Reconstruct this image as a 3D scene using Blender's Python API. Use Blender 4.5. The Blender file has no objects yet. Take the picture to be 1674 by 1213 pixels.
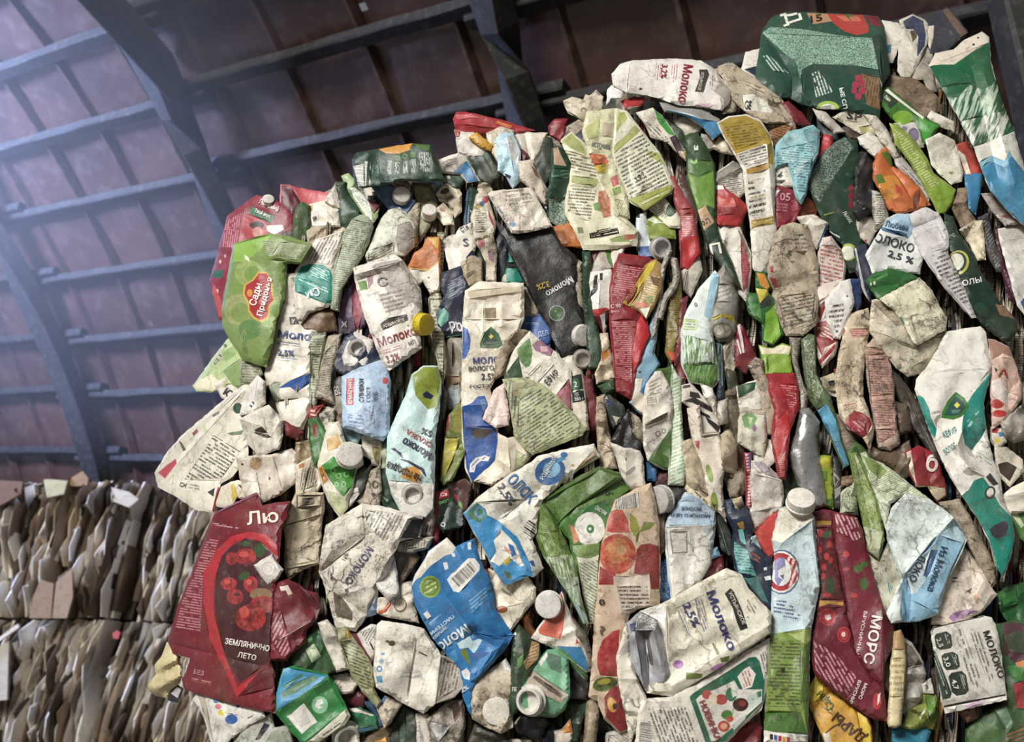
import bpy, math, random
import numpy as np
from mathutils import Vector, Matrix
from mathutils.geometry import delaunay_2d_cdt

SC = bpy.context.scene
COL = SC.collection

# ------------------------------------------------------------------ camera
F = 1500.0                                   # focal length in pixels of the 1674 x 1213 frame
CX, CY = 837.0, 606.5
CAM = np.array([0.0, 0.0, 1.55])
PITCH = math.radians(20)
cam = bpy.data.cameras.new('camera')
cam.sensor_fit = 'HORIZONTAL'
cam.sensor_width = 36.0
cam.lens = F / 1674 * 36.0
cam.clip_start = 0.05
cam.dof.use_dof = True                       # the phone lens: bale sharp, hall behind a little soft
cam.dof.focus_distance = 1.32
cam.dof.aperture_fstop = 6.5
cam_o = bpy.data.objects.new('camera', cam)
COL.objects.link(cam_o)
cam_o.location = CAM
cam_o.rotation_euler = (math.pi / 2 + PITCH, 0, 0)
SC.camera = cam_o

# ------------------------------------------------------------------ exposure
SC.view_settings.view_transform = 'Standard'
SC.view_settings.look = 'None'
SC.view_settings.gamma = 1.0
SC.view_settings.use_curve_mapping = False
SC.view_settings.exposure = 0.0

# ------------------------------------------------------------------ sky
W = bpy.data.worlds.new('sky')
SC.world = W
W.use_nodes = True
bg = W.node_tree.nodes['Background']
bg.inputs['Color'].default_value = (0.92, 0.96, 1.0, 1)
bg.inputs['Strength'].default_value = 0.17

# ------------------------------------------------------------------ daylight
def area(name, loc, target, sx, sy, power, colour):
    l = bpy.data.lights.new(name, 'AREA')
    l.shape = 'RECTANGLE'
    l.size, l.size_y = sx, sy
    l.energy = power
    l.color = colour
    o = bpy.data.objects.new(name, l)
    COL.objects.link(o)
    o.location = loc
    d = Vector(target) - Vector(loc)
    o.rotation_euler = d.to_track_quat('-Z', 'Y').to_euler()
    return o
area('open_gate_daylight', (-4.9, -6.4, 7.3), (0.1, 1.25, 2.0), 3.4, 2.4, 1680, (1.0, 0.975, 0.93))
area('roof_gap_daylight', (-5.0, 3.6, 4.9), (-3.6, 6.2, 4.7), 0.9, 0.7, 720, (0.42, 0.54, 1.0))

# ------------------------------------------------------------------ view rays: a traced pixel becomes a place in the hall
ct, st = math.cos(PITCH), math.sin(PITCH)
def rays(x, y):
    a = (np.asarray(x, float) - CX) / F
    b = -(np.asarray(y, float) - CY) / F
    v = np.stack([a, ct - b * st, st + b * ct], -1)
    return v / np.linalg.norm(v, axis=-1, keepdims=True)

def lin(h):
    v = [int(h[i:i + 2], 16) / 255 for i in (0, 2, 4)]
    return tuple(((c + 0.055) / 1.055) ** 2.4 if c > 0.04045 else c / 12.92 for c in v)

# ------------------------------------------------------------------ materials
class NT:
    def __init__(s, name):
        s.m = bpy.data.materials.new(name)
        s.m.use_nodes = True
        s.t = s.m.node_tree
        s.b = s.t.nodes['Principled BSDF']
    def n(s, kind, **kw):
        o = s.t.nodes.new(kind)
        for k, v in kw.items():
            setattr(o, k, v)
        return o
    def put(s, sock, v):
        if isinstance(v, bpy.types.NodeSocket):
            s.t.links.new(v, sock)
        elif v is not None:
            sock.default_value = v
    def math(s, op, a, b=None, c=None, clamp=False):
        o = s.n('ShaderNodeMath', operation=op, use_clamp=clamp)
        for i, v in enumerate((a, b, c)):
            s.put(o.inputs[i], v)
        return o.outputs[0]
    def mix(s, f, a, b):
        o = s.n('ShaderNodeMix', data_type='RGBA')
        s.put(o.inputs[0], f)
        s.put(o.inputs[6], a)
        s.put(o.inputs[7], b)
        return o.outputs[2]
    def noise(s, vec, scale, detail=2.0, rough=0.5):
        o = s.n('ShaderNodeTexNoise')
        s.put(o.inputs['Vector'], vec)
        o.inputs['Scale'].default_value = scale
        o.inputs['Detail'].default_value = detail
        o.inputs['Roughness'].default_value = rough
        return o.outputs[0]
    def step(s, v, lo, hi):
        o = s.n('ShaderNodeMapRange')
        s.put(o.inputs[0], v)
        o.inputs[1].default_value = lo
        o.inputs[2].default_value = hi
        return o.outputs[0]
    def xyz(s, x, y, z=0.0):
        o = s.n('ShaderNodeCombineXYZ')
        for i, v in enumerate((x, y, z)):
            s.put(o.inputs[i], v)
        return o.outputs[0]

def rgba(h):
    return (*lin(h), 1.0)

def carton_material():
    k = NT('printed_carton')
    col = k.n('ShaderNodeAttribute', attribute_name='print_colour')
    ink = k.n('ShaderNodeAttribute', attribute_name='ink_colour')
    oi = k.n('ShaderNodeObjectInfo')
    tc = k.n('ShaderNodeTexCoord')
    off = k.n('ShaderNodeVectorMath', operation='ADD')
    k.put(off.inputs[0], tc.outputs['Object'])
    r = oi.outputs['Random']
    k.put(off.inputs[1], k.xyz(k.math('MULTIPLY', r, 37.0), k.math('MULTIPLY', r, 91.0), k.math('MULTIPLY', r, 17.0)))
    P = off.outputs[0]
    uv = k.n('ShaderNodeUVMap', uv_map='print_uv')
    sp = k.n('ShaderNodeSeparateXYZ')
    k.put(sp.inputs[0], uv.outputs[0])
    u, v = sp.outputs[0], sp.outputs[1]
    fv = k.math('FRACT', v)
    iv = k.math('FLOOR', v)
    band = k.math('MULTIPLY', k.step(fv, 0.18, 0.3), k.step(fv, 0.82, 0.68))
    word = k.step(k.noise(k.xyz(k.math('MULTIPLY_ADD', u, 0.5, k.math('MULTIPLY', iv, 17.31)), k.math('MULTIPLY', iv, 3.7)), 1.0, 0.0), 0.36, 0.42)
    letter = k.step(k.noise(k.xyz(k.math('MULTIPLY', u, 3.1), k.math('MULTIPLY', v, 2.2), iv), 1.0, 1.0), 0.36, 0.56)
    lines = k.math('MULTIPLY', k.math('MULTIPLY', band, word), k.math('MULTIPLY_ADD', letter, 0.75, 0.25))
    bars = k.step(k.noise(k.xyz(k.math('MULTIPLY', u, 0.75), 0.0), 1.0, 1.0), 0.49, 0.52)
    speck = k.step(k.noise(P, 520.0, 2.0), 0.47, 0.56)
    mode = ink.outputs['Alpha']
    blades = k.step(k.noise(k.xyz(k.math('MULTIPLY_ADD', u, 1.0, k.math('MULTIPLY', v, 0.12)), k.math('MULTIPLY', v, 0.13)), 1.0, 2.0, 0.6), 0.44, 0.56)
    is_line = k.math('GREATER_THAN', mode, 0.85)
    is_bar = k.math('COMPARE', mode, 0.66, 0.1)
    is_speck = k.math('COMPARE', mode, 0.33, 0.1)
    is_grass = k.math('COMPARE', mode, 0.5, 0.06)
    mask = k.math('ADD', k.math('ADD', k.math('MULTIPLY', is_line, lines), k.math('MULTIPLY', is_grass, blades)), k.math('ADD', k.math('MULTIPLY', is_bar, bars), k.math('MULTIPLY', is_speck, speck)), clamp=True)
    c = k.mix(mask, col.outputs['Color'], ink.outputs['Color'])
    d = oi.outputs['Alpha']
    n1 = k.step(k.noise(P, 13.0, 5.0, 0.6), 0.43, 0.7)
    n2 = k.step(k.noise(P, 260.0, 3.0, 0.6), 0.58, 0.66)
    n3 = k.step(k.noise(P, 52.0, 6.0, 0.7), 0.5, 0.68)
    n4 = k.step(k.noise(P, 75.0, 5.0, 0.65), 0.58, 0.7)
    n5 = k.step(k.noise(P, 900.0, 2.0), 0.3, 0.7)
    mott = k.step(k.noise(P, 120.0, 5.0, 0.7), 0.42, 0.62)
    is_mott = k.math('COMPARE', mode, 0.15, 0.05)
    c = k.mix(k.math('MULTIPLY', is_mott, mott), c, ink.outputs['Color'])                    # painterly pictures
    streak = k.n('ShaderNodeMapping'); k.put(streak.inputs[0], P); streak.inputs['Scale'].default_value = (1.0, 1.0, 0.22)
    n6 = k.step(k.noise(streak.outputs[0], 95.0, 5.0, 0.7), 0.54, 0.72)
    fine = k.step(k.noise(P, 620.0, 2.0, 0.6), 0.56, 0.66)
    c = k.mix(k.math('MULTIPLY', k.math('MULTIPLY', n4, d), 0.28), c, rgba('d2c8b8'))        # scuffed print
    c = k.mix(k.math('MULTIPLY', k.math('MULTIPLY', n1, d), 0.3), c, rgba('8a7a64'))         # dusty smears
    c = k.mix(k.math('MULTIPLY', k.math('MULTIPLY', n1, k.math('MULTIPLY', n3, d)), 1.0, clamp=True), c, rgba('4e4336'))
    c = k.mix(k.math('MULTIPLY', k.math('MULTIPLY', n6, d), 0.6, clamp=True), c, rgba('5a4e40'))
    ve = k.n('ShaderNodeTexVoronoi', feature='DISTANCE_TO_EDGE')
    wv = k.n('ShaderNodeVectorMath', operation='ADD'); k.put(wv.inputs[0], P)
    nv_ = k.n('ShaderNodeTexNoise'); k.put(nv_.inputs['Vector'], P); nv_.inputs['Scale'].default_value = 26.0; nv_.inputs['Detail'].default_value = 4.0
    sv = k.n('ShaderNodeVectorMath', operation='SCALE'); k.put(sv.inputs[0], nv_.outputs['Color']); sv.inputs['Scale'].default_value = 0.06
    k.put(wv.inputs[1], sv.outputs[0]); k.put(ve.inputs['Vector'], wv.outputs[0]); ve.inputs['Scale'].default_value = 34.0
    crack = k.math('MULTIPLY', k.step(ve.outputs['Distance'], 0.07, 0.012), k.step(k.noise(P, 24.0, 4.0, 0.6), 0.46, 0.62))
    c = k.mix(k.math('MULTIPLY', k.math('MULTIPLY', crack, d), 0.95, clamp=True), c, rgba('3a3026'))  # thin dark lines along random cell borders
    grit = k.math('MULTIPLY', k.math('MAXIMUM', n2, k.math('MULTIPLY', fine, 0.8)), k.math('MULTIPLY', d, k.math('MULTIPLY_ADD', k.math('MAXIMUM', n3, n1), 1.1, 0.12)))
    c = k.mix(k.math('MULTIPLY', grit, 1.0, clamp=True), c, rgba('1e1a16'))                  # grit
    k.put(k.b.inputs['Base Color'], c)
    k.put(k.b.inputs['Roughness'], k.math('MULTIPLY_ADD', k.math('MULTIPLY', n1, d), 0.3, 0.4))
    k.b.inputs['Specular IOR Level'].default_value = 0.42
    bp = k.n('ShaderNodeBump')
    bp.inputs['Strength'].default_value = 0.6
    bp.inputs['Distance'].default_value = 0.003
    wob = k.n('ShaderNodeVectorMath', operation='ADD'); k.put(wob.inputs[0], P)
    nz = k.n('ShaderNodeTexNoise'); k.put(nz.inputs['Vector'], P); nz.inputs['Scale'].default_value = 30.0
    sc = k.n('ShaderNodeVectorMath', operation='SCALE'); k.put(sc.inputs[0], nz.outputs['Color']); sc.inputs['Scale'].default_value = 0.02
    k.put(wob.inputs[1], sc.outputs[0])
    vo = k.n('ShaderNodeTexVoronoi'); k.put(vo.inputs['Vector'], wob.outputs[0]); vo.inputs['Scale'].default_value = 42.0
    hgt = k.math('ADD', k.math('MULTIPLY', vo.outputs['Distance'], k.math('MULTIPLY_ADD', d, 0.9, 0.35)), k.math('MULTIPLY_ADD', k.noise(P, 70.0, 5.0, 0.6), 0.7, k.math('MULTIPLY', n5, 0.05)))
    k.put(bp.inputs['Height'], hgt)
    k.put(k.b.inputs['Normal'], bp.outputs[0])
    return k.m
CARD = carton_material()

_mats = {}
def plain(name, h, rough=0.5, spec=0.4, dirt=0.4, scale=60.0, metal=0.0, alpha=1.0, trans=0.0):
    if name in _mats:
        return _mats[name]
    k = NT(name)
    tc = k.n('ShaderNodeTexCoord')
    P = tc.outputs['Object']
    n1 = k.step(k.noise(P, scale, 5.0, 0.65), 0.42, 0.72)
    n2 = k.step(k.noise(P, scale * 5, 3.0, 0.6), 0.56, 0.66)
    c = k.mix(k.math('MULTIPLY', n1, dirt), rgba(h), rgba('6a5e50'))
    c = k.mix(k.math('MULTIPLY', n2, dirt), c, rgba('2a2520'))
    k.put(k.b.inputs['Base Color'], c)
    k.b.inputs['Roughness'].default_value = rough
    k.b.inputs['Specular IOR Level'].default_value = spec
    k.b.inputs['Metallic'].default_value = metal
    k.b.inputs['Alpha'].default_value = alpha
    k.b.inputs['Transmission Weight'].default_value = trans
    bp = k.n('ShaderNodeBump')
    bp.inputs['Strength'].default_value = 0.25
    bp.inputs['Distance'].default_value = 0.002
    k.put(bp.inputs['Height'], n1)
    k.put(k.b.inputs['Normal'], bp.outputs[0])
    _mats[name] = k.m
    return k.m

def link(name, verts, faces, mat, parent=None, origin=None, smooth=None):
    V = np.asarray(verts, float)
    o0 = np.asarray(origin, float) if origin is not None else V.mean(0)
    me = bpy.data.meshes.new(name)
    me.from_pydata((V - o0).tolist(), [], faces)
    me.update()
    if smooth is not None:
        me.shade_smooth()
        me.set_sharp_from_angle(angle=math.radians(smooth))
    me.materials.append(mat)
    o = bpy.data.objects.new(name, me)
    COL.objects.link(o)
    o.location = o0
    if parent is not None:
        o.parent = parent
        o.location = Vector(o0) - parent.location
    return o

def tag(o, label=None, cat=None, group=None, kind=None):
    if label: o['label'] = label
    if cat: o['category'] = cat
    if group: o['group'] = group
    if kind: o['kind'] = kind
    return o
# ================================================================== the hall: an arched roof of brown sheets on purlins and rafters
PDIR = -rays(-1750, 735)                                       # the way the purlins run
EH = np.array([-PDIR[1], PDIR[0], 0.0]); EH /= np.linalg.norm(EH)
if EH[1] < 0: EH = -EH
EU = np.cross(PDIR, EH)
if EU[2] < 0: EU = -EU

def profile():
    ys = np.linspace(-420, 1000, 300)
    r = rays(np.full_like(ys, 200.0), ys)
    al = np.arctan2(r @ EU, r @ EH)
    phi = np.radians(np.clip(33 + 22 * (ys - 118) / 550, 14, 62))
    lr = [0.0]
    for i in range(1, len(ys)):
        a = 0.5 * (al[i] + al[i - 1]); p = 0.5 * (phi[i] + phi[i - 1])
        lr.append(lr[-1] + (al[i] - al[i - 1]) / math.tan(-p - a))
    rho = np.exp(np.array(lr))
    r0 = rays(200, 400); k0 = np.interp(400, ys, rho)
    rho *= 7.2 * math.hypot(r0 @ EH, r0 @ EU) / k0
    return ys, rho * np.cos(al), rho * np.sin(al)
RY, RA, RB = profile()
RL = np.concatenate([[0], np.cumsum(np.hypot(np.diff(RA), np.diff(RB)))])
def roof(u, l, drop=0.0):
    """a point of the roof: u along the purlins, l down the arch, drop below the sheet"""
    a = np.interp(l, RL, RA); b = np.interp(l, RL, RB)
    e = 0.05
    ta = np.interp(l + e, RL, RA) - np.interp(l - e, RL, RA)
    tb = np.interp(l + e, RL, RB) - np.interp(l - e, RL, RB)
    n = math.hypot(ta, tb)
    na, nb = tb / n, -ta / n                                   # inward normal
    a += na * drop; b += nb * drop
    return CAM + PDIR * u + EH * a + EU * b
def l_at(y):
    return float(np.interp(y, RY, RL))
def find(x, y, drop=0.0):
    """roof coordinates (u, l) under a pixel, drop below the sheet"""
    r = rays(x, y)
    d = np.array([r @ PDIR, r @ EH, r @ EU])
    ta, tb = np.gradient(RA), np.gradient(RB); m = np.hypot(ta, tb)
    A_, B_ = RA + tb / m * drop, RB - ta / m * drop
    t = d[2] / d[1]
    g = B_ - A_ * t
    i = int(np.argmin(np.abs(g)))
    i = min(max(i, 1), len(g) - 2)
    j = i - 1 if g[i] * g[i - 1] <= 0 else i
    w = g[j] / (g[j] - g[j + 1]) if g[j] != g[j + 1] else 0
    a = A_[j] + w * (A_[j + 1] - A_[j])
    return a / d[1] * d[0], RL[j] + w * (RL[j + 1] - RL[j])

def sheet_material():
    k = NT('brown_roof_sheet')
    tc = k.n('ShaderNodeTexCoord'); P = tc.outputs['Object']
    n1 = k.step(k.noise(P, 1.3, 4.0, 0.6), 0.35, 0.7)
    n2 = k.step(k.noise(P, 7.0, 6.0, 0.7), 0.5, 0.75)
    c = k.mix(n1, rgba('382824'), rgba('523830'))
    c = k.mix(k.math('MULTIPLY', n2, 0.35), c, rgba('7a6a62'))
    k.put(k.b.inputs['Base Color'], c)
    k.b.inputs['Roughness'].default_value = 0.33
    k.b.inputs['Specular IOR Level'].default_value = 0.6
    bp = k.n('ShaderNodeBump'); bp.inputs['Strength'].default_value = 0.5; bp.inputs['Distance'].default_value = 0.09
    k.put(bp.inputs['Height'], k.noise(P, 1.8, 3.0))
    k.put(k.b.inputs['Normal'], bp.outputs[0])
    return k.m
def timber_material():
    k = NT('dark_weathered_timber')
    tc = k.n('ShaderNodeTexCoord'); P = tc.outputs['Object']
    n1 = k.step(k.noise(P, 3.0, 5.0, 0.7), 0.4, 0.75)
    n2 = k.step(k.noise(P, 28.0, 4.0, 0.7), 0.52, 0.75)
    c = k.mix(n1, rgba('181716'), rgba('2b2926'))
    c = k.mix(k.math('MULTIPLY', n2, 0.5), c, rgba('5c5952'))
    k.put(k.b.inputs['Base Color'], c)
    k.b.inputs['Roughness'].default_value = 0.75
    return k.m
SHEET, TIMBER = sheet_material(), timber_material()

PURLINS = [-130, 27, 174, 304, 428, 538, 630, 735, 840]
holes = [find(248, 528), find(3, 450), find(593, 12)]
# ceiling sheet with raised seams every 0.52 m and three small nail holes letting the sky in
def ceiling():
    u0, u1, l0, l1 = -9.0, 11.0, RL[0], RL[-1]
    us = list(np.arange(u0, u1, 0.26)); ls = list(np.arange(l0, l1, 0.22))
    for (u, l) in holes:
        us += [u - 0.022, u + 0.022]; ls += [l - 0.02, l + 0.02]
    us = sorted(us); ls = sorted(ls)
    vs, fs = [], []
    nl = len(ls)
    for u in us:
        for l in ls:
            vs.append(roof(u, l, 0.012 * math.sin(u * 7.3 + l * 1.7) + 0.01 * math.sin(l * 9 + u)))
    for i in range(len(us) - 1):
        for j in range(nl - 1):
            um, lm = (us[i] + us[i + 1]) / 2, (ls[j] + ls[j + 1]) / 2
            if any(abs(um - u) < 0.02 and abs(lm - l) < 0.018 for u, l in holes):
                continue
            fs.append((i * nl + j, i * nl + j + 1, (i + 1) * nl + j + 1, (i + 1) * nl + j))
    o = link('ceiling', vs, fs, SHEET, smooth=60)
    tag(o, 'brown metal sheet roof curving down behind the bales', 'roof', kind='structure')
    return o
ceil = ceiling()

def seam(u, name='trim_1'):
    vs, fs = [], []
    ls = np.arange(RL[0], RL[-1], 0.2)
    for i, l in enumerate(ls):
        w = 0.028 + 0.005 * math.sin(l * 5 + u)
        for du, dr in ((-w, 0.0), (-w * 0.4, 0.05), (w * 0.3, 0.05), (w, 0.0)):
            vs.append(roof(u + du + 0.006 * math.sin(l * 2.1 + u * 3), l, dr))
        if i:
            b = i * 4
            for k in range(3):
                fs.append((b + k - 4, b + k - 3, b + k + 1, b + k))
    return link(name, vs, fs, SHEET, parent=ceil, smooth=40)
RIB_U = sorted([find(458, 71)[0] + 0.56 * i for i in range(-14, 18)])
for u in RIB_U:
    seam(u, 'roof_seam')

def beam(name, pts, w, h, label, mat=TIMBER, side=None, seed=0):
    """a sawn timber along a run of world points: w across, h deep"""
    rnd = random.Random(seed)
    pts = [np.asarray(p, float) for p in pts]
    vs, fs = [], []
    for i, p in enumerate(pts):
        t = pts[min(i + 1, len(pts) - 1)] - pts[max(i - 1, 0)]
        t /= np.linalg.norm(t)
        s = np.cross(t, side if side is not None else np.array([0, 0, 1.0])); s /= np.linalg.norm(s)
        n = np.cross(s, t)
        j = [rnd.uniform(-1, 1) * 0.003 for _ in range(4)]
        e = 0.008
        ring = [(-w / 2 + e, -h / 2), (w / 2 - e, -h / 2), (w / 2, -h / 2 + e), (w / 2, h / 2 - e), (w / 2 - e, h / 2), (-w / 2 + e, h / 2), (-w / 2, h / 2 - e), (-w / 2, -h / 2 + e)]
        for q, (a, b) in enumerate(ring):
            vs.append(p + s * (a + j[q // 2]) + n * (b + j[3 - q // 2]))
        if i:
            b0 = i * 8
            for q in range(8):
                fs.append((b0 - 8 + q, b0 - 8 + (q + 1) % 8, b0 + (q + 1) % 8, b0 + q))
    fs.append(tuple(range(7, -1, -1)))
    m = len(vs)
    fs.append(tuple(range(m - 8, m)))
    o = link(name, vs, fs, mat)
    tag(o, label, 'beam', kind='structure')
    return o

uA = find(300, 215, 0.2)[0]; uB = find(828, 95, 0.2)[0]; uC = find(85, 560, 0.2)[0]
# purlins: each bay its own length of timber, the laps stepping up and down as in the photo
bays = [(-9.0, uC + 0.25), (uC - 0.35, uA + 0.2), (uA - 0.2, uB + 0.2), (uB - 0.2, 11.0)]
q = 0
for pi, y in enumerate(PURLINS):
    for bi, (a, b) in enumerate(bays):
        q += 1
        a, b = min(a, b), max(a, b)
        l = l_at(y) + (0.05 if bi % 2 else -0.015)
        beam('trim_%d' % q, [roof(u, l, 0.07 + 0.006 * math.sin(u * 0.9 + pi)) for u in np.linspace(a, b, 14)], 0.095, 0.06,
             'dark purlin timber number %d below the roof sheets' % q, side=EU, seed=q)
def rafter(u, name, label, w, seed, y0=-400, y1=980):
    beam(name, [roof(u + 0.02 * math.sin(y * 0.01), l_at(y), 0.2) for y in np.linspace(y0, y1, 24)], w, 0.13, label, side=EU * 0.6 - EH * 0.8, seed=seed)
rafter(uA, 'trim_101', 'dark rafter meeting the red juice carton at the left top of the bale', 0.16, 51)
rafter(uB, 'trim_102', 'dark rafter rising behind the red crushed top of the bale', 0.16, 52)
rafter(uC, 'trim_103', 'broad dark rafter curving down at the far left', 0.17, 53)
# wide knee brace nailed to the rafter, running out of the frame at the top left
r0, r1 = rays(70, -110), rays(280, 125)
dA = np.linalg.norm(roof(*find(285, 128), 0.3) - CAM)
beam('trim_104', [CAM + r0 * (dA - 0.45), CAM + r1 * (dA - 0.12)], 0.12, 0.46, 'wide knee brace joining the rafter at upper left', side=np.array([0.55, 0.2, -0.8]), seed=54)
# upright post at the right edge
pb = CAM + rays(1646, 60) * 2.9
beam('trim_105', [np.array([pb[0] + 0.03, pb[1], z]) for z in np.linspace(0.0, 5.0, 12)], 0.08, 0.09, 'grey upright post at the right edge behind the bale', side=np.array([0, 1.0, 0]), seed=55)

# floor
def floor_material():
    k = NT('packed_concrete')
    tc = k.n('ShaderNodeTexCoord'); P = tc.outputs['Object']
    k.put(k.b.inputs['Base Color'], k.mix(k.noise(P, 1.5, 6.0, 0.7), rgba('6a635a'), rgba('8f887c')))
    k.b.inputs['Roughness'].default_value = 0.9
    return k.m
fl = link('floor', [(-9, -6, 0), (9, -6, 0), (9, 14, 0), (-9, 14, 0)], [(0, 1, 2, 3)], floor_material())
tag(fl, 'dusty concrete floor under the bales', 'floor', kind='structure')

# dusty air catching the daylight at the upper left
def haze():
    vs = [(x, y, z) for x in (-7.0, -1.15) for y in (2.6, 6.0) for z in (2.95, 6.2)]
    fs = [(0, 1, 3, 2), (4, 6, 7, 5), (0, 4, 5, 1), (2, 3, 7, 6), (0, 2, 6, 4), (1, 5, 7, 3)]
    m = bpy.data.materials.new('dusty_air'); m.use_nodes = True
    t = m.node_tree
    t.nodes.remove(t.nodes['Principled BSDF'])
    v = t.nodes.new('ShaderNodeVolumeScatter')
    v.inputs['Density'].default_value = 0.05
    v.inputs['Color'].default_value = (0.9, 0.94, 1.0, 1)
    v.inputs['Anisotropy'].default_value = 0.2
    t.links.new(v.outputs[0], t.nodes['Material Output'].inputs['Volume'])
    o = link('dust_haze', vs, fs, m)
    tag(o, 'bluish dusty haze below the roof at the upper left', 'haze', kind='stuff')
haze()
# ================================================================== crushed packaging: every piece gets its outline, its depth in the bale, folds, relief and thickness
FACE_Y = 1.25                                                  # the front of the bale
MM = 0.00088                                                   # one traced pixel at the bale, in metres
ZS = 1.35
def face_dist(x, y):
    r = rays(x, y)
    x = np.asarray(x, float); y = np.asarray(y, float)
    rec = 0.09 * np.clip((470 - x) / 150, 0, 2) ** 2 + 0.06 * np.clip((200 - y) / 150, 0, 2) ** 2
    return (FACE_Y + rec) / r[..., 1]
def place(x, y, z):
    x = np.asarray(x, float); y = np.asarray(y, float)
    return CAM + rays(x, y) * (face_dist(x, y) - np.asarray(z, float) * MM)[..., None]

def inkc(h):
    """printing inks are duller than the bare board"""
    v = np.array(lin(h)); m, M = v.min(), v.max()
    k = float(np.clip(((M - m) / max(M, 1e-6) - 0.35) / 0.4, 0, 1))
    g = v.mean()
    return tuple((v * (1 - 0.1 * k) + g * 0.1 * k) * (1 - 0.2 * k))

def _hash(i, j, s):
    n = (i * 374761393 + j * 668265263 + s * 974634541) & 0x7fffffff
    n = ((n ^ (n >> 13)) * 1274126177) & 0x7fffffff
    return ((n ^ (n >> 16)) & 0xffff) / 65535.0
def vnoise(x, y, s):
    i = np.floor(x).astype(np.int64); j = np.floor(y).astype(np.int64)
    a = x - i; b = y - j
    a = a * a * (3 - 2 * a); b = b * b * (3 - 2 * b)
    return (_hash(i, j, s) * (1 - a) + _hash(i + 1, j, s) * a) * (1 - b) + (_hash(i, j + 1, s) * (1 - a) + _hash(i + 1, j + 1, s) * a) * b
def inside(px, py, poly):
    c = np.zeros(len(px), bool)
    x, y = poly[:, 0], poly[:, 1]
    j = len(poly) - 1
    for i in range(len(poly)):
        with np.errstate(divide='ignore', invalid='ignore'):
            m = ((y[i] > py) != (y[j] > py)) & (px < (x[j] - x[i]) * (py - y[i]) / (y[j] - y[i]) + x[i])
        c ^= m
        j = i
    return c
def segdist(px, py, a, b):
    d = b - a; L = max(d @ d, 1e-9)
    t = np.clip(((px - a[0]) * d[0] + (py - a[1]) * d[1]) / L, 0, 1)
    return np.hypot(px - a[0] - t * d[0], py - a[1] - t * d[1])
def edgedist(px, py, poly):
    d = np.full(len(px), 1e9)
    for i in range(len(poly)):
        d = np.minimum(d, segdist(px, py, poly[i - 1], poly[i]))
    return d

ZONE = (0.0, 0.0, 1.0)
def zone(x0, y0, s):
    global ZONE
    ZONE = (x0, y0, s)
def zp(x, y):
    return ZONE[0] + x / ZONE[2], ZONE[1] + y / ZONE[2]
def poly(s):
    v = np.array([[float(c) for c in t.split(',')] for t in s.split()])
    return np.array([ZONE[0], ZONE[1]]) + v / ZONE[2]
def oval(cx, cy, rx, ry, ang=0.0, n=18):
    t = np.linspace(0, 2 * math.pi, n, endpoint=False)
    a = math.radians(ang)
    x, y = rx * np.cos(t), ry * np.sin(t)
    X, Y = x * math.cos(a) + y * math.sin(a), -x * math.sin(a) + y * math.cos(a)
    return np.array([ZONE[0], ZONE[1]]) + np.stack([cx + X, cy + Y], -1) / ZONE[2]

_SERIAL = [0]
def text_mesh(body):
    cu = bpy.data.curves.new('lettering', 'FONT')
    cu.body = body; cu.offset = 0.02; cu.resolution_u = 2
    o = bpy.data.objects.new('lettering', cu)
    m = o.to_mesh()
    v = np.array([p.co[:2] for p in m.vertices]).reshape(-1, 2)
    fs = [tuple(p.vertices) for p in m.polygons]
    o.to_mesh_clear()
    bpy.data.objects.remove(o); bpy.data.curves.remove(cu)
    return v, fs

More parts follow.
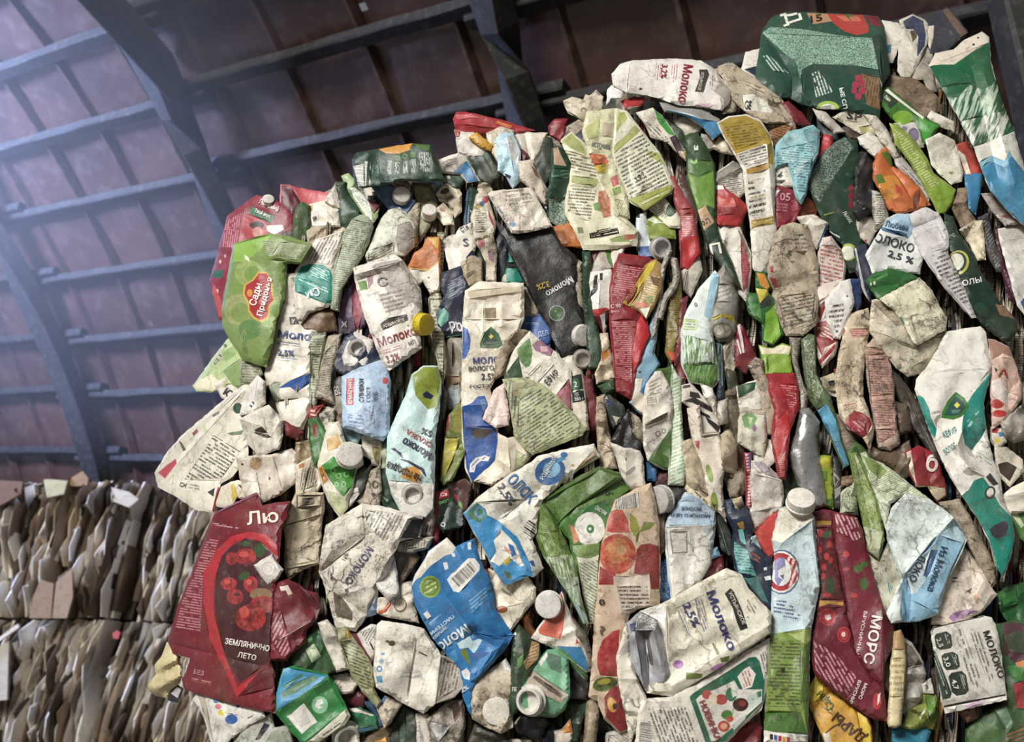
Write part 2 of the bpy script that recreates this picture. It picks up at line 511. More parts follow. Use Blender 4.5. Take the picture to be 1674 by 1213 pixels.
def c(z, name, label, outline, col, P=(), H=7, W=12, t=24, d=0.5, n=5, g=None, F=(), A=2.6, cat=None, kids=(), parent=None, group=None, mat=None, kind=None):
    """one crushed piece: outline, prints P, relief and folds F, then its parts (kids)"""
    _SERIAL[0] += 1
    seed = _SERIAL[0]
    d = min(1.15, max(d, 0.2) * 1.15)
    rnd = random.Random(seed * 7 + 3)
    raw = poly(outline) if isinstance(outline, str) else outline
    if kind is None and not any(q in name for q in ('roll', 'tube', 'bottle', 'bag', 'pouch', 'stick', 'wrapper')):
        H, W = H * 0.6, W * 0.55                                  # board folds crisply; film and tubes stay round
    s = ZONE[2]
    # pressed tight against its neighbours: a touch of growth all round
    nxt, prv = np.roll(raw, -1, 0), np.roll(raw, 1, 0)
    tg = nxt - prv; tg = tg / np.maximum(np.hypot(tg[:, 0], tg[:, 1]), 1e-6)[:, None]
    sg = np.sign(np.sum(raw[:, 0] * nxt[:, 1] - raw[:, 1] * nxt[:, 0]))
    raw = raw + np.stack([tg[:, 1], -tg[:, 0]], -1) * sg * ((2.6 if z < 60 else 1.2) if parent is None and t < 45 else 0.3)
    # hand-worn edge
    out = []
    for i in range(len(raw)):
        a, b = raw[i], raw[(i + 1) % len(raw)]
        L = np.hypot(*(b - a)); k = max(1, int(L / 6))
        nx, ny = (b[1] - a[1]) / max(L, 1e-6), -(b[0] - a[0]) / max(L, 1e-6)
        for q in range(k):
            w = 0 if q == 0 else rnd.uniform(-0.7, 0.7)
            p = a + (b - a) * q / k
            out.append((p[0] + nx * w, p[1] + ny * w))
    O = np.array(out)
    cen = O.mean(0)
    area_ = abs(0.5 * np.sum(O[:, 0] * np.roll(O[:, 1], -1) - O[:, 1] * np.roll(O[:, 0], -1)))
    size = math.sqrt(max(area_, 20))
    zz = z * ZS
    if g is None:
        g = (rnd.uniform(-0.09, 0.09), rnd.uniform(-0.1, 0.06))
    # prints
    prints = []
    texts = []
    for p in P:
        k = p[0]
        if k == 'p': prints.append((poly(p[2]), p[1], None, 0, 0, 1))
        elif k == 'e': prints.append((oval(*p[2:]), p[1], None, 0, 0, 1))
        elif k == 'l': prints.append((poly(p[3]), p[1], p[2], 1.0, p[4], p[5] / s))          # ('l', paper, ink, area, angle, spacing)
        elif k == 'b': prints.append((poly(p[1]), 'd8d4ca', '1c1c1e', 0.66, p[2], p[3] / s))  # bar code
        elif k == 's': prints.append((poly(p[3]), p[1], p[2], 0.33, 0, 1))                    # speckled print
        elif k == 'g': prints.append((poly(p[3]), p[1], p[2], 0.5, p[4], p[5] / s))           # blades of grass
        elif k == 'm': prints.append((poly(p[3]), p[1], p[2], 0.15, 0, 1))                    # mottled picture print
        elif k == 'em': prints.append((oval(*p[3:]), p[1], p[2], 0.15, 0, 1))
        elif k == 't': texts.append(p)
    # creases
    ang0 = 0.5 * math.atan2(2 * np.sum((O[:, 0] - cen[0]) * (O[:, 1] - cen[1])), np.sum((O[:, 0] - cen[0]) ** 2) - np.sum((O[:, 1] - cen[1]) ** 2))
    lo, hi = O.min(0), O.max(0)
    cr = []
    if kind is None and size > 60 and n > 1: n += 3
    A *= 1.25
    for i in range(n):
        q = (rnd.uniform(lo[0], hi[0]), rnd.uniform(lo[1], hi[1]))
        an = ang0 + (rnd.gauss(0, 0.45) if rnd.random() < 0.65 else rnd.gauss(math.pi / 2, 0.4))
        cr.append((q, an, rnd.uniform(5, 9 + size * 0.14), A * rnd.uniform(0.5, 1.3) * rnd.choice((-1, 1)), rnd.choice('rrsk'), rnd.uniform(0.35, 0.9) * size + 8))
    folds = []
    for f_ in F:
        a = np.array(zp(f_[0], f_[1])); b = np.array(zp(f_[2], f_[3]))
        folds.append((a, b, f_[4], f_[5] if len(f_) > 5 else 14))
    def relief(x, y):
        de = edgedist(x, y, O)
        q = np.clip(de / W, 0, 1)
        h = H * np.sqrt(np.clip(1 - (1 - q) ** 2, 0, 1))
        h = h + g[0] * (x - cen[0]) + g[1] * (y - cen[1])
        for (qq, an, k, a, typ, ln) in cr:
            sd = -(x - qq[0]) * math.sin(an) + (y - qq[1]) * math.cos(an)
            al = (x - qq[0]) * math.cos(an) + (y - qq[1]) * math.sin(an)
            w = np.exp(-(al / ln) ** 2)
            if typ == 'r': h = h + w * a * np.clip(1 - np.abs(sd) / k, 0, 1)
            elif typ == 's': h = h + w * a * np.clip(sd / (0.45 * k), -1, 1) * np.clip(1.6 - np.abs(sd) / (2.5 * k), 0, 1)
            else: h = h + w * a * np.clip(sd / k, 0, 2.0)
        for (a, b, am, w) in folds:
            h = h + am * np.clip(1 - segdist(x, y, a, b) / w, 0, 1)
        h = h + A * 1.1 * (vnoise(x / 26, y / 26, seed) - 0.5) + A * 0.5 * (vnoise(x / 9, y / 9, seed + 9) - 0.5)
        return h
    # triangulate with print borders and folds as edges
    co, ed = [], []
    def loop(Q):
        b0 = len(co)
        co.extend((float(a), float(b)) for a, b in Q)
        ed.extend((b0 + i, b0 + (i + 1) % len(Q)) for i in range(len(Q)))
    loop(O)
    for pr in prints: loop(pr[0])
    for (a, b, am, w) in folds:
        b0 = len(co); co.extend([tuple(map(float, a)), tuple(map(float, b))]); ed.append((b0, b0 + 1))
    gs = min(8.0, max(4.0, size / 15))
    gx, gy = np.meshgrid(np.arange(lo[0], hi[0] + gs, gs), np.arange(lo[1], hi[1] + gs, gs * 0.87))
    gx = gx + (np.arange(gx.shape[0]) % 2)[:, None] * gs * 0.5
    gx, gy = gx.ravel(), gy.ravel()
    m = inside(gx, gy, O)
    gx, gy = gx[m], gy[m]
    if len(gx):
        m = edgedist(gx, gy, O) > gs * 0.35
        co.extend((float(a) + rnd.uniform(-1, 1) * gs * 0.14, float(b) + rnd.uniform(-1, 1) * gs * 0.14) for a, b in zip(gx[m], gy[m]))
    V2, E2, F2, _, _, _ = delaunay_2d_cdt([Vector(p) for p in co], ed, [], 0, 1e-4, False)
    V2 = np.array([(v[0], v[1]) for v in V2])
    T = np.array([f for f in F2 if len(f) == 3], int)
    ce = V2[T].mean(1)
    keep = inside(ce[:, 0], ce[:, 1], O)
    T = T[keep]; ce = ce[keep]
    used, inv = np.unique(T.ravel(), return_inverse=True)
    T = inv.reshape(-1, 3); V2 = V2[used]
    A2 = (V2[T[:, 1]] - V2[T[:, 0]]); B2 = (V2[T[:, 2]] - V2[T[:, 0]])
    cr2 = A2[:, 0] * B2[:, 1] - A2[:, 1] * B2[:, 0]
    T[cr2 > 0] = T[cr2 > 0][:, ::-1]                               # face the viewer (pixel y runs down)
    hz = relief(V2[:, 0], V2[:, 1])
    top = place(V2[:, 0], V2[:, 1], zz + hz)
    # back: same outline drawn in a little and pushed back by the thickness
    sh = np.clip(3.0 / max(size, 8), 0, 0.15)
    Vb = V2 + (cen - V2) * sh
    bot = place(Vb[:, 0], Vb[:, 1], np.minimum(zz + hz * 0.4 - t, zz + hz - 3))
    nv = len(V2)
    faces = [tuple(f) for f in T.tolist()]
    nt = len(faces)
    cnt = {}
    for f in faces:
        for i in range(3):
            e = (f[i], f[(i + 1) % 3])
            cnt[e] = cnt.get(e, 0) + 1
    faces += [(f[2] + nv, f[1] + nv, f[0] + nv) for f in faces[:nt]]
    for (a, b) in list(cnt):
        if (b, a) not in cnt:
            faces.append((b, a, a + nv, b + nv))
    colr = np.tile(np.array([*inkc(col), 1.0]), (len(faces), 1))
    ink = np.zeros((len(faces), 4))
    ua = np.zeros(len(faces)); us = np.ones(len(faces))
    for (Q, cl, ik, mode, an, sp) in prints:
        m = inside(ce[:, 0], ce[:, 1], Q)
        idx = np.nonzero(m)[0]
        if cl: colr[idx, :3] = inkc(cl)
        ink[idx, 3] = mode
        if ik: ink[idx, :3] = inkc(ik)
        ua[idx] = math.radians(an); us[idx] = sp
    VV = [top, bot]; P2 = [V2, Vb]
    base = nv * 2
    for tx in texts:
        _, body, x, y, w, h, an, cl = tx
        v, fs = text_mesh(body)
        if not len(v): continue
        x0, x1 = v[:, 0].min(), v[:, 0].max(); y1 = v[:, 1].max()
        X = (v[:, 0] - x0) / max(x1 - x0, 1e-6) * w; Y = v[:, 1] / y1 * h
        a = math.radians(an)
        qx, qy = zp(x + X * math.cos(a) - Y * math.sin(a), y - X * math.sin(a) - Y * math.cos(a))
        q2 = np.stack([qx, qy], -1)
        # cut long triangles so the letters follow the crumpled surface
        tris = []
        for f in fs:
            for i in range(1, len(f) - 1): tris.append((f[0], f[i], f[i + 1]))
        pts = [tuple(p) for p in q2.tolist()]
        mids = {}
        def mid(a_, b_):
            k = (min(a_, b_), max(a_, b_))
            if k not in mids:
                mids[k] = len(pts)
                pts.append(((pts[a_][0] + pts[b_][0]) / 2, (pts[a_][1] + pts[b_][1]) / 2))
            return mids[k]
        for _r in range(4):
            nt_ = []
            for f in tris:
                ls = [math.dist(pts[f[i]], pts[f[(i + 1) % 3]]) for i in range(3)]
                if max(ls) > 4.5:
                    i = ls.index(max(ls)); a_, b_, c_ = f[i], f[(i + 1) % 3], f[(i + 2) % 3]
                    mm = mid(a_, b_)
                    nt_ += [(a_, mm, c_), (mm, b_, c_)]
                else: nt_.append(f)
            tris = nt_
        q2 = np.array(pts)
        ins = inside(q2[:, 0], q2[:, 1], O)
        tris = [f for f in tris if all(ins[i] for i in f)]
        hh = relief(q2[:, 0], q2[:, 1])
        VV.append(place(q2[:, 0], q2[:, 1], zz + hh + 1.7)); P2.append(q2)
        for f in tris:
            A_, B_, C_ = q2[f[0]], q2[f[1]], q2[f[2]]
            if (B_[0] - A_[0]) * (C_[1] - A_[1]) - (B_[1] - A_[1]) * (C_[0] - A_[0]) > 0: f = f[::-1]
            faces.append(tuple(i + base for i in f))
        k = len(tris)
        colr = np.vstack([colr, np.tile(np.array([*inkc(cl), 1.0]), (k, 1))])
        ink = np.vstack([ink, np.zeros((k, 4))]); ua = np.append(ua, np.zeros(k)); us = np.append(us, np.ones(k))
        base += len(q2)
    V3 = np.vstack(VV); PX = np.vstack(P2)
    o = link(name, V3, faces, mat or CARD, parent=parent, origin=top.mean(0), smooth=26)
    me = o.data
    if mat is None:
        at = me.attributes.new('print_colour', 'FLOAT_COLOR', 'FACE'); at.data.foreach_set('color', colr.ravel())
        at = me.attributes.new('ink_colour', 'FLOAT_COLOR', 'FACE'); at.data.foreach_set('color', ink.ravel())
        uvl = me.uv_layers.new(name='print_uv')
        lv = np.empty(len(me.loops), np.int32); me.loops.foreach_get('vertex_index', lv)
        lt = np.empty(len(me.polygons), np.int32); me.polygons.foreach_get('loop_total', lt)
        fi = np.repeat(np.arange(len(faces)), lt)
        X, Y = PX[lv, 0], PX[lv, 1]
        ca, sa = np.cos(ua[fi]), np.sin(ua[fi])
        U = (X * ca - Y * sa) / us[fi]; Vv = (X * sa + Y * ca) / us[fi]
        uvl.data.foreach_set('uv', np.stack([U, Vv], -1).ravel().astype(np.float32))
    o.color = (1, 1, 1, d)
    if parent is None:
        tag(o, label, cat or ('carton' if 'carton' in name else name.split('_')[-1]), group, kind)
    elif label:
        o['label'] = label
    for kd in kids:
        x, y = zp(kd[1], kd[2]); r = kd[3] / s
        hs = float(relief(np.array([x]), np.array([y]))[0])
        zc = zz + hs + 1.5
        if kd[0] == 'cap': cap(o, x, y, zc, r, kd[4] / s, kd[5], kd[6], kd[7])
        elif kd[0] == 'spout': spout(o, x, y, zc, r, kd[4] / s, kd[5], kd[6], kd[7])
    return o

def _frame(x, y, dx, dy):
    r = rays(x, y)
    right = np.array([1.0, 0, 0]); up = np.cross(right, r); up /= np.linalg.norm(up)
    ax = -r + right * dx - up * dy; ax /= np.linalg.norm(ax)
    u = np.cross(up, ax); u /= np.linalg.norm(u)
    return ax, u, np.cross(ax, u)
def _lathe(name, parent, o0, ax, u, v, prof, seg, mat, rib=0.0, ribs=(), caps=(True, True), smooth=30):
    vs, fs = [], []
    for k, (rr, hh) in enumerate(prof):
        for i in range(seg):
            a = 2 * math.pi * i / seg
            q = rr * (1 + (rib if (k in ribs and i % 2) else 0))
            vs.append(o0 + ax * hh + (u * math.cos(a) + v * math.sin(a)) * q)
        if k:
            b = k * seg
            for i in range(seg):
                j = (i + 1) % seg
                fs.append((b - seg + i, b - seg + j, b + j, b + i))
    if caps[0]: fs.append(tuple(range(seg - 1, -1, -1)))
    if caps[1]: fs.append(tuple(range(len(vs) - seg, len(vs))))
    return link(name, vs, fs, mat, parent=parent, origin=o0, smooth=smooth)
CAPM = {}
def cap_mat(h):
    return plain('cap_plastic_' + h, h, 0.38, 0.5, 0.35, 90)
def cap(parent, x, y, z, r, h, dx, dy, col):
    """ribbed screw cap with a bevelled rim"""
    k = MM * 1.04
    ax, u, v = _frame(x, y, dx, dy)
    o0 = place(x, y, z - 2)
    R, Hh = r * k, h * k
    prof = [(R * 0.98, 0), (R, Hh * 0.06), (R, Hh * 0.2), (R * 0.95, Hh * 0.24), (R * 0.95, Hh * 0.84), (R * 0.9, Hh * 0.95), (R * 0.8, Hh), (R * 0.3, Hh * 0.985)]
    return _lathe('screw_cap', parent, o0, ax, u, v, prof, 48, cap_mat(col), -0.04, (3, 4))
def spout(parent, x, y, z, r, h, dx, dy, col):
    """open pouring spout: flange, threaded collar and hollow throat"""
    k = MM * 1.04
    ax, u, v = _frame(x, y, dx, dy)
    o0 = place(x, y, z - 2)
    R, Hh = r * k, h * k
    prof = [(R * 1.22, 0), (R * 1.22, Hh * 0.14), (R, Hh * 0.18), (R, Hh * 0.42), (R * 1.06, Hh * 0.48), (R, Hh * 0.56), (R, Hh * 0.72), (R * 1.06, Hh * 0.78), (R, Hh * 0.86), (R * 0.98, Hh), (R * 0.8, Hh), (R * 0.76, Hh * 0.3), (R * 0.5, Hh * 0.22), (R * 0.1, Hh * 0.22)]
    return _lathe('pouring_spout', parent, o0, ax, u, v, prof, 40, cap_mat(col), smooth=40)

# ------------------------------------------------------------------ the pressed block behind the pieces one can tell apart
def bale_block():
    sil = np.array([[392, 365], [450, 352], [560, 300], [610, 285], [720, 272], [775, 228], [900, 222], [955, 190], [1010, 150], [1160, 140], [1250, 95], [1450, 70], [1560, 70], [1600, 130], [1640, 300], [1900, 330], [1900, 1330], [350, 1330], [345, 1120], [320, 1030], [368, 830], [312, 780], [345, 710], [415, 600], [395, 540], [378, 460]], float)
    out = []
    for i in range(len(sil)):
        a, b = sil[i], sil[(i + 1) % len(sil)]
        k = max(1, int(np.hypot(*(b - a)) / 14))
        for q in range(k): out.append(a + (b - a) * q / k)
    O = np.array(out)
    lo, hi = O.min(0), O.max(0)
    gx, gy = np.meshgrid(np.arange(lo[0], hi[0], 11), np.arange(lo[1], hi[1], 16))
    gx, gy = gx.ravel(), gy.ravel()
    m = inside(gx, gy, O); gx, gy = gx[m], gy[m]
    m = edgedist(gx, gy, O) > 6; gx, gy = gx[m], gy[m]
    rnd = np.random.RandomState(4)
    co = [Vector((float(a), float(b))) for a, b in np.vstack([O, np.stack([gx + rnd.uniform(-3, 3, len(gx)), gy + rnd.uniform(-5, 5, len(gy))], -1)])]
    ed = [(i, (i + 1) % len(O)) for i in range(len(O))]
    V2, _, F2, _, _, _ = delaunay_2d_cdt(co, ed, [], 0, 1e-4, False)
    V2 = np.array([(v[0], v[1]) for v in V2])
    T = np.array(F2, int); ce = V2[T].mean(1)
    T = T[inside(ce[:, 0], ce[:, 1], O)]; ce = V2[T].mean(1)
    x, y = V2[:, 0], V2[:, 1]
    hz = -60 + 14 * (vnoise(x / 13, y / 90, 5) - 0.5)
    top = place(x, y, hz)
    bot = top + np.array([0, 0.95, 0])
    A2 = V2[T[:, 1]] - V2[T[:, 0]]; B2 = V2[T[:, 2]] - V2[T[:, 0]]
    f = A2[:, 0] * B2[:, 1] - A2[:, 1] * B2[:, 0] > 0
    T[f] = T[f][:, ::-1]
    nv = len(V2)
    faces = [tuple(t) for t in T.tolist()]; nt = len(faces)
    es = {(t[i], t[(i + 1) % 3]) for t in faces for i in range(3)}
    faces += [(t[2] + nv, t[1] + nv, t[0] + nv) for t in faces[:nt]]
    for (a, b) in es:
        if (b, a) not in es: faces.append((b, a, a + nv, b + nv))
    o = link('pressed_packaging', np.vstack([top, bot]), faces, CARD, origin=top.mean(0), smooth=20)
    pal = ['b5a995', '8d8170', 'a39784', '5c5347', '2a3a2f', '3c4a38', '6a2a2e', '2a2b30', '4a5a6a', 'c2b8a6', '7a6f5f', '353029', '8a8f6a', '20242c']
    pc = np.array([lin(q) for q in pal])
    cx = np.concatenate([ce[:, 0], ce[:, 0], np.zeros(len(faces) - 2 * nt)]); cy = np.concatenate([ce[:, 1], ce[:, 1], np.zeros(len(faces) - 2 * nt)])
    idx = (_hash(np.floor(cx / 13 + 1.5 * vnoise(cx / 40, cy / 60, 8)).astype(np.int64), np.floor(cy / 75 + 3 * vnoise(cx / 15, cx * 0, 3)).astype(np.int64), 11) * 0.999 * len(pal)).astype(int)
    cl = np.concatenate([pc[idx], np.ones((len(faces), 1))], 1)
    at = o.data.attributes.new('print_colour', 'FLOAT_COLOR', 'FACE'); at.data.foreach_set('color', cl.ravel())
    at = o.data.attributes.new('ink_colour', 'FLOAT_COLOR', 'FACE'); at.data.foreach_set('color', np.zeros((len(faces), 4)).ravel())
    o.data.uv_layers.new(name='print_uv')
    o.color = (1, 1, 1, 1)
    tag(o, 'pressed mass of crumpled packaging filling the gaps of the big front bale', 'bale', kind='stuff')
    # the bale it stands on, below the frame
    lo_ = top[:, 2].min() - 0.002
    x0, x1 = top[:, 0].min(), top[:, 0].max()
    vs, fs = [], []
    nx, nz = 60, 40
    for j in range(nz + 1):
        for i in range(nx + 1):
            vs.append((x0 + (x1 - x0) * i / nx, FACE_Y + 0.02 + 0.03 * float(vnoise(np.array([i / 1.3]), np.array([j / 5.0]), 3)[0]), lo_ * j / nz))
    for j in range(nz):
        for i in range(nx):
            b = j * (nx + 1) + i
            fs.append((b, b + 1, b + nx + 2, b + nx + 1))
    m = len(vs)
    vs += [(v[0], FACE_Y + 0.95, v[2]) for v in vs]
    fs += [tuple(q + m for q in reversed(f)) for f in fs[:]]
    ring = [i for i in range(nx + 1)] + [j * (nx + 1) + nx for j in range(1, nz + 1)] + [nz * (nx + 1) + i for i in range(nx - 1, -1, -1)] + [j * (nx + 1) for j in range(nz - 1, 0, -1)]
    for i in range(len(ring)):
        a, b = ring[i], ring[(i + 1) % len(ring)]
        fs.append((b, a, a + m, b + m))
    o2 = link('pressed_packaging', vs, fs, CARD, smooth=20)
    idx = rnd.randint(0, len(pal), len(fs))
    at = o2.data.attributes.new('print_colour', 'FLOAT_COLOR', 'FACE'); at.data.foreach_set('color', np.concatenate([pc[idx], np.ones((len(fs), 1))], 1).ravel())
    at = o2.data.attributes.new('ink_colour', 'FLOAT_COLOR', 'FACE'); at.data.foreach_set('color', np.zeros((len(fs), 4)).ravel())
    o2.data.uv_layers.new(name='print_uv')
    o2.color = (1, 1, 1, 1)
    tag(o2, 'lower pressed bale that carries the big front bale, below the frame', 'bale', kind='stuff')
bale_block()

def packed_edges():
    """crushed board seen edge-on in the gaps: hundreds of nameless folds, too many and too hidden to count"""
    rnd = random.Random(12)
    sil = np.array([[400, 375], [455, 362], [565, 310], [615, 295], [722, 282], [780, 240], [900, 232], [958, 205], [1015, 165], [1160, 152], [1255, 110], [1450, 85], [1555, 85], [1590, 140], [1630, 310], [1885, 340], [1885, 1300], [355, 1300], [350, 1120], [325, 1030], [372, 830], [322, 785], [355, 715], [425, 600], [402, 540], [385, 460]], float)
    pal = ['c9bfae', 'b9ad99', 'a39784', 'd2cabb', 'c0b49f', '8d8170', '5c5347', '26402f', '3c5a3a', '7f8f5a', '7a2530', 'a02c34', '25304c', '3a7098', '22242a', 'c2b8a6', '6a5c4c', '94a08a', 'c8a060', 'b06a3a']
    wts = [9, 9, 8, 9, 8, 6, 5, 5, 3, 3, 3, 2, 3, 2, 4, 8, 5, 4, 1, 1]
    vs, fs, cl, ik, uvx = [], [], [], [], []
    for layer in range(3):
        x = 300 + layer * 4
        while x < 1885:
            w = rnd.uniform(7, 18)
            y = 40 - rnd.uniform(0, 80)
            while y < 1290:
                L = rnd.uniform(45, 150)
                h = rnd.choices(pal, wts)[0]
                lined = rnd.random() < 0.12
                z0 = rnd.uniform(-18, 24) - layer * 3
                lean, bow, ph = rnd.gauss(0, 0.06), rnd.uniform(-5, 5), rnd.uniform(0, 6)
                n = max(4, int(L / 11))
                mid = np.array([[x, y - 4], [x, y + L + 4], [x - 12, y], [x + 12, y]])
                if inside(mid[:, 0], mid[:, 1], sil).all():
                    b0 = len(vs)
                    for i in range(n + 1):
                        tt = i / n
                        cxp = x + lean * (tt - 0.5) * L + bow * math.sin(math.pi * tt) + 1.5 * math.sin(ph + tt * 7)
                        ww = w * (0.75 + 0.25 * math.sin(ph * 2 + tt * 5))
                        zz = z0 + 6 * math.sin(ph + tt * 4) + 2.5 * math.sin(ph * 3 + tt * 13) - (14 if i in (0, n) else 0)
                        for q, (dx, dz) in enumerate(((-0.5, -16), (-0.34, -1), (-0.05, 3.5), (0.1, 0.5), (0.36, 1.5), (0.5, -16))):
                            vs.append((cxp + ww * dx, y + tt * L, zz + dz))
                        if i:
                            b = b0 + i * 6
                            for q in range(5):
                                fs.append((b - 6 + q, b + q, b + q + 1, b - 6 + q + 1))
                                cl.append((*lin(h), 1)); ik.append((0.05, 0.045, 0.04, 1.0 if lined else 0.0))
                y += L * rnd.uniform(0.6, 0.95)
            x += w * 0.9
    V = np.array(vs)
    o = link('packed_carton_edges', place(V[:, 0], V[:, 1], V[:, 2]), fs, CARD, smooth=30)
    at = o.data.attributes.new('print_colour', 'FLOAT_COLOR', 'FACE'); at.data.foreach_set('color', np.array(cl).ravel())
    at = o.data.attributes.new('ink_colour', 'FLOAT_COLOR', 'FACE'); at.data.foreach_set('color', np.array(ik).ravel())
    uv = o.data.uv_layers.new(name='print_uv')
    lv = np.empty(len(o.data.loops), np.int32); o.data.loops.foreach_get('vertex_index', lv)
    uv.data.foreach_set('uv', np.stack([V[lv, 0] / 4.0, V[lv, 1] / 4.0], -1).ravel().astype(np.float32))
    o.color = (1, 1, 1, 0.9)
    tag(o, 'countless crushed carton edges packed into the gaps of the front bale', 'carton edges', kind='stuff')
packed_edges()
# ================================================================== bales of waste cardboard standing behind on the left
BY = 5.0
def back(x, y, d=BY):
    r = rays(x, y)
    return CAM + r * (d / r[1])
def board_mat(h):
    return plain('cardboard_' + h, h, 0.8, 0.2, 0.3, 14)
BOARD = ['d6cdbd', 'e2dacb', 'efe8dc', 'e9e1d3', '8d7864', '6e5b4a', 'a8957f', '5a4a3d', '4d4036', '7d6957', 'e6e0d4', '3f342b', '94826f', '66564a', '4a3c32']  # darkest browns also put shade between the sheets into the colour
def cardboard_bale(label, quad, lean, seed, count, dist=BY):
    """quad: top-left, top-right, bottom-right, bottom-left pixels of the bale's front"""
    rnd = random.Random(seed)
    q = [back(*p, d=dist) for p in quad]
    tl, tr, br, bl = q
    root = bpy.data.objects.new('cardboard_bale', None)
    COL.objects.link(root)
    base = (bl + br) / 2
    root.location = base
    tag(root, label, 'bale', 'pressed cardboard bales behind')
    ny = np.array([0, 1.0, 0])
    # the packed heart of the bale, its dark colour painting shade into the gaps
    vs, fs = [], []
    n = 14
    for j in range(n + 1):
        for i in range(n + 1):
            a, b = i / n, j / n
            p = bl * (1 - a) * (1 - b) + br * a * (1 - b) + tl * (1 - a) * b + tr * a * b
            vs.append(p + ny * (0.03 + rnd.uniform(-0.02, 0.02)))
    for j in range(n):
        for i in range(n):
            b = j * (n + 1) + i
            fs.append((b, b + 1, b + n + 2, b + n + 1))
    m = len(vs)
    vs += [v + ny * 0.6 for v in vs]
    fs += [tuple(k + m for k in reversed(f)) for f in fs[:]]
    ring = list(range(n + 1)) + [j * (n + 1) + n for j in range(1, n + 1)] + [n * (n + 1) + i for i in range(n - 1, -1, -1)] + [j * (n + 1) for j in range(n - 1, 0, -1)]
    for i in range(len(ring)):
        a, b = ring[i], ring[(i + 1) % len(ring)]
        fs.append((b, a, a + m, b + m))
    link('packed_core', vs, fs, board_mat('2e2620'), parent=root, smooth=30)
    w = np.linalg.norm(tr - tl)
    for k in range(count):
        a = 0.05 + 0.9 * (k % (count // 3) + rnd.uniform(0.1, 0.9)) / (count // 3)
        tier = k // (count // 3)
        L = rnd.uniform(0.35, 0.85)
        b0 = min(max((tier + rnd.uniform(0.0, 1.0)) / 3.0 - L * 0.5, 0.0), 1.0 - L)
        tw = rnd.uniform(0.004, 0.011) if rnd.random() < 0.85 else rnd.uniform(0.015, 0.032)
        dep = rnd.uniform(0.0, 0.24)
        vs, fs = [], []
        st_ = 8
        ph, am = rnd.uniform(0, 6), rnd.uniform(0.0, 0.003)
        le = lean + rnd.gauss(0, 0.05)
        bow = rnd.uniform(-0.015, 0.015)
        for s_ in range(st_ + 1):
            tt = s_ / st_
            b = b0 + L * tt
            p = bl * (1 - a) * (1 - b) + br * a * (1 - b) + tl * (1 - a) * b + tr * a * b
            Hh = np.linalg.norm(tl - bl)
            p = p + np.array([(tt - 0.5) * L * Hh * le + am * math.sin(ph + tt * 5) + bow * math.sin(math.pi * tt), 0, 0])
            fr = dep * (0.88 + 0.12 * math.sin(math.pi * (0.1 + 0.8 * tt))) + 0.005 * math.sin(ph * 2 + tt * 9)
            wq = tw * (0.9 + 0.1 * math.sin(ph + tt * 5))
            vs += [p + np.array([-wq, 0.04, 0]), p + np.array([-wq * 0.8, -fr * 0.8, 0]), p + np.array([-wq * 0.2, -fr, 0]), p + np.array([wq * 0.5, -fr * 0.93, 0]), p + np.array([wq, -fr * 0.7, 0]), p + np.array([wq, 0.04, 0])]
            if s_:
                o_ = s_ * 6
                for i in range(6):
                    fs.append((o_ - 6 + i, o_ - 6 + (i + 1) % 6, o_ + (i + 1) % 6, o_ + i))
        fs.append((5, 4, 3, 2, 1, 0)); z_ = st_ * 6
        fs.append(tuple(z_ + i for i in range(6)))
        link('cardboard_sheet', vs, fs, board_mat(rnd.choice(BOARD)), parent=root, smooth=35)
    vs, fs, cl = [], [], []
    for k in range(360):
        a, b0, L = rnd.uniform(0.05, 0.95), rnd.uniform(-0.1, 0.8), rnd.uniform(0.22, 0.75)
        b0 = max(b0, 0)
        L = min(L, 1 - b0)
        tw, dep, ph, le = rnd.uniform(0.003, 0.009), rnd.uniform(0.08, 0.27), rnd.uniform(0, 6), lean + rnd.gauss(0, 0.05)
        Hh = np.linalg.norm(tl - bl)
        for s_ in range(5):
            tt = s_ / 4; b = b0 + L * tt
            p = bl * (1 - a) * (1 - b) + br * a * (1 - b) + tl * (1 - a) * b + tr * a * b
            p = p + np.array([(tt - 0.5) * L * Hh * le + 0.0025 * math.sin(ph + tt * 4), 0, 0])
            d_ = dep * (0.8 + 0.2 * math.sin(ph + tt * 6)) * (0.6 if s_ in (0, 4) else 1)
            vs += [p + np.array([-tw, 0.03, 0]), p + np.array([-tw, -d_ * 0.95, 0]), p + np.array([tw * 0.3, -d_, 0]), p + np.array([tw, -d_ * 0.9, 0]), p + np.array([tw, 0.03, 0])]
            if s_:
                o_ = len(vs) - 5
                for i in range(4):
                    fs.append((o_ - 5 + i, o_ - 4 + i, o_ + 1 + i, o_ + i))
        m_ = len(fs) - len(cl)
        cl += [(*lin(rnd.choice(['f2ece0', 'ece4d6', 'e2d8c8', 'f4f0e8', 'f2ece0', 'f0eadc', 'cbbba5', '9a8670', '7a6654', '54463a', '3c312a'])), 1)] * m_
    o = link('cardboard_edges', vs, fs, CARD, parent=root, smooth=30)
    at = o.data.attributes.new('print_colour', 'FLOAT_COLOR', 'FACE'); at.data.foreach_set('color', np.array(cl).ravel())
    at = o.data.attributes.new('ink_colour', 'FLOAT_COLOR', 'FACE'); at.data.foreach_set('color', np.zeros(len(cl) * 4))
    o.data.uv_layers.new(name='print_uv')
    o.color = (1, 1, 1, 0.3)
    o['kind'] = 'stuff'
    return root
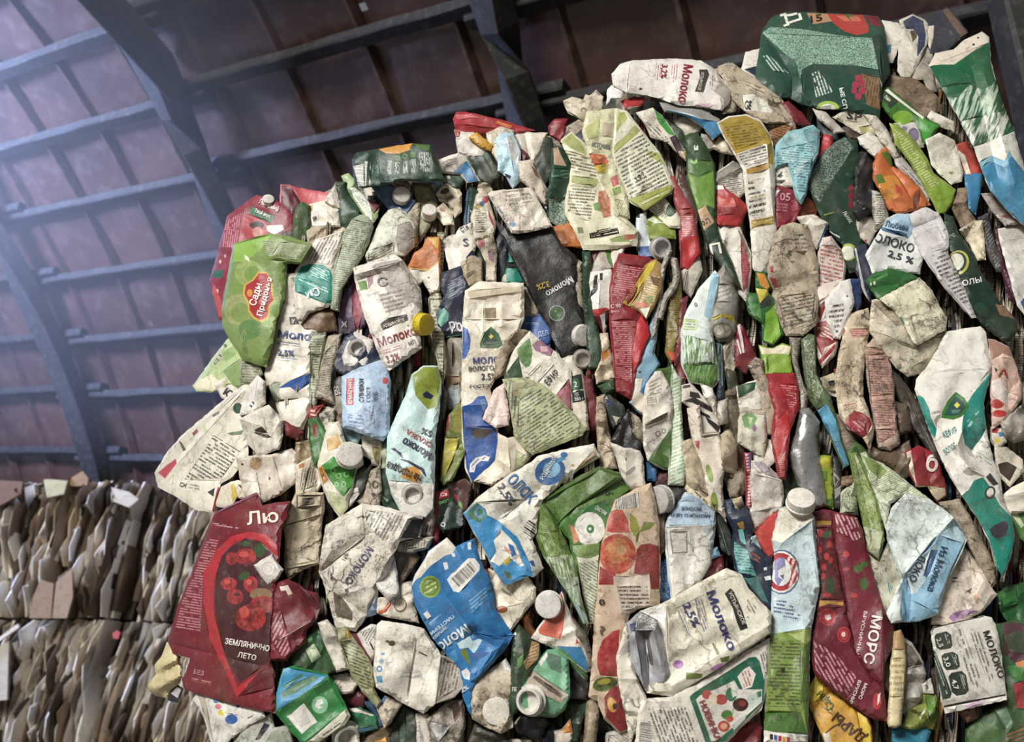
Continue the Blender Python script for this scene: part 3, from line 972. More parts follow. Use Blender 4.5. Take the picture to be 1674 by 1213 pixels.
def board_panel(root, pts, col, lift=0.12, name='cardboard_flap', dist=BY):
    """a flat flap of board lying against the front of a bale"""
    P = [back(x, y, dist) - np.array([0, lift, 0]) for x, y in pts]
    n = len(P)
    vs = P + [p + np.array([0.0, 0.02, 0]) for p in P]
    fs = [tuple(range(n)), tuple(range(2 * n - 1, n - 1, -1))] + [(i, i + n, (i + 1) % n + n, (i + 1) % n) for i in range(n)]
    return link(name, vs, fs, board_mat(col), parent=root)

b1 = cardboard_bale('upper left cardboard bale with brown torn flaps along its top', [(-130, 800), (262, 792), (212, 1012), (-150, 1012)], 0.05, 1, 66)
b2 = cardboard_bale('upper right cardboard bale beside the strawberry juice carton', [(268, 806), (470, 806), (420, 1018), (222, 1018)], 0.05, 2, 66)
b3 = cardboard_bale('lower left cardboard bale with a flat grey board on its face', [(-150, 1018), (208, 1016), (150, 1250), (-170, 1250)], 0.05, 3, 66)
b4 = cardboard_bale('lower right cardboard bale of pale upright sheets under the crumpled yellow film', [(212, 1022), (440, 1022), (395, 1250), (150, 1250)], 0.05, 4, 66)
def zz(pts, x0=0, y0=760, s=2.6775):
    return [(x0 + x / s, y0 + y / s) for x, y in pts]
board_panel(b3, zz([(20, 1000), (60, 860), (90, 820), (155, 785), (150, 1030), (62, 1035)]), 'b8b0a6', 0.27)
board_panel(b3, zz([(20, 950), (30, 900), (85, 800), (200, 715), (205, 730), (100, 805), (75, 850)]), 'd6d0c4', 0.29)
board_panel(b1, zz([(235, 690), (250, 600), (280, 530), (335, 545), (325, 690)]), '8d7864', 0.26)
board_panel(b1, zz([(330, 690), (345, 540), (410, 480), (415, 600), (390, 690)]), '97836f', 0.26)
board_panel(b1, zz([(25, 70), (70, 110), (200, 118), (190, 170), (120, 210), (60, 240), (30, 160)]), '6e5747', 0.25)
board_panel(b1, zz([(285, 110), (310, 108), (385, 115), (370, 170), (300, 185)]), 'b0ab88', 0.25)
board_panel(b1, zz([(355, 110), (430, 64), (455, 95), (450, 125), (370, 130)]), '94785e', 0.2)
board_panel(b1, zz([(565, 140), (640, 160), (680, 190), (640, 225), (575, 200)]), 'c2bcae', 0.24)
board_panel(b4, zz([(525, 745), (545, 730), (560, 742), (550, 768), (530, 765)]), 'c96a78', 0.1, 'pink_wrapper_scrap')
board_panel(b2, zz([(752, 438), (860, 365), (865, 380), (765, 452)]), 'dcd8d0', 0.16)
# the bales underneath, below the frame
def plain_bale(label, x0, x1, top, seed):
    rnd = random.Random(seed)
    vs, fs = [], []
    n = 40
    for zi in range(9):
        for i in range(n + 1):
            vs.append((x0 + (x1 - x0) * i / n, BY + rnd.uniform(-0.03, 0.03), top * zi / 8))
    for zi in range(8):
        for i in range(n):
            b = zi * (n + 1) + i
            fs.append((b, b + 1, b + n + 2, b + n + 1))
    m = len(vs)
    vs += [(v[0], BY + 0.6, v[2]) for v in vs]
    fs += [tuple(k + m for k in reversed(f)) for f in fs[:]]
    ring = list(range(n + 1)) + [j * (n + 1) + n for j in range(1, 9)] + [8 * (n + 1) + i for i in range(n - 1, -1, -1)] + [j * (n + 1) for j in range(7, 0, -1)]
    for i in range(len(ring)):
        a, b = ring[i], ring[(i + 1) % len(ring)]
        fs.append((b, a, a + m, b + m))
    o = link('cardboard_bale', vs, fs, board_mat('7d6957'))
    tag(o, label, 'bale')
zb = float(back(0, 1250)[2])
xl, xm, xr = float(back(-170, 1250)[0]), float(back(150, 1250)[0]), float(back(395, 1250)[0])
plain_bale('bottom cardboard bale under the lower left one', xl, xm - 0.01, zb, 8)
plain_bale('bottom cardboard bale under the lower right one', xm + 0.01, xr, zb, 9)
# ================================================================== the pieces on the face of the bale, traced zone by zone
WH, CR, DK = 'd6cfc2', 'cfc5b2', '26402f'
# ---- left upper corner
zone(240, 280, 4.3333)
c(10, 'juice_carton', 'dark red berry juice carton with green banner at the left edge', '580,320 650,270 780,178 860,195 950,235 1040,330 1035,490 900,560 640,620 560,1060 520,1045 455,770 520,540', '8f2238', [
 ('p', 'b53a4c', '690,300 830,350 870,420 860,470 650,540 655,400'), ('p', '1d6b4d', '735,248 905,318 885,368 722,298'), ('t', 'Твой вкус', 762, 285, 120, 26, -23, 'd8d4cc'),
 ('t', 'Любимый', 790, 225, 150, 38, -24, 'e0c8c8'), ('e', '33202a', 780, 382, 52, 28), ('e', 'cf8078', 785, 430, 38, 36), ('p', 'd8cec4', '850,385 960,378 972,412 900,450 850,420'), ('e', '33122a', 990, 455, 50, 30),
 ('l', '9a2c40', 'd79aa4', '565,345 680,290 640,540 528,535', 82, 15), ('p', '1d6045', '470,705 545,698 535,755 458,752'), ('e', 'd9b0a8', 520, 640, 8, 14), ('e', 'd9b0a8', 555, 600, 6, 12), ('e', 'd9b0a8', 500, 850, 8, 16), ('e', 'd9b0a8', 590, 690, 6, 12), ('p', 'c84a4a', '470,790 520,900 540,1040 510,1030 462,860')],
 d=.25, F=[(685, 290, 640, 560, 6, 10)], kids=[('cap', 860, 215, 45, 34, .1, -.9, 'd6d0c8')], n=3)
c(40, 'juice_carton', 'light green apple juice carton with a red cloud logo at the left edge', '620,520 760,480 880,450 1000,470 1165,525 1090,645 985,650 965,900 905,1060 885,1213 840,1380 690,1330 580,1160 545,1090 540,960 570,800', '7f9a4e', [
 ('p', '94c04e', '620,520 880,450 800,560 700,640 612,640'), ('em', 'a3b468', '8aa458', 720, 720, 98, 92), ('e', '7f9c48', 750, 730, 60, 60), ('em', 'a5a86a', '8a9a58', 645, 980, 100, 112), ('e', '87a050', 660, 1000, 66, 70), ('e', '608a46', 730, 1120, 80, 70),
 ('e', '8fae58', 860, 960, 80, 150), ('p', '869656', '960,480 1165,525 1090,645 860,625'), ('l', '8a9a5c', '4a5636', '820,490 1150,530 1090,630 850,600', -12, 14), ('p', 'd9e4c8', '690,590 720,610 730,640 700,625'),
 ('p', 'e0b23c', '745,770 790,708 850,712 888,770 893,850 908,910 873,962 862,1045 810,1070 752,1042 716,990 712,930 678,870 690,800'), ('p', 'b3202a', '755,775 795,722 846,725 876,775 881,852 894,910 860,957 849,1033 810,1055 762,1031 729,985 725,928 692,868 702,806'),
 ('e', 'd9952e', 728, 862, 20, 26), ('t', 'Сады', 770, 955, 160, 52, 73, 'efe6da'), ('t', 'Придонья', 815, 1028, 280, 40, 75, 'efe6da'), ('l', '7f9a4e', '3f5a2a', '700,1100 720,1330 690,1320 670,1120', 85, 12)],
 d=.2, H=9, W=16, n=4, F=[(620, 560, 560, 1000, 4, 10), (860, 600, 1000, 640, 4, 12)])
c(20, 'juice_carton', 'narrow dark green carton edge right of the red berry carton', '1060,270 1100,225 1145,245 1150,400 1130,510 1040,490 1035,420', '42603a', [], d=.5, H=12, W=12)
c(5, 'juice_carton', 'pinkish red carton corner sticking up left of the dark green juice box', '955,95 1010,105 1060,125 1300,165 1280,230 1100,240 1060,280 1045,330 950,235', 'd3626a', [('p', '5c1c28', '955,95 1020,110 1090,215 1060,280 1040,325 950,235')], d=.2, F=[(1020, 110, 1080, 240, 7, 12)])
zone(500, 170, 4.3333)
c(15, 'folded_carton', 'grey-white folded carton with small arrow mark below the pinkish red corner', '20,720 140,690 240,740 240,860 60,870 10,850', WH, [('p', '3a342e', '45,800 75,795 80,815 55,840'), ('p', 'c9a24a', '5,720 45,715 50,750 15,765')], n=6)
c(18, 'folded_carton', 'beige crumpled fold under the grey-white arrow carton', '10,860 180,830 285,880 270,940 60,1010 20,990', 'bcae98', [], d=.7, n=7, A=4)
c(24, 'juice_carton', 'twisted light green carton hanging left below the dark green juice box', '260,510 300,500 340,540 340,600 430,680 510,720 500,800 470,860 400,760 330,650 300,600', '9fb582', [('p', 'd6dacb', '310,590 390,590 450,700 480,840 430,800 340,660'), ('p', '7f2c3a', '430,620 520,690 520,740 480,780 440,680'), ('l', 'd6dacb', '6a7a5a', '340,640 440,700 450,790', -55, 12)], W=20, H=9)
c(18, 'juice_carton', 'dark green strip with pale sheen left of the grey-green printed roll', '220,550 280,560 300,640 380,720 380,790 290,880 250,840 240,700', '2c4a35', [], d=.4, H=10)
c(22, 'folded_carton', 'small white folded tip on the dark green strip', '140,690 220,560 240,600 245,740 190,720', WH, [])
c(50, 'juice_carton', 'dark green juice box lying on top with bar code and orange disc', '325,390 360,345 520,315 760,278 890,290 910,340 930,430 990,550 860,550 700,545 540,580 380,600 345,540', '20402f', [
 ('p', 'dc9a34', '515,322 640,290 755,278 735,325 660,352 570,350'), ('p', '52702c', '762,282 880,292 870,330 790,305'), ('b', '335,440 410,425 415,585 372,590', 86, 3), ('l', '20402f', 'd8d6cc', '415,405 458,402 460,575 420,580', 86, 42),
 ('l', '20402f', '6a8a7a', '470,430 515,425 520,510 480,515', 86, 9), ('l', '20402f', 'cfd6cc', '582,400 608,398 608,500 578,495', 86, 10), ('l', '20402f', 'cfd6cc', '632,410 665,410 660,495 630,495', 86, 10), ('l', '20402f', 'cfd6cc', '688,405 722,402 722,490 688,490', 86, 10), ('l', '20402f', 'cfd6cc', '745,390 778,388 775,485 745,485', 86, 10), ('l', '20402f', 'cfd6cc', '800,335 880,345 880,480 812,470', 86, 12),
 ('e', '55803a', 650, 382, 21, 21), ('e', '55803a', 702, 370, 21, 21), ('e', '55803a', 757, 358, 21, 21), ('e', '2f5a35', 650, 382, 10, 10), ('e', '2f5a35', 702, 370, 10, 10)],
 d=.2, H=12, W=16, n=2, t=60, g=(0, .05))
c(22, 'milk_carton', 'blue carton with white screw cap beneath the dark green juice box', '470,590 600,575 770,690 690,812 620,780 540,680', '5a86b0', [('p', '3466a0', '620,700 770,690 690,812 620,780')], d=.4, kids=[('cap', 675, 660, 66, 55, .15, -.45, 'd9d3ca')])
c(14, 'juice_carton', 'olive carton with tilted white cap right of the blue capped carton', '760,560 880,580 900,640 930,720 870,870 790,1000 720,880 720,780 790,700', '84825c', [('l', '84825c', 'c0bc98', '770,590 880,600 880,660 780,680', 20, 16)], d=.7, kids=[('cap', 872, 790, 56, 75, .1, -.75, 'd9d3ca')])
c(27, 'carton_fragment', 'small torn brown scrap under the dark green juice box', '620,540 700,520 740,580 680,600 640,590', 'b09880', [], n=5)
c(20, 'folded_carton', 'beige carton with a dark hole right of the second white cap', '930,640 970,575 1060,580 1095,640 1095,760 1060,800 1010,700 950,680', 'c9bda6', [('e', '2a2622', 985, 618, 34, 20, 20)], d=.7, n=7)
c(23, 'folded_carton', 'small cream folded carton below the beige carton with a hole', '935,740 970,705 1030,780 1040,850 980,850 940,800', 'd0c5ae', [('p', 'b58a84', '945,730 990,745 985,765 945,752')], d=.6)
c(20, 'carton_strip', 'upright wrinkled grey-beige strip beside the olive capped carton', '720,800 770,700 800,700 780,900 780,1010 750,1020 730,900', 'b0a48e', [], d=.8, n=8, H=9)
c(26, 'milk_carton', 'smeared grey-white carton end above the red-lettered milk carton', '590,760 660,740 740,820 770,880 760,1010 700,1070 640,1070 440,1130 430,1080 480,950 540,820', 'cdcebe', [('p', '8d857a', '650,860 740,830 768,890 758,1010 700,1065 650,1040 640,930'), ('l', 'cdcebe', '5a5a50', '450,1040 620,980 620,1060 445,1110', 28, 16)], d=.9, H=10, W=18)
zone(460, 380, 4.3333)
c(30, 'juice_carton', 'orange slice carton with white torn end near the upper left', '1040,40 1115,35 1120,300 1110,410 1060,430 1010,340 970,370 890,280 905,245 950,150 1010,110', 'd2772c', [('p', 'e6b450', '1040,40 1115,35 1110,120 1085,100'), ('p', 'd9b060', '905,245 1030,262 1110,200 1112,215 1035,275 900,258'), ('p', 'd6cfc0', '890,280 905,258 1035,275 1112,215 1125,430 880,430'), ('p', '2a2622', '1030,320 1050,310 1050,330')], d=.4)
c(26, 'carton_strip', 'long thin striped strip right of the orange slice carton', '1115,0 1150,0 1140,200 1120,420 1140,700 1160,960 1150,1100 1110,900 1060,700 1050,470 1100,400', 'b4b198', [('l', 'b4b198', '4a4a3a', '1100,0 1160,0 1150,300 1150,1050 1060,700 1050,420 1110,380', 0, 26)], d=.9, H=11, W=9)
c(4, 'juice_carton', 'dark green carton half hidden behind the orange slice carton', '920,180 1040,60 1040,0 1120,-20 1115,30 1040,50 960,150', '24402f', [], d=.3)
c(30, 'juice_carton', 'grey-green rolled carton covered in fine print lines', '503,-80 560,-115 623,-110 643,-40 615,60 560,180 480,300 420,400 400,560 360,540 365,300 400,150 440,20', '9aa38a', [('l', 'a3aa92', '434a38', '500,-90 640,-60 560,180 420,400 400,540 365,520 370,300 440,20', -9, 15)], d=.5, H=16, W=22, n=3)
P5 = c(32, 'kefir_carton', 'white carton with a wavy teal patch at the left edge', '250,60 440,-10 420,80 365,250 370,470 330,520 200,560 130,640 115,600 95,400 105,280 150,220', 'd6cdc0', [('l', None, '3c3a38', '255,55 430,0 400,100 350,230 200,210 180,190', 62, 21), ('p', '129080', '95,330 140,240 200,222 300,228 350,270 368,330 370,505 310,505 98,420'), ('l', '129080', 'b8dcd2', '215,240 340,270 350,350 180,300', -30, 15), ('t', 'См', 255, 385, 95, 60, 205, 'd8e4dc'), ('l', '129080', 'b8dcd2', '120,310 340,400 330,430 120,340', -24, 18)], d=.4, H=12, W=26, n=4)
c(24, 'torn_base', 'torn brown inside', '130,640 200,580 310,545 370,530 400,700 300,710 160,690', '80664f', [], d=.6, n=7, parent=P5)
c(25, 'milk_carton', 'white milk carton with blue lettering at the left edge', '20,300 95,290 110,600 130,650 310,720 215,740 195,1010 215,1130 200,1250 150,1390 40,1400 -110,1010 -80,850 -40,680 0,480', WH, [
 ('t', 'Моло', -28, 742, 235, 55, -5, '22508f'), ('p', '33312f', '55,600 118,595 118,650 62,657'), ('t', 'У', 72, 643, 24, 30, 0, 'd0cac0'), ('l', None, '4a6a9a', '-32,768 140,795 140,822 -32,800', -8, 16), ('t', '2,5%', -28, 868, 115, 42, -4, '22508f'), ('l', None, '4a6a9a', '-32,885 110,892 110,912 -32,905', -4, 16),
 ('p', '2a5ca8', '-25,1105 20,1075 60,1050 205,1000 215,1060 110,1130 60,1095'), ('p', '9aa08e', '-100,1090 0,1060 -20,1130 0,1180 -80,1190'), ('p', '2c2a26', '-60,1195 120,1172 120,1178 -60,1204')], d=.35, H=10, W=18, F=[(-60, 1200, 130, 1175, -6, 10)])
c(15, 'juice_carton', 'purple and dark pink carton edge beside the red-lettered milk carton', '520,320 550,420 590,560 600,650 480,720 410,720 400,600 430,470 470,400', '584060', [('p', '9c3552', '520,330 545,440 580,560 540,700 510,600 500,450'), ('p', '252640', '410,600 470,620 470,715 410,715'), ('t', 'Ж', 425, 670, 40, 40, 0, 'c8c4cc')], d=.4, H=12)
c(46, 'milk_carton', 'dirty white milk carton with red lettering and yellow cap at left', '515,260 640,215 800,165 850,200 900,280 980,420 990,560 960,600 985,815 760,970 730,940 600,600 530,340', 'd8d0c6', [
 ('p', 'a09890', '640,235 830,190 900,290 980,420 988,550 930,500 850,520 760,440 700,330'), ('t', 'С', 685, 385, 75, 65, 10, '6a6460'), ('l', 'b0a89e', '5a544e', '690,440 860,400 900,520 740,570', 14, 30), ('p', '322e2b', '700,650 720,630 760,605 890,578 900,622 800,655 722,693'), ('t', 'УСТЬЯНСКОЕ', 722, 676, 160, 22, 18, 'd8d0c0'),
 ('t', 'Молоко', 692, 808, 282, 62, 19, '8f2230'), ('l', None, 'a04a54', '712,832 850,790 860,828 722,862', 17, 17), ('t', '3,2%', 748, 922, 95, 48, 17, '8f2230'), ('t', 'мл', 905, 800, 50, 26, 25, '6a6460'), ('p', '6f9a45', '540,350 600,340 612,405 560,412'), ('p', '9a7a86', '605,310 650,300 650,350 620,400')],
 d=.7, H=11, W=14, n=4, F=[(520, 300, 850, 200, 6, 10), (535, 345, 700, 290, -4, 8)], kids=[('cap', 985, 650, 78, 70, .95, 0.05, 'c9b326')])
c(27, 'milk_carton', 'navy carton corner under the dirty red-lettered milk carton', '360,850 440,760 500,720 650,780 720,900 700,930 560,960 440,1000 370,950', '26324a', [], d=.5)
c(34, 'milk_carton', 'white carton end with an open grey spout above the pale blue cream carton', '440,880 480,750 520,712 640,770 640,800 590,940 560,955 450,930', 'd3ccc4', [], d=.5, kids=[('spout', 535, 822, 52, 30, .1, -.1, 'b5b0aa')], n=3)
c(28, 'carton_strip', 'grey printed strip twisting down beside the blue-lettered milk carton', '300,900 340,740 420,720 390,860 350,1000 340,1100 380,1213 240,1160 250,1100', 'a29886', [('l', 'a29886', '4a453c', '300,880 400,740 350,1000 330,1150 250,1120', 10, 16)], d=.9, H=10)
c(22, 'carton_strip', 'pale green printed strip right of the blue-lettered milk carton', '195,740 310,730 300,830 265,1000 235,1250 200,1200 195,1000', 'b3b8a0', [('l', 'b3b8a0', '5c6650', '200,745 300,740 260,1000 230,1220 200,1180', 0, 18)], d=.6, H=8)
zone(700, 300, 4.3333)
c(28, 'milk_carton', 'white carton with dark letter S above the navy carton', '230,320 300,280 330,440 310,520 250,560 230,620 160,620 110,410 150,380 200,370', WH, [('t', 'S', 250, 445, 40, 55, 8, '26304a'), ('t', 'ств', 238, 345, 60, 34, 35, '4a4a50'), ('p', '28324c', '270,520 310,470 352,510 300,560')], d=.6, n=6)
c(31, 'folded_carton', 'tan rounded carton end above the navy carton', '240,560 300,505 370,540 375,690 290,720 260,650', 'b3a58c', [('p', '8a7c68', '270,640 330,610 335,630 280,670')], d=.7, H=12)
c(24, 'juice_carton', 'white carton with red and blue dots left of the charcoal carton', '350,80 400,60 440,180 470,300 460,360 330,400 310,240', 'd4ccba', [('e', 'c23a5a', 405, 115, 22, 26), ('e', '4a8ab8', 380, 145, 18, 20), ('e', 'd8c05a', 355, 165, 18, 22), ('p', 'b0304a', '420,170 470,290 465,320 430,240'), ('l', 'd4ccba', '5a544c', '335,195 415,190 410,340 335,350', 3, 16)], d=.5)
c(22, 'juice_carton', 'white and pink carton below the dotted white carton', '340,400 450,360 480,470 470,700 420,690 420,560', 'c5b8a6', [('e', 'c44a66', 378, 425, 26, 30), ('p', '7a8a5a', '350,395 440,365 445,375 355,408'), ('p', '8a6a72', '420,470 460,460 465,560 430,540')], d=.8)
c(18, 'juice_carton', 'dark green strip running down left of the charcoal carton', '300,0 350,60 310,240 320,340 350,440 430,620 420,690 380,690 300,420', '22402f', [], d=.4, H=10)
c(20, 'carton_fragment', 'beige wad at the top of the dark green strip', '360,0 430,0 450,60 400,70 350,90', 'b0a58e', [], d=.8, n=7)
c(33, 'milk_carton', 'navy carton with mint circle and white script', '100,640 230,590 270,720 280,760 250,830 245,1070 130,1090 70,1010 65,930 120,800 90,720', '1e2746', [('p', '62b29e', '75,905 110,880 145,920 142,970 92,1016 66,990'), ('t', 'Ро', 165, 1060, 85, 82, 14, 'd4d2d4'), ('t', 'каждый', 135, 1045, 90, 18, 38, 'b4b8c8'), ('l', '1e2746', '8088a0', '130,700 240,650 262,740 140,820', 27, 16), ('p', '5aa094', '140,1078 245,1066 246,1074 132,1092')], d=.25, H=10, W=16)
c(20, 'folded_carton', 'grey-brown carton fold with a dark slit below the navy carton', '115,1150 160,1095 240,1090 250,1250 240,1510 200,1630 140,1590 130,1390 105,1215', '8f877b', [('p', '3a342e', '170,1130 180,1130 178,1300 168,1300'), ('p', '8a6a48', '135,1365 235,1365 235,1410 140,1420'), ('p', '98a8ae', '140,1450 230,1440 220,1550 150,1600')], d=.7, H=9)
c(14, 'milk_carton', 'black carton edge behind the left side of the charcoal carton', '480,300 560,400 580,470 570,590 520,690 500,700 480,460', '202228', [], d=.2)
c(20, 'kefir_carton', 'teal carton corner left of the charcoal carton', '590,470 600,520 690,700 640,710 550,700 530,690 570,590', '168a78', [('p', '1c2a2c', '560,560 640,560 640,600 560,600'), ('p', 'b8b0a0', '530,650 555,640 550,700 525,695')], d=.3)
P4 = c(38, 'milk_carton', 'charcoal milk carton with white and yellow lettering upside down', '480,250 560,340 640,360 880,320 940,440 1040,520 1040,640 1060,860 1110,1000 1120,1150 940,1230 900,1130 790,900 600,520', '131518', [
 ('t', 'Молоко', 1012, 658, 215, 46, 211, 'c8c8c8'), ('t', '3,2%', 852, 692, 92, 42, 196, 'd0a63a'), ('e', '7c8a80', 912, 918, 58, 56), ('e', '26302a', 912, 918, 50, 49), ('e', '2f5c32', 912, 918, 42, 40), ('e', '6a9a4a', 900, 905, 12, 8), ('e', '4a7a3a', 925, 930, 16, 9), ('l', None, '8a8a8c', '880,1060 915,1130 905,1140 870,1075', -62, 18)],
 d=.15, H=9, W=14, n=3, A=2, F=[(600, 520, 790, 900, 4, 10)], kids=[('cap', 1085, 1078, 78, 40, .55, 0, 'd6d0ca')])
c(54, 'folded_end', 'square white folded end', '420,75 450,55 730,25 880,305 800,325 640,355 590,350', 'd4cabb', [('l', None, '5c86a8', '495,145 570,250 540,285 478,165', -50, 30), ('e', '6a98b8', 598, 290, 24, 18), ('l', None, '7a7066', '520,60 700,40 760,130 560,150', 5, 30)], d=.8, H=6, W=10, n=4, A=2, F=[(640, 60, 760, 280, 3, 14)], parent=P4)
c(26, 'folded_carton', 'grungy white carton side left of the charcoal carton tip', '670,720 780,860 770,930 680,940', 'b5aa98', [], d=1)
c(30, 'milk_carton', 'blue carton panel squeezed under the charcoal carton', '665,925 760,885 820,950 870,1050 860,1150 720,1070 660,1020', '2a5aa2', [('t', 'ДЕЛ', 780, 1085, 75, 34, 12, 'a8b8d8'), ('l', None, 'a8b8d8', '690,985 780,985 780,1000 690,1000', 0, 15)], d=.3)
c(44, 'juice_carton', 'long dark green strip right of the charcoal carton', '1100,480 1150,470 1140,700 1180,950 1230,1180 1220,1300 1140,1320 1130,1100 1110,900', '284630', [], d=.4, H=13, W=12, n=3)
c(34, 'carton_strip', 'grey-beige strip between the charcoal carton and dark green strip', '1040,520 1080,560 1090,760 1100,900 1060,860 1040,640', 'a59985', [], d=.8, H=9)
zone(700, 520, 4.3333)
c(42, 'milk_carton', 'tall white milk carton with green triangle emblem and blue base', '270,-190 360,-250 670,-240 670,10 640,80 560,180 510,300 470,420 430,500 440,600 400,700 480,760 500,900 480,1000 400,1090 310,1160 270,1060 250,840 245,600 250,300 250,60', 'ddd4c2', [
 ('p', '2a60ae', '245,60 280,80 300,140 295,220 265,285 240,290'), ('p', '1a58aa', '240,630 310,600 350,555 400,550 420,600 430,720 480,780 500,900 480,1000 400,1090 310,1160 270,1060 248,840'), ('p', '48403e', '310,800 350,780 440,785 465,800 400,850 350,860 320,840'),
 ('p', '2c6a30', '445,60 500,110 530,190 500,212 370,212 366,180 400,100'), ('p', '1c4038', '445,90 480,125 502,178 490,190 388,190 392,172 412,118'), ('p', 'e8d838', '446,113 464,130 446,147 428,130'), ('p', '46746a', '405,165 490,165 480,182 415,182'),
 ('t', 'МОЛО', 318, 322, 185, 44, 2, '2348a0'), ('t', 'ВОЛОГОД', 288, 378, 212, 34, 4, '30363c'), ('t', '2,5%', 377, 436, 108, 44, 2, '30363c'), ('t', 'ГОСТ 32', 296, 496, 160, 24, 2, '30363c'),
 ('p', 'd6d2cc', '292,1092 296,1035 335,990 400,972 437,985 425,1012 372,1012 338,1042 327,1092'), ('l', 'd6d2cc', '2348a0', '300,1070 310,1035 350,995 410,980 420,1000 360,1005 325,1040 320,1080', 45, 22), ('p', '6a94c8', '365,580 400,570 415,610 395,660 380,640'),
 ('p', '9a8a70', '395,-70 480,-75 482,0 400,0'), ('p', 'b5a890', '280,-190 660,-225 660,-180 560,-170 400,-130 290,-140')], d=.45, H=9, W=16, n=3, g=(.02, -.06),
 F=[(390, -90, 390, 100, 4, 8), (520, -90, 520, 60, 4, 8), (260, 10, 660, 5, -4, 8), (300, -140, 660, -190, 5, 12), (250, 620, 430, 610, 4, 12), (270, 770, 480, 770, 5, 12)])
c(48, 'carton_strip', 'grimy brown torn edge running diagonally beside the herb carton', '640,80 700,90 640,160 560,260 520,400 470,440 490,300 540,180', '9c8a72', [], d=1, n=6, H=7)
c(47, 'kefir_carton', 'white kefir carton with printed leaves right of the tall white milk carton', '720,100 780,160 900,250 1000,370 1010,440 1015,640 990,650 905,560 820,490 700,430 540,430 540,380 600,250 660,170', 'd6cfc2', [
 ('p', '558c3a', '630,220 720,140 740,250 720,340 690,352 640,290'), ('p', '3f7a30', '690,250 735,245 728,320 700,350 672,310'), ('p', '2f4f30', '545,420 560,380 640,270 655,340 672,425'), ('p', '95627e', '735,190 800,155 890,222 870,272 760,232'), ('p', 'c4a0a8', '790,200 840,200 850,235 800,240'), ('t', 'ЕФИР', 850, 478, 120, 48, 47, '26241f'),
 ('p', '2c2924', '775,455 888,328 893,333 780,462'), ('l', None, '4a4640', '705,400 790,320 800,335 720,415', 46, 15), ('l', '86203a', 'b8606e', '915,530 1000,425 1015,640 990,650 905,545', 20, 13)], d=.4, n=3, H=7)
c(52, 'carton_fragment', 'fan-shaped greenish sheet of fine print right of the tall white milk carton', '530,440 680,430 820,490 910,560 1040,700 1110,780 1090,820 740,960 690,920 620,840 600,700 570,520', 'acb08a', [('l', 'acb08a', '2e2c22', '640,560 810,500 900,560 1090,790 740,950 650,850', 33, 23), ('l', 'acb08a', '2e2c22', '545,450 640,450 640,840 600,700', 85, 26), ('p', 'a39a6a', '600,450 690,460 650,560 600,540')], d=.6, H=6, W=10, n=4, A=2)
c(49, 'folded_carton', 'pinkish white carton panel beside the blue base of the tall milk carton', '470,520 530,460 570,700 565,750 480,770 395,715 440,600', 'd8c4bc', [], d=.4, n=3)
c(44, 'folded_carton', 'cream folds below the fan of fine print', '500,820 560,860 610,850 690,920 740,960 640,1080 540,1130 450,1180 330,1160 480,1020 500,900', 'cfc5b2', [('p', 'a9ac88', '620,930 700,980 690,1060 630,1070')], d=.5, n=4, F=[(560, 860, 590, 1100, 9, 14), (500, 1000, 580, 1060, 5, 12)])
c(40, 'juice_carton', 'burgundy strip right of the dark labelled bottle neck', '1105,400 1150,440 1195,600 1190,790 1160,800 1120,650', '721c2c', [], d=.3, H=9)
c(43, 'yoghurt_bottle', 'white bottle with a dark green label above the blue and white milk carton', '950,290 1040,260 1080,360 1110,480 1110,590 1130,790 1100,800 1020,670 1015,420', 'cfc6b8', [('p', '222e2a', '1008,420 1085,395 1112,580 1020,602'), ('e', '3a6a48', 1045, 470, 30, 45), ('t', '2', 1032, 490, 26, 40, 5, 'c8ccc0'), ('t', '250 г', 1036, 585, 66, 22, 4, 'd0d0c8'), ('p', 'c8c4b8', '1025,515 1105,500 1105,512 1025,528')], d=.4, H=12, W=16, cat='bottle', kids=[('spout', 1090, 290, 55, 22, .2, .1, 'aaa49a')])
zone(760, 80, 4.3333)
P9 = c(20, 'juice_carton', 'red shiny carton crushed flat at the top left of the bale', '-75,500 -55,455 0,455 100,475 250,510 490,585 340,595 100,600 -30,590 -60,560', 'a8202c', [('p', 'cf5a60', '-60,470 0,462 110,482 -50,500'), ('p', 'c9742e', '230,505 340,545 320,562 220,525')], d=.15, n=5, F=[(-70, 530, 300, 570, 6, 10)])  # pink polygon paints a highlight into the red
c(24, 'side_flap', 'white flank with red drips', '-75,570 -40,580 0,590 40,610 30,680 -20,700 -55,650', 'd0c8bc', [('p', 'b03a40', '-72,570 -30,585 -40,625 -65,620')], d=.4, parent=P9)
c(25, 'plastic_bag', 'grey-white wad holding a yellow tab near the red shiny carton', '-55,640 0,600 60,600 120,690 180,715 120,760 20,750 -40,730', 'c9c2b8', [], d=.4, n=7)
c(33, 'carton_tab', 'yellow curled tab below the red shiny carton', '35,620 80,600 190,690 180,715 120,690', 'd6a02a', [], d=.2, H=6, W=6, n=1)
c(28, 'milk_carton', 'white carton with blue corner right of the dark green juice box', '-210,800 -45,745 15,795 95,935 20,940 -30,885 -170,870', 'd6cfc4', [('p', '2a84b8', '-85,875 15,795 95,935 20,945 -20,885'), ('l', None, '8a8078', '-160,800 -60,770 -40,800 -140,830', 15, 14)], d=.4)
c(24, 'juice_carton', 'dark green crumpled carton below the yellow curled tab', '20,790 100,720 160,720 250,900 180,950 60,890 20,850', '26382c', [('p', '4a5a4a', '110,730 160,730 235,880 210,900')], d=.5, n=6)
c(20, 'juice_carton', 'dark green scrap below the white carton with blue corner', '-165,880 -20,890 10,920 -30,960 -60,1000 -145,930', '28402f', [('p', 'c0c0ac', '-130,900 -110,895 -100,915 -120,925')], d=.4)
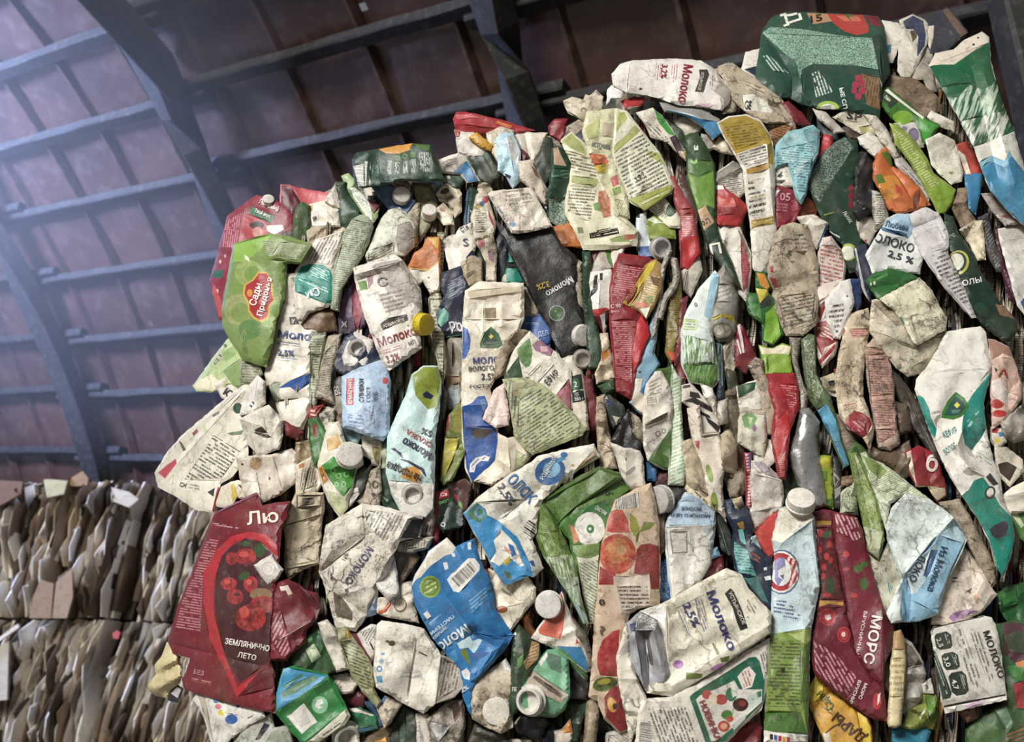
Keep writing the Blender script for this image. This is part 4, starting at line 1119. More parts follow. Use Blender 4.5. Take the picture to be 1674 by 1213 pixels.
c(35, 'milk_carton', 'light blue pointed carton at the top left of the bale', '230,640 260,600 340,600 385,730 380,940 345,985 300,900 240,860 240,780', 'aecbd8', [('p', 'd6dad8', '285,640 340,605 385,740 370,840 320,760'), ('p', '3a4048', '280,880 330,900 320,925 290,905')], d=.4, F=[(300, 620, 350, 900, 9, 14)])
c(26, 'folded_carton', 'beige printed flap behind the light blue pointed carton', '160,600 250,560 340,580 270,700 240,800 180,710', 'c4b9a4', [('l', 'c4b9a4', '6a6254', '180,640 260,600 250,740 200,700', 40, 16)], d=.6)
c(22, 'folded_carton', 'plain white square panel behind the light blue pointed carton', '350,600 420,610 430,600 580,600 520,740 490,800 450,765 400,720', 'cdc4b4', [], d=.4, F=[(425, 605, 450, 760, -5, 8)], n=2)
c(29, 'juice_carton', 'little dark red scrap right of the light blue pointed carton', '380,690 440,750 420,790 385,790', '661c26', [], d=.3)
c(30, 'folded_carton', 'white sloping carton shoulder above the charcoal carton', '385,800 460,790 560,970 580,1000 580,1130 480,990 390,920', 'cfc4b2', [('p', '9a6a48', '470,830 500,850 530,920 500,900')], d=.6, H=10)
c(25, 'juice_carton', 'dark green strip rising to the dark red ball', '575,620 610,640 620,760 600,900 560,980 500,830 540,720', '23342b', [], d=.4)
c(35, 'juice_carton', 'dark green carton with speckled base left of the fine print carton', '620,830 625,700 660,695 690,760 770,840 740,1060 745,1250 720,1300 600,1213 595,1050 610,900', '1c4630', [('s', '2c4a3a', '8a9a8c', '595,1060 745,1045 750,1260 720,1300 600,1220'), ('p', 'b09478', '625,705 660,695 720,830 630,820'), ('l', '1c4630', '5a8a6a', '620,850 740,860 730,920 620,910', 10, 26)], d=.3, H=11)
c(40, 'juice_carton', 'orange pulp carton corner below the speckled dark green carton', '620,1265 745,1240 835,1408 670,1390', 'c8742a', [('p', '9a5520', '640,1290 700,1290 760,1380 690,1380')], d=.4, n=3)
c(28, 'juice_carton', 'dark red glossy ball of carton at the skyline', '600,550 640,505 720,500 700,600 670,650 610,610', '8a1628', [('p', 'c05a60', '620,520 660,508 690,512 640,530')], d=.2, H=14, W=16)
c(22, 'juice_carton', 'dark green leaf-shaped scrap beneath the dark red ball', '680,660 720,700 765,830 690,780', '25402a', [], d=.4)
c(38, 'folded_carton', 'ragged cream torn edge on the skyline', '705,370 760,350 840,370 860,330 890,340 930,300 970,340 960,420 830,510 780,470 740,450', 'd2c8b2', [('p', '4a7a48', '735,440 790,475 830,520 815,530')], d=.8, n=10, A=5)
# ---- top centre
zone(920, 280, 4.3333)
c(48, 'juice_carton', 'big green-white carton of fine print with a nut picture on the upper centre', '-5,-220 60,-270 150,-190 200,-110 260,0 310,90 340,200 400,300 530,430 520,520 300,545 150,550 90,420 25,300 30,180 60,50 70,-60 30,-140', 'd2cdb2', [
 ('p', 'a9ae66', '-5,-220 60,-270 130,-200 180,-110 60,-160'), ('p', 'aab070', '65,30 260,55 235,110 60,80'), ('l', None, '33322a', '45,105 240,112 195,350 35,280', -5, 22), ('l', None, '33322a', '10,-150 190,-95 250,-5 240,40 70,10', -12, 22), ('m', 'b0603f', 'd09a78', '255,140 330,128 345,320 290,332 250,220'), ('p', 'c98a68', '275,180 315,170 320,260 285,260'), ('p', '6f9a4a', '215,230 260,218 272,285 225,275'),
 ('p', '20201c', '188,440 388,398 402,440 192,478'), ('l', '20201c', 'd2cdb2', '240,418 340,398 345,420 245,440', 12, 14), ('l', '20201c', 'd2cdb2', '200,448 390,415 392,432 200,465', 12, 14), ('p', '96a868', '330,480 440,450 480,500 350,500'), ('p', 'c06a58', '440,450 510,445 510,480 440,490'), ('p', '7c8460', '100,400 140,395 150,440 110,440')], d=.4, H=8, n=4, F=[(150, -150, 350, 300, -5, 12), (350, 300, 520, 430, 5, 12)])
zone(760, 80, 4.3333)
c(53, 'juice_carton', 'upright folded strip with orange blossom print in the upper centre', '870,450 1080,430 1090,560 1060,700 1040,740 1080,880 1110,960 1150,1080 1160,1200 1090,1180 1000,980 940,860 890,740 840,580', 'cecaa6', [
 ('p', 'b4a890', '980,520 1062,520 1062,632 968,622'), ('p', 'b9bc78', '850,560 960,480 950,620 870,640'), ('t', 'ИСТОЧНИК', 898, 690, 135, 34, -10, '3f6a70'), ('p', 'd8662e', '880,740 990,750 1022,800 980,830 900,825'), ('p', 'e8a070', '920,755 970,765 960,790'), ('p', 'd9c136', '900,830 1015,812 992,885 940,872'), ('p', 'b43028', '1030,920 1080,890 1092,960 1050,980'), ('p', '7f9a4a', '1040,990 1100,970 1110,1020 1060,1040'), ('l', None, '4a4a3c', '1060,1060 1140,1080 1150,1190 1090,1170', 60, 14)], d=.5, H=9, n=4, F=[(1060, 440, 1060, 700, -7, 10)])
zone(1000, 70, 4.3333)
c(51, 'juice_carton', 'large leaf-shaped white and olive panel of slanting print', '45,470 100,490 200,620 330,780 380,880 430,1020 420,1060 230,1180 130,1120 90,1000 20,860 10,700', 'd4d2bc', [
 ('p', 'a6ae4a', '120,1110 425,1005 430,1060 230,1185'), ('p', 'b2b866', '245,765 330,778 378,870 265,800'), ('p', 'b2b866', '15,740 165,585 205,622 15,790'), ('p', 'b2b866', '40,500 90,490 110,530 30,640'), ('l', None, '33332c', '20,800 210,640 330,800 410,1000 140,1100 90,1000', 28, 27), ('t', '1 0 7', 178, 975, 75, 26, 38, '1f1f1c'), ('t', 'МЛН-ТУ', 215, 1055, 90, 22, 30, '2a2a26'), ('l', 'a6ae4a', 'd4d2bc', '190,1130 410,1040 410,1060 210,1160', 27, 20)], d=.35, H=9, n=3, A=2, F=[(60, 520, 150, 1100, -3, 14)])
P6 = c(60, 'milk_carton', 'white milk carton with red lettering lying across the top', '0,220 60,150 150,125 400,112 630,125 735,190 760,230 850,340 830,430 780,480 640,455 470,440 360,400 250,370 100,350 10,300', 'd8d2ca', [
 ('t', 'Молоко', 512, 150, 268, 66, -99, '9c2230'), ('t', '3,2%', 355, 150, 100, 42, -95, '9c2230'), ('l', None, 'a84a54', '430,150 482,155 450,282 405,272', -95, 17), ('l', None, 'a84a54', '318,145 345,150 345,265 312,260', -95, 15), ('p', '363432', '618,190 678,188 692,225 668,290 650,352 588,345 610,290 625,240'), ('t', 'УСТЬЯНСКОЕ', 635, 205, 132, 22, -101, 'd0cabc'), ('l', None, '6a645c', '700,220 740,240 720,310 690,300', -90, 16), ('e', '3a3632', 205, 327, 12, 9), ('p', 'cfa8c4', '620,430 700,430 690,455 640,450'), ('p', 'a59c90', '740,210 850,340 830,430 790,470 770,380 720,340 760,290')], d=.4, H=12, W=22, n=4, t=50, F=[(110, 350, 130, 140, 6, 16)])
c(52, 'crumpled_end', 'glossy white crumpled end', '0,300 100,345 70,400 0,395 -40,440 -30,330', 'd6d2ce', [], d=.3, n=6, parent=P6)
c(47, 'juice_carton', 'small bright red scrap under the top milk carton', '70,420 160,390 240,400 200,440 100,460', 'b02a2c', [('p', 'd8d4cc', '100,455 190,448 200,462 120,472')], d=.2)
c(50, 'carton_strip', 'long brown-grey twisted strip with a white oval label', '740,190 850,150 920,200 1060,290 1180,380 1290,520 1300,600 1220,560 1100,560 980,500 880,420 830,340 800,250', 'b0a48e', [('l', 'bdb29c', '4e463c', '940,270 1100,330 1060,380 950,320', -25, 20), ('p', 'd4d2c4', '925,370 1000,362 1100,420 1145,500 1050,485 940,480'), ('t', 'GE', 935, 462, 50, 58, -8, '2e2c2a'), ('p', '5a4c40', '1100,390 1180,430 1200,470 1110,440')], d=.9, H=10, W=14, n=8)
c(46, 'carton_strip', 'grey curled loop of carton right of the top milk carton', '760,170 830,150 910,190 880,240 900,330 870,480 790,500 830,420 850,340 800,230', 'a59a8a', [('t', 'М2', 885, 455, 45, 60, 30, '3a3632')], d=.9, H=10, n=7)
c(38, 'foil_wrapper', 'dirty crumpled foil above the orange-brown ribbed piece', '1060,520 1180,500 1230,570 1110,630 1070,580', '9a9082', [], d=.9, n=12, A=5)
c(55, 'juice_carton', 'tall yellow and white carton folded over in the upper centre right', '755,570 830,530 950,515 1050,560 1120,660 1140,770 1145,940 1145,1217 1160,1337 1150,1430 1110,1550 1085,1630 1040,1640 1010,1600 990,1300 960,1100 940,900 880,790 800,660', 'd8d2c6', [
 ('p', 'b2962e', '755,570 830,530 950,515 1050,560 1120,660 1145,770 1145,860 1112,860 1100,720 1080,715 880,788 800,660'), ('l', 'b2962e', '6e5a1c', '800,590 1000,560 1070,690 880,760 820,660', 8, 20), ('l', None, '4a443a', '892,790 1088,718 1108,825 940,872', 15, 20), ('p', 'b89030', '952,895 1115,845 1122,888 960,932'), ('l', None, '2c2a26', '965,980 1080,955 1100,1213 975,1225', 13, 42), ('l', None, 'b89c50', '975,1080 1090,1060 1095,1100 980,1120', 12, 22), ('p', 'b8983c', '988,1257 1147,1227 1147,1282 993,1314'), ('l', 'b8983c', 'd8cc94', '1000,1265 1140,1238 1140,1275 1000,1300', 11, 30)], d=.4, H=11, W=18, n=3, F=[(1100, 720, 1145, 1230, 5, 12), (880, 790, 1110, 720, 4, 10)])
c(48, 'carton_fragment', 'orange-brown ribbed piece right of the tall yellow carton', '1125,630 1250,580 1300,600 1230,660 1180,730 1140,720', 'a66e3e', [('l', 'a66e3e', '4a3020', '1125,620 1300,580 1180,740 1130,730', -20, 18)], d=.4)
c(44, 'juice_carton', 'narrow white and green strip right of the large leaf-shaped panel', '180,500 290,470 350,520 430,640 520,780 530,830 470,770 400,700 280,660 240,570', 'd2cabb', [('p', '3a983c', '300,470 360,520 450,660 400,645 330,560'), ('p', '331c2c', '410,672 455,650 505,755 470,792'), ('p', 'd8c0a0', '470,770 525,765 525,825 490,830'), ('l', None, '4a453e', '230,560 330,600 410,690 300,660', -45, 22)], d=.5, H=8)
c(40, 'juice_carton', 'dark olive edge beside the narrow white and green strip', '380,540 470,580 530,700 520,760 440,650', '35452f', [], d=.4)
c(52, 'milk_carton', 'grey and blue folded flap under the top milk carton', '340,430 470,450 640,480 755,545 770,640 720,680 660,600 500,500 380,480', '8c8a86', [('p', '2f86b4', '385,475 500,490 620,535 755,560 772,640 720,682 650,600 560,535 420,490'), ('p', 'd0d4d4', '380,468 560,505 640,540 560,515')], d=.3, F=[(390, 478, 640, 545, 6, 9)])
c(38, 'milk_carton', 'knobbly white carton end under the grey and blue flap', '440,560 500,530 580,560 640,600 600,640 530,650 480,620', 'd0c8b8', [], d=.6, n=7, H=10)
c(40, 'milk_carton', 'grey rounded carton knob right of the knobbly white end', '640,650 720,660 725,740 690,760 640,740', 'a8a39a', [], d=.6, H=14, W=14)
c(43, 'milk_carton', 'cream wedge left of the tall yellow carton', '715,740 760,660 830,720 860,790 790,775', 'd0c6ae', [], d=.5, H=12)
zone(1150, 240, 4.3333)
c(52, 'milk_carton', 'light blue carton of dark print in the upper right centre', '510,20 500,60 530,-20 600,-100 700,-120 777,-145 815,-110 805,40 760,160 730,260 720,340 690,400 660,350 640,250 600,120 560,130 510,160', '8abac0', [('l', '8abac0', '33505a', '520,20 800,-40 760,160 650,220 600,110 520,130', -6, 17), ('p', '6aa0aa', '700,-110 777,-145 815,-110 800,0 740,-20'), ('l', '7fb0b8', '33505a', '660,140 760,110 720,330 670,320', -8, 20)], d=.6, H=11, n=6)
c(47, 'carton_fragment', 'white card with a dark flame mark under the light blue carton', '500,180 590,120 610,180 650,280 495,282', WH, [('p', '2c2826', '520,210 560,170 555,195 570,205 545,220'), ('p', '4a4642', '505,235 580,232 580,238 505,243'), ('p', '4a4642', '500,250 560,250 560,256 500,256')], d=.3)
c(44, 'juice_carton', 'dark red panel with white figures below the white flame card', '497,285 655,300 685,360 690,420 640,535 510,580 498,400', '8a1c32', [('p', 'd8d0c8', '497,308 545,305 500,382'), ('t', '05', 540, 378, 75, 55, -4, 'c8909a'), ('l', '8a1c32', 'b8707e', '530,390 600,400 590,470 510,460', -5, 22), ('l', '8a1c32', 'b86a6a', '620,370 675,370 670,450 620,450', 20, 16)], d=.3, n=3)
c(40, 'juice_carton', 'orange slice scrap right of the dark red figure panel', '740,360 800,430 790,490 670,500 700,430', 'b05e2c', [('p', '6a2a20', '720,470 790,455 780,495 690,500')], d=.5)
c(42, 'folded_carton', 'small white box end of fine print left of the tall yellow carton', '80,230 95,190 210,110 280,130 290,320 240,370 150,340 140,290', 'c9c4b8', [('p', '8f8a84', '85,200 230,95 282,130 90,240'), ('l', None, '2e2c28', '100,235 280,160 285,320 230,360 150,330', 8, 14)], d=.5, F=[(85, 238, 282, 135, 5, 8)])
c(44, 'juice_carton', 'torn bright red carton left of the tall yellow carton', '78,272 135,275 150,300 250,370 310,430 250,560 110,550 85,480', 'b42c2c', [('p', 'd8d2c8', '76,270 137,273 147,300 78,302'), ('p', '8a2024', '110,430 230,430 220,480 100,490'), ('p', 'c8483a', '90,340 200,370 230,420 120,420')], d=.3, n=7, A=4)
c(46, 'milk_carton', 'white tapering strip with a red ribbed edge left of the tall yellow carton', '90,560 250,560 270,620 330,760 330,880 300,1100 260,1040 200,880 130,700', 'd4cdc2', [('p', '962034', '263,650 292,690 332,860 312,1000 280,1030 266,800'), ('l', '962034', 'c06a74', '275,700 330,830 300,1000 275,980', 0, 13), ('p', '7a6e60', '240,570 270,620 330,760 320,800 270,660')], d=.6, H=8)
zone(920, 280, 4.3333)
c(51, 'juice_carton', 'long dark green and lime strip with a kraft tag in the centre', '877,-250 947,-275 1010,-170 1067,-50 1075,200 1075,360 1110,470 1190,640 1260,840 1190,800 1110,640 1050,560 1000,430 950,260 890,60', '2c4828', [
 ('p', '6a962c', '885,10 960,40 1068,-10 1075,260 1020,240 960,280 900,100'), ('p', '4a7030', '885,-80 1060,-70 1070,0 960,45 885,15'), ('p', 'be9a74', '955,275 1010,240 1072,362 1000,418'), ('t', '10Л', 975, 392, 80, 32, 28, '2a261e'), ('p', '1c3a2a', '1000,418 1075,362 1112,470 1270,850 1190,800 1050,560'), ('t', 'П', 1052, 595, 78, 80, 12, 'dcd8cc'), ('p', '9ac078', '905,-90 930,-70 950,-90 955,-60 930,-50 900,-65'), ('t', 'и', 930, -150, 30, 34, 0, 'b8ccb0')], d=.35, H=11, W=16, n=3)
c(46, 'juice_carton', 'pinkish red strip curving down through the centre', '740,20 780,40 850,180 930,290 950,450 970,580 880,705 845,680 830,330 790,180', 'ae4a4e', [('p', 'bf282e', '843,470 947,450 972,580 880,708 845,690'), ('l', 'ae5056', 'd89a94', '830,310 920,310 932,465 845,465', 2, 15), ('p', 'a03036', '820,270 915,262 925,300 828,312')], d=.3, H=12, W=14, n=3)
c(43, 'carton_strip', 'thin brown layered edges beside the pinkish red strip', '820,-20 900,60 940,260 950,480 920,330 860,180', '4e342e', [], d=.5)
c(40, 'folded_carton', 'grey-white wedge below the pinkish red strip', '850,710 970,590 980,700 900,890 860,840', 'b8b0a4', [('l', None, '6a6258', '850,720 890,700 890,850 860,830', 80, 14)], d=.5)
c(42, 'juice_carton', 'olive scrap under the big panel of slanting print', '590,350 640,320 790,420 800,470 620,480', '8a9e38', [('p', 'c8ccb0', '600,345 640,320 720,370 650,370')], d=.5, n=6)
c(45, 'juice_carton', 'white folded panel with a green oval under the leaf-shaped panel', '600,250 720,200 830,330 830,400 760,390', 'd0ccb8', [('e', '24503a', 775, 265, 38, 62, -30), ('l', None, '6a685a', '620,250 700,225 740,340 690,320', 30, 16)], d=.5)
c(43, 'milk_carton', 'narrow pale carton with blue foot and open grey spout', '530,320 580,290 600,450 680,470 640,600 550,605 530,540', 'c6ccd0', [('p', '2a5a9c', '528,540 570,530 625,530 640,610 545,610'), ('p', '26262a', '480,300 545,300 545,330 480,330')], d=.4, kids=[('spout', 690, 545, 66, 42, .35, -.05, 'b4b2b0')])
c(52, 'juice_carton', 'dark red carton covered in pale fine print in the centre', '340,830 370,680 400,590 600,615 650,640 560,800 450,960 500,970 590,1060 610,1150 560,1290 510,1480 480,1610 390,1560 360,1300 340,1100', '8c1826', [
 ('l', '8c1826', 'cf8a8e', '390,650 590,685 500,880 340,905', -8, 15), ('l', '8c1826', 'd08a8c', '345,1060 530,1060 490,1300 490,1500 380,1460', -3, 14), ('p', 'bd1a24', '560,1020 605,1100 610,1170 540,1340 500,1400 488,1250 520,1080'), ('t', 'С 90', 342, 972, 72, 30, 6, 'd8a8a8'), ('l', '8c1826', 'd08a8c', '342,985 400,980 400,1005 342,1005', 4, 16)], d=.2, H=9, n=3)
c(57, 'noodle_packet', 'yellow packet with a noodle picture lying on the dark red printed carton', '430,940 600,660 660,630 690,660 690,820 640,960 590,1040 540,980', 'a8864a', [('p', 'dcc02c', '430,935 605,655 660,632 640,690 470,958'), ('l', 'a8864a', 'dcc890', '600,740 690,740 650,930 540,930', -15, 17), ('p', '6a4a2a', '620,740 690,760 680,820 640,800'), ('p', 'c9602e', '520,930 590,930 600,960 530,965'), ('p', '6f8a3a', '600,890 640,880 640,940 610,930'), ('p', 'd8d2c0', '545,975 620,960 590,1040')], d=.2, n=3)
c(43, 'milk_carton', 'white carton with black bars and a red base in the centre', '200,720 340,700 350,780 335,970 330,985 290,1160 245,1060 185,970 170,950 190,830', 'd8d2ca', [('p', '1e1e20', '225,740 248,730 242,810 212,842'), ('p', '1e1e20', '200,850 247,790 247,840 188,902'), ('p', '1e1e20', '175,900 200,880 196,960 178,958'), ('p', '1e1e20', '262,722 285,720 282,770 264,772'), ('p', 'c2242a', '175,985 310,965 340,985 262,1020 240,1065'), ('p', '701822', '205,1010 262,1022 292,1160 270,1150'), ('p', '1e1e20', '300,990 345,985 340,1120 300,1080')], d=.25, F=[(265, 800, 250, 1010, 5, 12)])
c(40, 'juice_carton', 'dark red and grey carton with a green leaf above the black bar carton', '190,570 260,560 350,560 345,680 200,720 185,690', 'b5aca0', [('p', '661828', '188,570 262,560 225,640 190,690'), ('p', '5a8a3a', '300,560 350,560 345,680 320,640')], d=.4)
c(42, 'milk_carton', 'plain white carton edge left of the dark red printed carton', '350,545 440,540 410,600 380,660 350,740', 'cfc8bc', [], d=.3)
c(51, 'plastic_tube', 'thin grey folded tube in the centre', '740,560 765,560 720,680 700,800 690,960 640,1213 620,1200 690,850 700,700', 'a5a09a', [], d=.4, H=9, W=6, n=1, cat='tube')
c(54, 'plastic_tube', 'grey looped tube with a bend right of the thin folded tube', '770,600 800,620 820,740 800,820 730,920 700,1050 680,1050 720,880 785,800 795,740', 'a8a098', [], d=.5, H=9, W=6, n=1, cat='tube')
zone(920, 520, 4.3333)
c(47, 'milk_carton', 'light blue pouch-like carton beside the dark red printed carton', '660,-60 680,-60 660,100 640,250 680,330 650,370 620,400 580,560 570,690 530,650 480,600 510,500 520,410 570,230', '86aec4', [('p', '2f78b6', '620,400 652,365 582,550 545,522'), ('p', 'd4ccc0', '512,425 562,430 548,522 582,552 570,692 530,650 480,600 512,500'), ('e', '24282c', 545, 383, 9, 8)], d=.35, H=10, n=3)
c(48, 'juice_carton', 'golden brown striped strip with an orange tip', '760,-240 830,-280 835,-140 810,0 815,120 785,230 800,300 770,312 733,240 745,110 735,20 760,-100', '86762c', [('l', '86762c', '3f3212', '740,-240 835,-250 815,100 740,100', 0, 15), ('p', 'd8602e', '733,232 785,248 802,300 772,314')], d=.3, H=10)
c(45, 'juice_carton', 'maroon strip left of the grass-printed carton', '830,-130 880,-160 850,0 845,300 870,430 840,465 800,330 810,120', '74182a', [], d=.3, H=9)
c(56, 'milk_carton', 'pale milk carton with printed grass in the centre right', '1085,-330 1110,-300 1060,-60 1035,20 1070,200 1090,330 1100,440 1060,490 970,460 900,450 850,330 845,100 880,-30 970,-200', 'd4ddd6', [('p', 'a2c8da', '1060,-320 1110,-300 1062,-60 1040,10 1000,-20'), ('p', 'c6da8e', '858,8 952,14 946,86 850,76'), ('l', 'd4ddd6', '7a9a3a', '868,20 940,25 936,74 860,66', -4, 20), ('t', '0', 930, -85, 22, 28, 0, '6a706a'),
 ('g', 'd4ddd6', '6a9a4a', '850,150 880,120 1060,170 1092,330 1100,440 1060,490 970,460 900,450 850,330', 4, 13), ('g', '86b05e', '4a7a38', '850,330 1095,330 1100,440 1060,490 970,460 900,450', -6, 11)], d=.3, H=12, W=20, n=3)
zone(1150, 480, 4.3333)
c(51, 'plastic_bottle', 'grey translucent bottle with a yellow ring in the centre right', '95,-130 150,-200 190,-120 235,20 240,110 225,270 180,335 110,340 50,270 40,180 70,60', '8d8a82', [('p', 'b4a428', '55,175 130,140 215,160 228,222 212,200 130,165 60,195'), ('e', '6c685e', 132, 268, 82, 66), ('e', '8d887c', 130, 268, 62, 50), ('e', 'c4c0b0', 110, 258, 34, 34), ('l', None, 'c0bdb4', '90,-60 190,-60 210,60 80,60', 20, 30)], d=.6, H=18, W=22, n=2)
c(48, 'juice_carton', 'lime and dark green carton with an orange and yellow tip', '375,-160 430,-150 470,-50 450,0 500,40 545,250 560,290 490,360 430,340 420,210 330,140 310,60 330,0 380,0', '2e6a30', [('p', 'd88e2a', '375,-150 430,-140 470,-50 450,-30 400,-60'), ('p', 'dcca48', '370,-40 450,-30 465,0 400,70'), ('p', '26322a', '400,70 460,10 490,40 480,80 400,110'), ('p', '7fb02c', '440,140 510,70 550,290 490,360 425,330'), ('p', '4a8a3a', '330,60 400,80 420,200 350,130')], d=.3, H=9)
c(50, 'juice_carton', 'lime green carton end with a torn cream edge in the right centre', '395,370 460,390 560,360 620,380 605,440 630,570 430,570 415,430', '86aa28', [('p', 'd0c6aa', '395,370 460,390 560,360 620,380 606,432 500,425 415,432'), ('p', '5c7a20', '445,445 455,445 465,565 455,565')], d=.3, n=3)
c(50, 'milk_carton', 'large grimy grey-brown carton with pressed print in the right centre', '515,-420 560,-475 640,-495 730,-480 770,-340 805,-210 805,60 790,220 700,290 590,290 540,180 500,40 470,-80 460,-160', 'ac9f8a', [('l', 'b5a994', '3c342a', '520,20 790,-10 780,200 600,260', 12, 26), ('l', 'a09480', '3c342a', '640,-420 720,-420 740,-300 650,-300', 0, 30), ('p', 'b03038', '465,-120 510,-110 550,-50 500,-35'), ('p', 'b03038', '470,-190 490,-195 500,-150 475,-150')], d=1, H=12, W=26, n=8, A=4)
c(47, 'milk_carton', 'white triangular carton end with a blue edge', '660,-540 780,-550 875,-495 840,-390 800,-320 760,-350 740,-460', 'cfc6b8', [('p', '3a7cb4', '868,-500 882,-470 822,-330 800,-300 840,-420')], d=.5, F=[(740, -460, 860, -500, 5, 10)])
c(44, 'juice_carton', 'large dark green carton with speckled grey panel in the upper right', '740,-790 760,-860 820,-980 880,-1040 1000,-1100 1080,-1080 1090,-940 1060,-780 1120,-390 1130,-340 1090,-160 1040,-150 980,-300 1000,-340 900,-450 830,-570 800,-640', '234030', [('s', '2c4638', '7c8c80', '755,-840 880,-1040 1000,-1110 1060,-1040 990,-920 870,-740 825,-640 740,-740'), ('e', '841a32', 1045, -745, 20, 27), ('e', '841a32', 1045, -690, 21, 28), ('e', '841a32', 1045, -630, 21, 28), ('e', 'b8c05a', 1025, -295, 60, 62), ('e', 'd6d6c6', 1022, -290, 46, 50), ('l', None, 'c8ccc0', '880,-460 970,-410 960,-390 870,-440', -28, 22), ('t', 'ЛЬНИК', 985, -575, 95, 26, -58, 'c8ccc0'), ('p', '8fae4a', '850,-560 925,-580 925,-574 855,-552')], d=.3, H=9, n=5)
c(50, 'carton_tab', 'small glossy red tag left of the dark green speckled carton', '857,-1120 907,-1110 907,-1070 867,-980 807,-920 817,-970 842,-1060', 'bd222c', [('p', 'd8707a', '870,-1105 895,-1100 890,-1080 868,-1080')], d=.1, H=8)
c(46, 'plastic_bag', 'black crumpled film right of the dark green speckled carton', '1080,-980 1160,-1020 1190,-920 1200,-580 1090,-520 1070,-580 1085,-790', '1d1f24', [], d=.3, n=10, A=5)
c(48, 'milk_carton', 'red and white dotted carton with red print in the right centre', '850,-390 900,-400 960,-320 1000,-190 990,-100 890,40 860,110 890,260 945,350 925,430 840,520 805,440 790,260 805,-35 820,-290', 'd0c2b8', [('l', 'd0c2b8', 'b03c38', '830,-340 980,-320 990,-110 820,-60', -14, 27), ('p', '9c2630', '800,110 890,0 872,75 830,190'), ('p', '9c2630', '790,210 880,190 945,350 840,440 800,360'), ('l', 'd0c2b8', '26201e', '805,60 880,20 870,60 805,110', 40, 26), ('l', '9c2630', 'd8ccc0', '800,240 880,220 920,330 820,300', -30, 22), ('p', 'd0c2b8', '860,380 940,340 925,440 850,515 830,470'), ('p', 'b03038', '820,470 935,350 930,390 830,500')], d=.6, H=11, n=5)
c(53, 'milk_carton', 'white carton with a box of dark printed lines in the right centre', '870,50 980,-80 1030,-100 1060,60 1020,160 960,320 930,310 880,200', 'd2cec8', [('l', None, '2e2c2c', '875,80 1000,60 990,173 945,290 890,180', 8, 36), ('e', '2a2826', 1018, 18, 7, 7)], d=.3, n=3)
c(48, 'milk_carton', 'navy carton end right of the white carton with printed lines', '1020,-100 1100,-100 1110,60 1080,140 1050,60', '2c4a80', [], d=.3)
# ---- skyline at the right
zone(1200, 0, 4.3333)
c(62, 'juice_carton', 'largest dark green juice carton with a tomato picture on the skyline', '150,550 185,300 200,220 260,130 340,90 480,85 700,95 900,105 1020,115 1065,190 1075,300 1105,520 1050,600 1030,840 930,810 820,780 600,770 480,740 400,700 330,690 240,620', '275040', [
 ('s', '8fae9a', '3f5c4e', '200,232 260,190 480,205 740,250 980,270 1022,492 850,462 560,452 482,490 470,560 430,420 380,400'), ('p', 'b83a30', '660,98 910,105 955,190 950,232 870,250 780,222 700,162'), ('p', 'd06a50', '720,110 880,115 900,150 780,150'), ('p', '4a6a34', '780,100 840,165 815,120 880,112'), ('p', 'b88a66', '515,92 660,97 692,150 560,172'), ('t', '15', 545, 158, 85, 48, 10, '24201c'), ('t', 'Д', 350, 95, 92, 115, -72, 'dcdcd0'), ('p', '7a1c30', '920,108 1015,115 1050,190 975,180'),
 ('p', '23483a', '482,492 560,455 850,465 1022,495 1050,600 1030,840 930,810 820,780 600,770 520,750 480,640'), ('p', '8a6848', '900,518 1032,552 1035,780 940,742'), ('l', '8a6848', '4a3420', '905,525 1030,555 1030,770 940,735', 80, 20), ('e', 'a62e48', 860, 600, 26, 26), ('e', 'a62e48', 882, 552, 26, 24), ('e', 'a62e48', 908, 640, 26, 28), ('e', 'a62e48', 880, 682, 24, 26), ('e', 'a62e48', 850, 640, 20, 24), ('e', 'a62e48', 905, 590, 22, 22),
 ('l', None, 'c8d8cc', '550,520 600,500 705,650 580,690', -72, 22), ('t', 'ЫЕ СП', 745, 625, 150, 30, -78, 'd4dcd0'), ('e', 'a8c84a', 665, 765, 80, 50), ('e', 'dcdcd0', 665, 770, 55, 34), ('l', None, 'c8d8cc', '205,395 245,388 390,520 270,500', -52, 22), ('p', '1c3c30', '975,265 1030,240 1080,290 1108,520 1050,600 1010,420')], d=.2, H=12, W=20, n=2, t=80, g=(.02, -.12), F=[(205, 240, 410, 540, -9, 14), (410, 540, 405, 700, -8, 14), (430, 420, 480, 600, 10, 16), (200, 235, 980, 268, 4, 12), (1030, 240, 1060, 600, 7, 14)])
c(44, 'milk_carton', 'white carton corner with navy base left of the largest green carton', '60,490 90,375 180,350 190,470 165,545 75,500', 'd2cbc0', [('p', '222c44', '70,492 185,462 165,548')], d=.3)
c(49, 'juice_carton', 'dark red sliver below the largest green carton', '345,735 380,725 470,800 540,890 450,880 380,790', '7a1626', [], d=.2)
c(46, 'milk_carton', 'white rolled edge below the stamp of the largest green carton', '560,775 640,800 740,900 780,930 720,940 600,830', 'c4bdb2', [], d=.4, H=10)
c(52, 'milk_carton', 'beige carton with black letters SP below the largest green carton', '705,830 790,785 900,800 980,850 1000,950 900,940 800,880', 'c9c2b0', [('t', 'SP', 795, 838, 108, 52, -8, '161616'), ('l', None, '6a6454', '790,850 880,860 880,875 790,865', -5, 14), ('p', 'a8a06a', '880,900 980,880 990,945 900,935')], d=.4)
c(54, 'carton_strip', 'long pale strip right of the beige carton with letters SP', '920,810 1000,820 1080,930 1160,1110 1140,1120 1050,1000 980,880', 'cdc5b8', [], d=.5, H=9, W=9)
c(51, 'folded_carton', 'white rounded lid-like end below the SP carton', '880,980 950,945 1030,990 1060,1050 1000,1110 950,1060 900,1020', 'd3cdc2', [], d=.3, H=14, W=18, n=2)
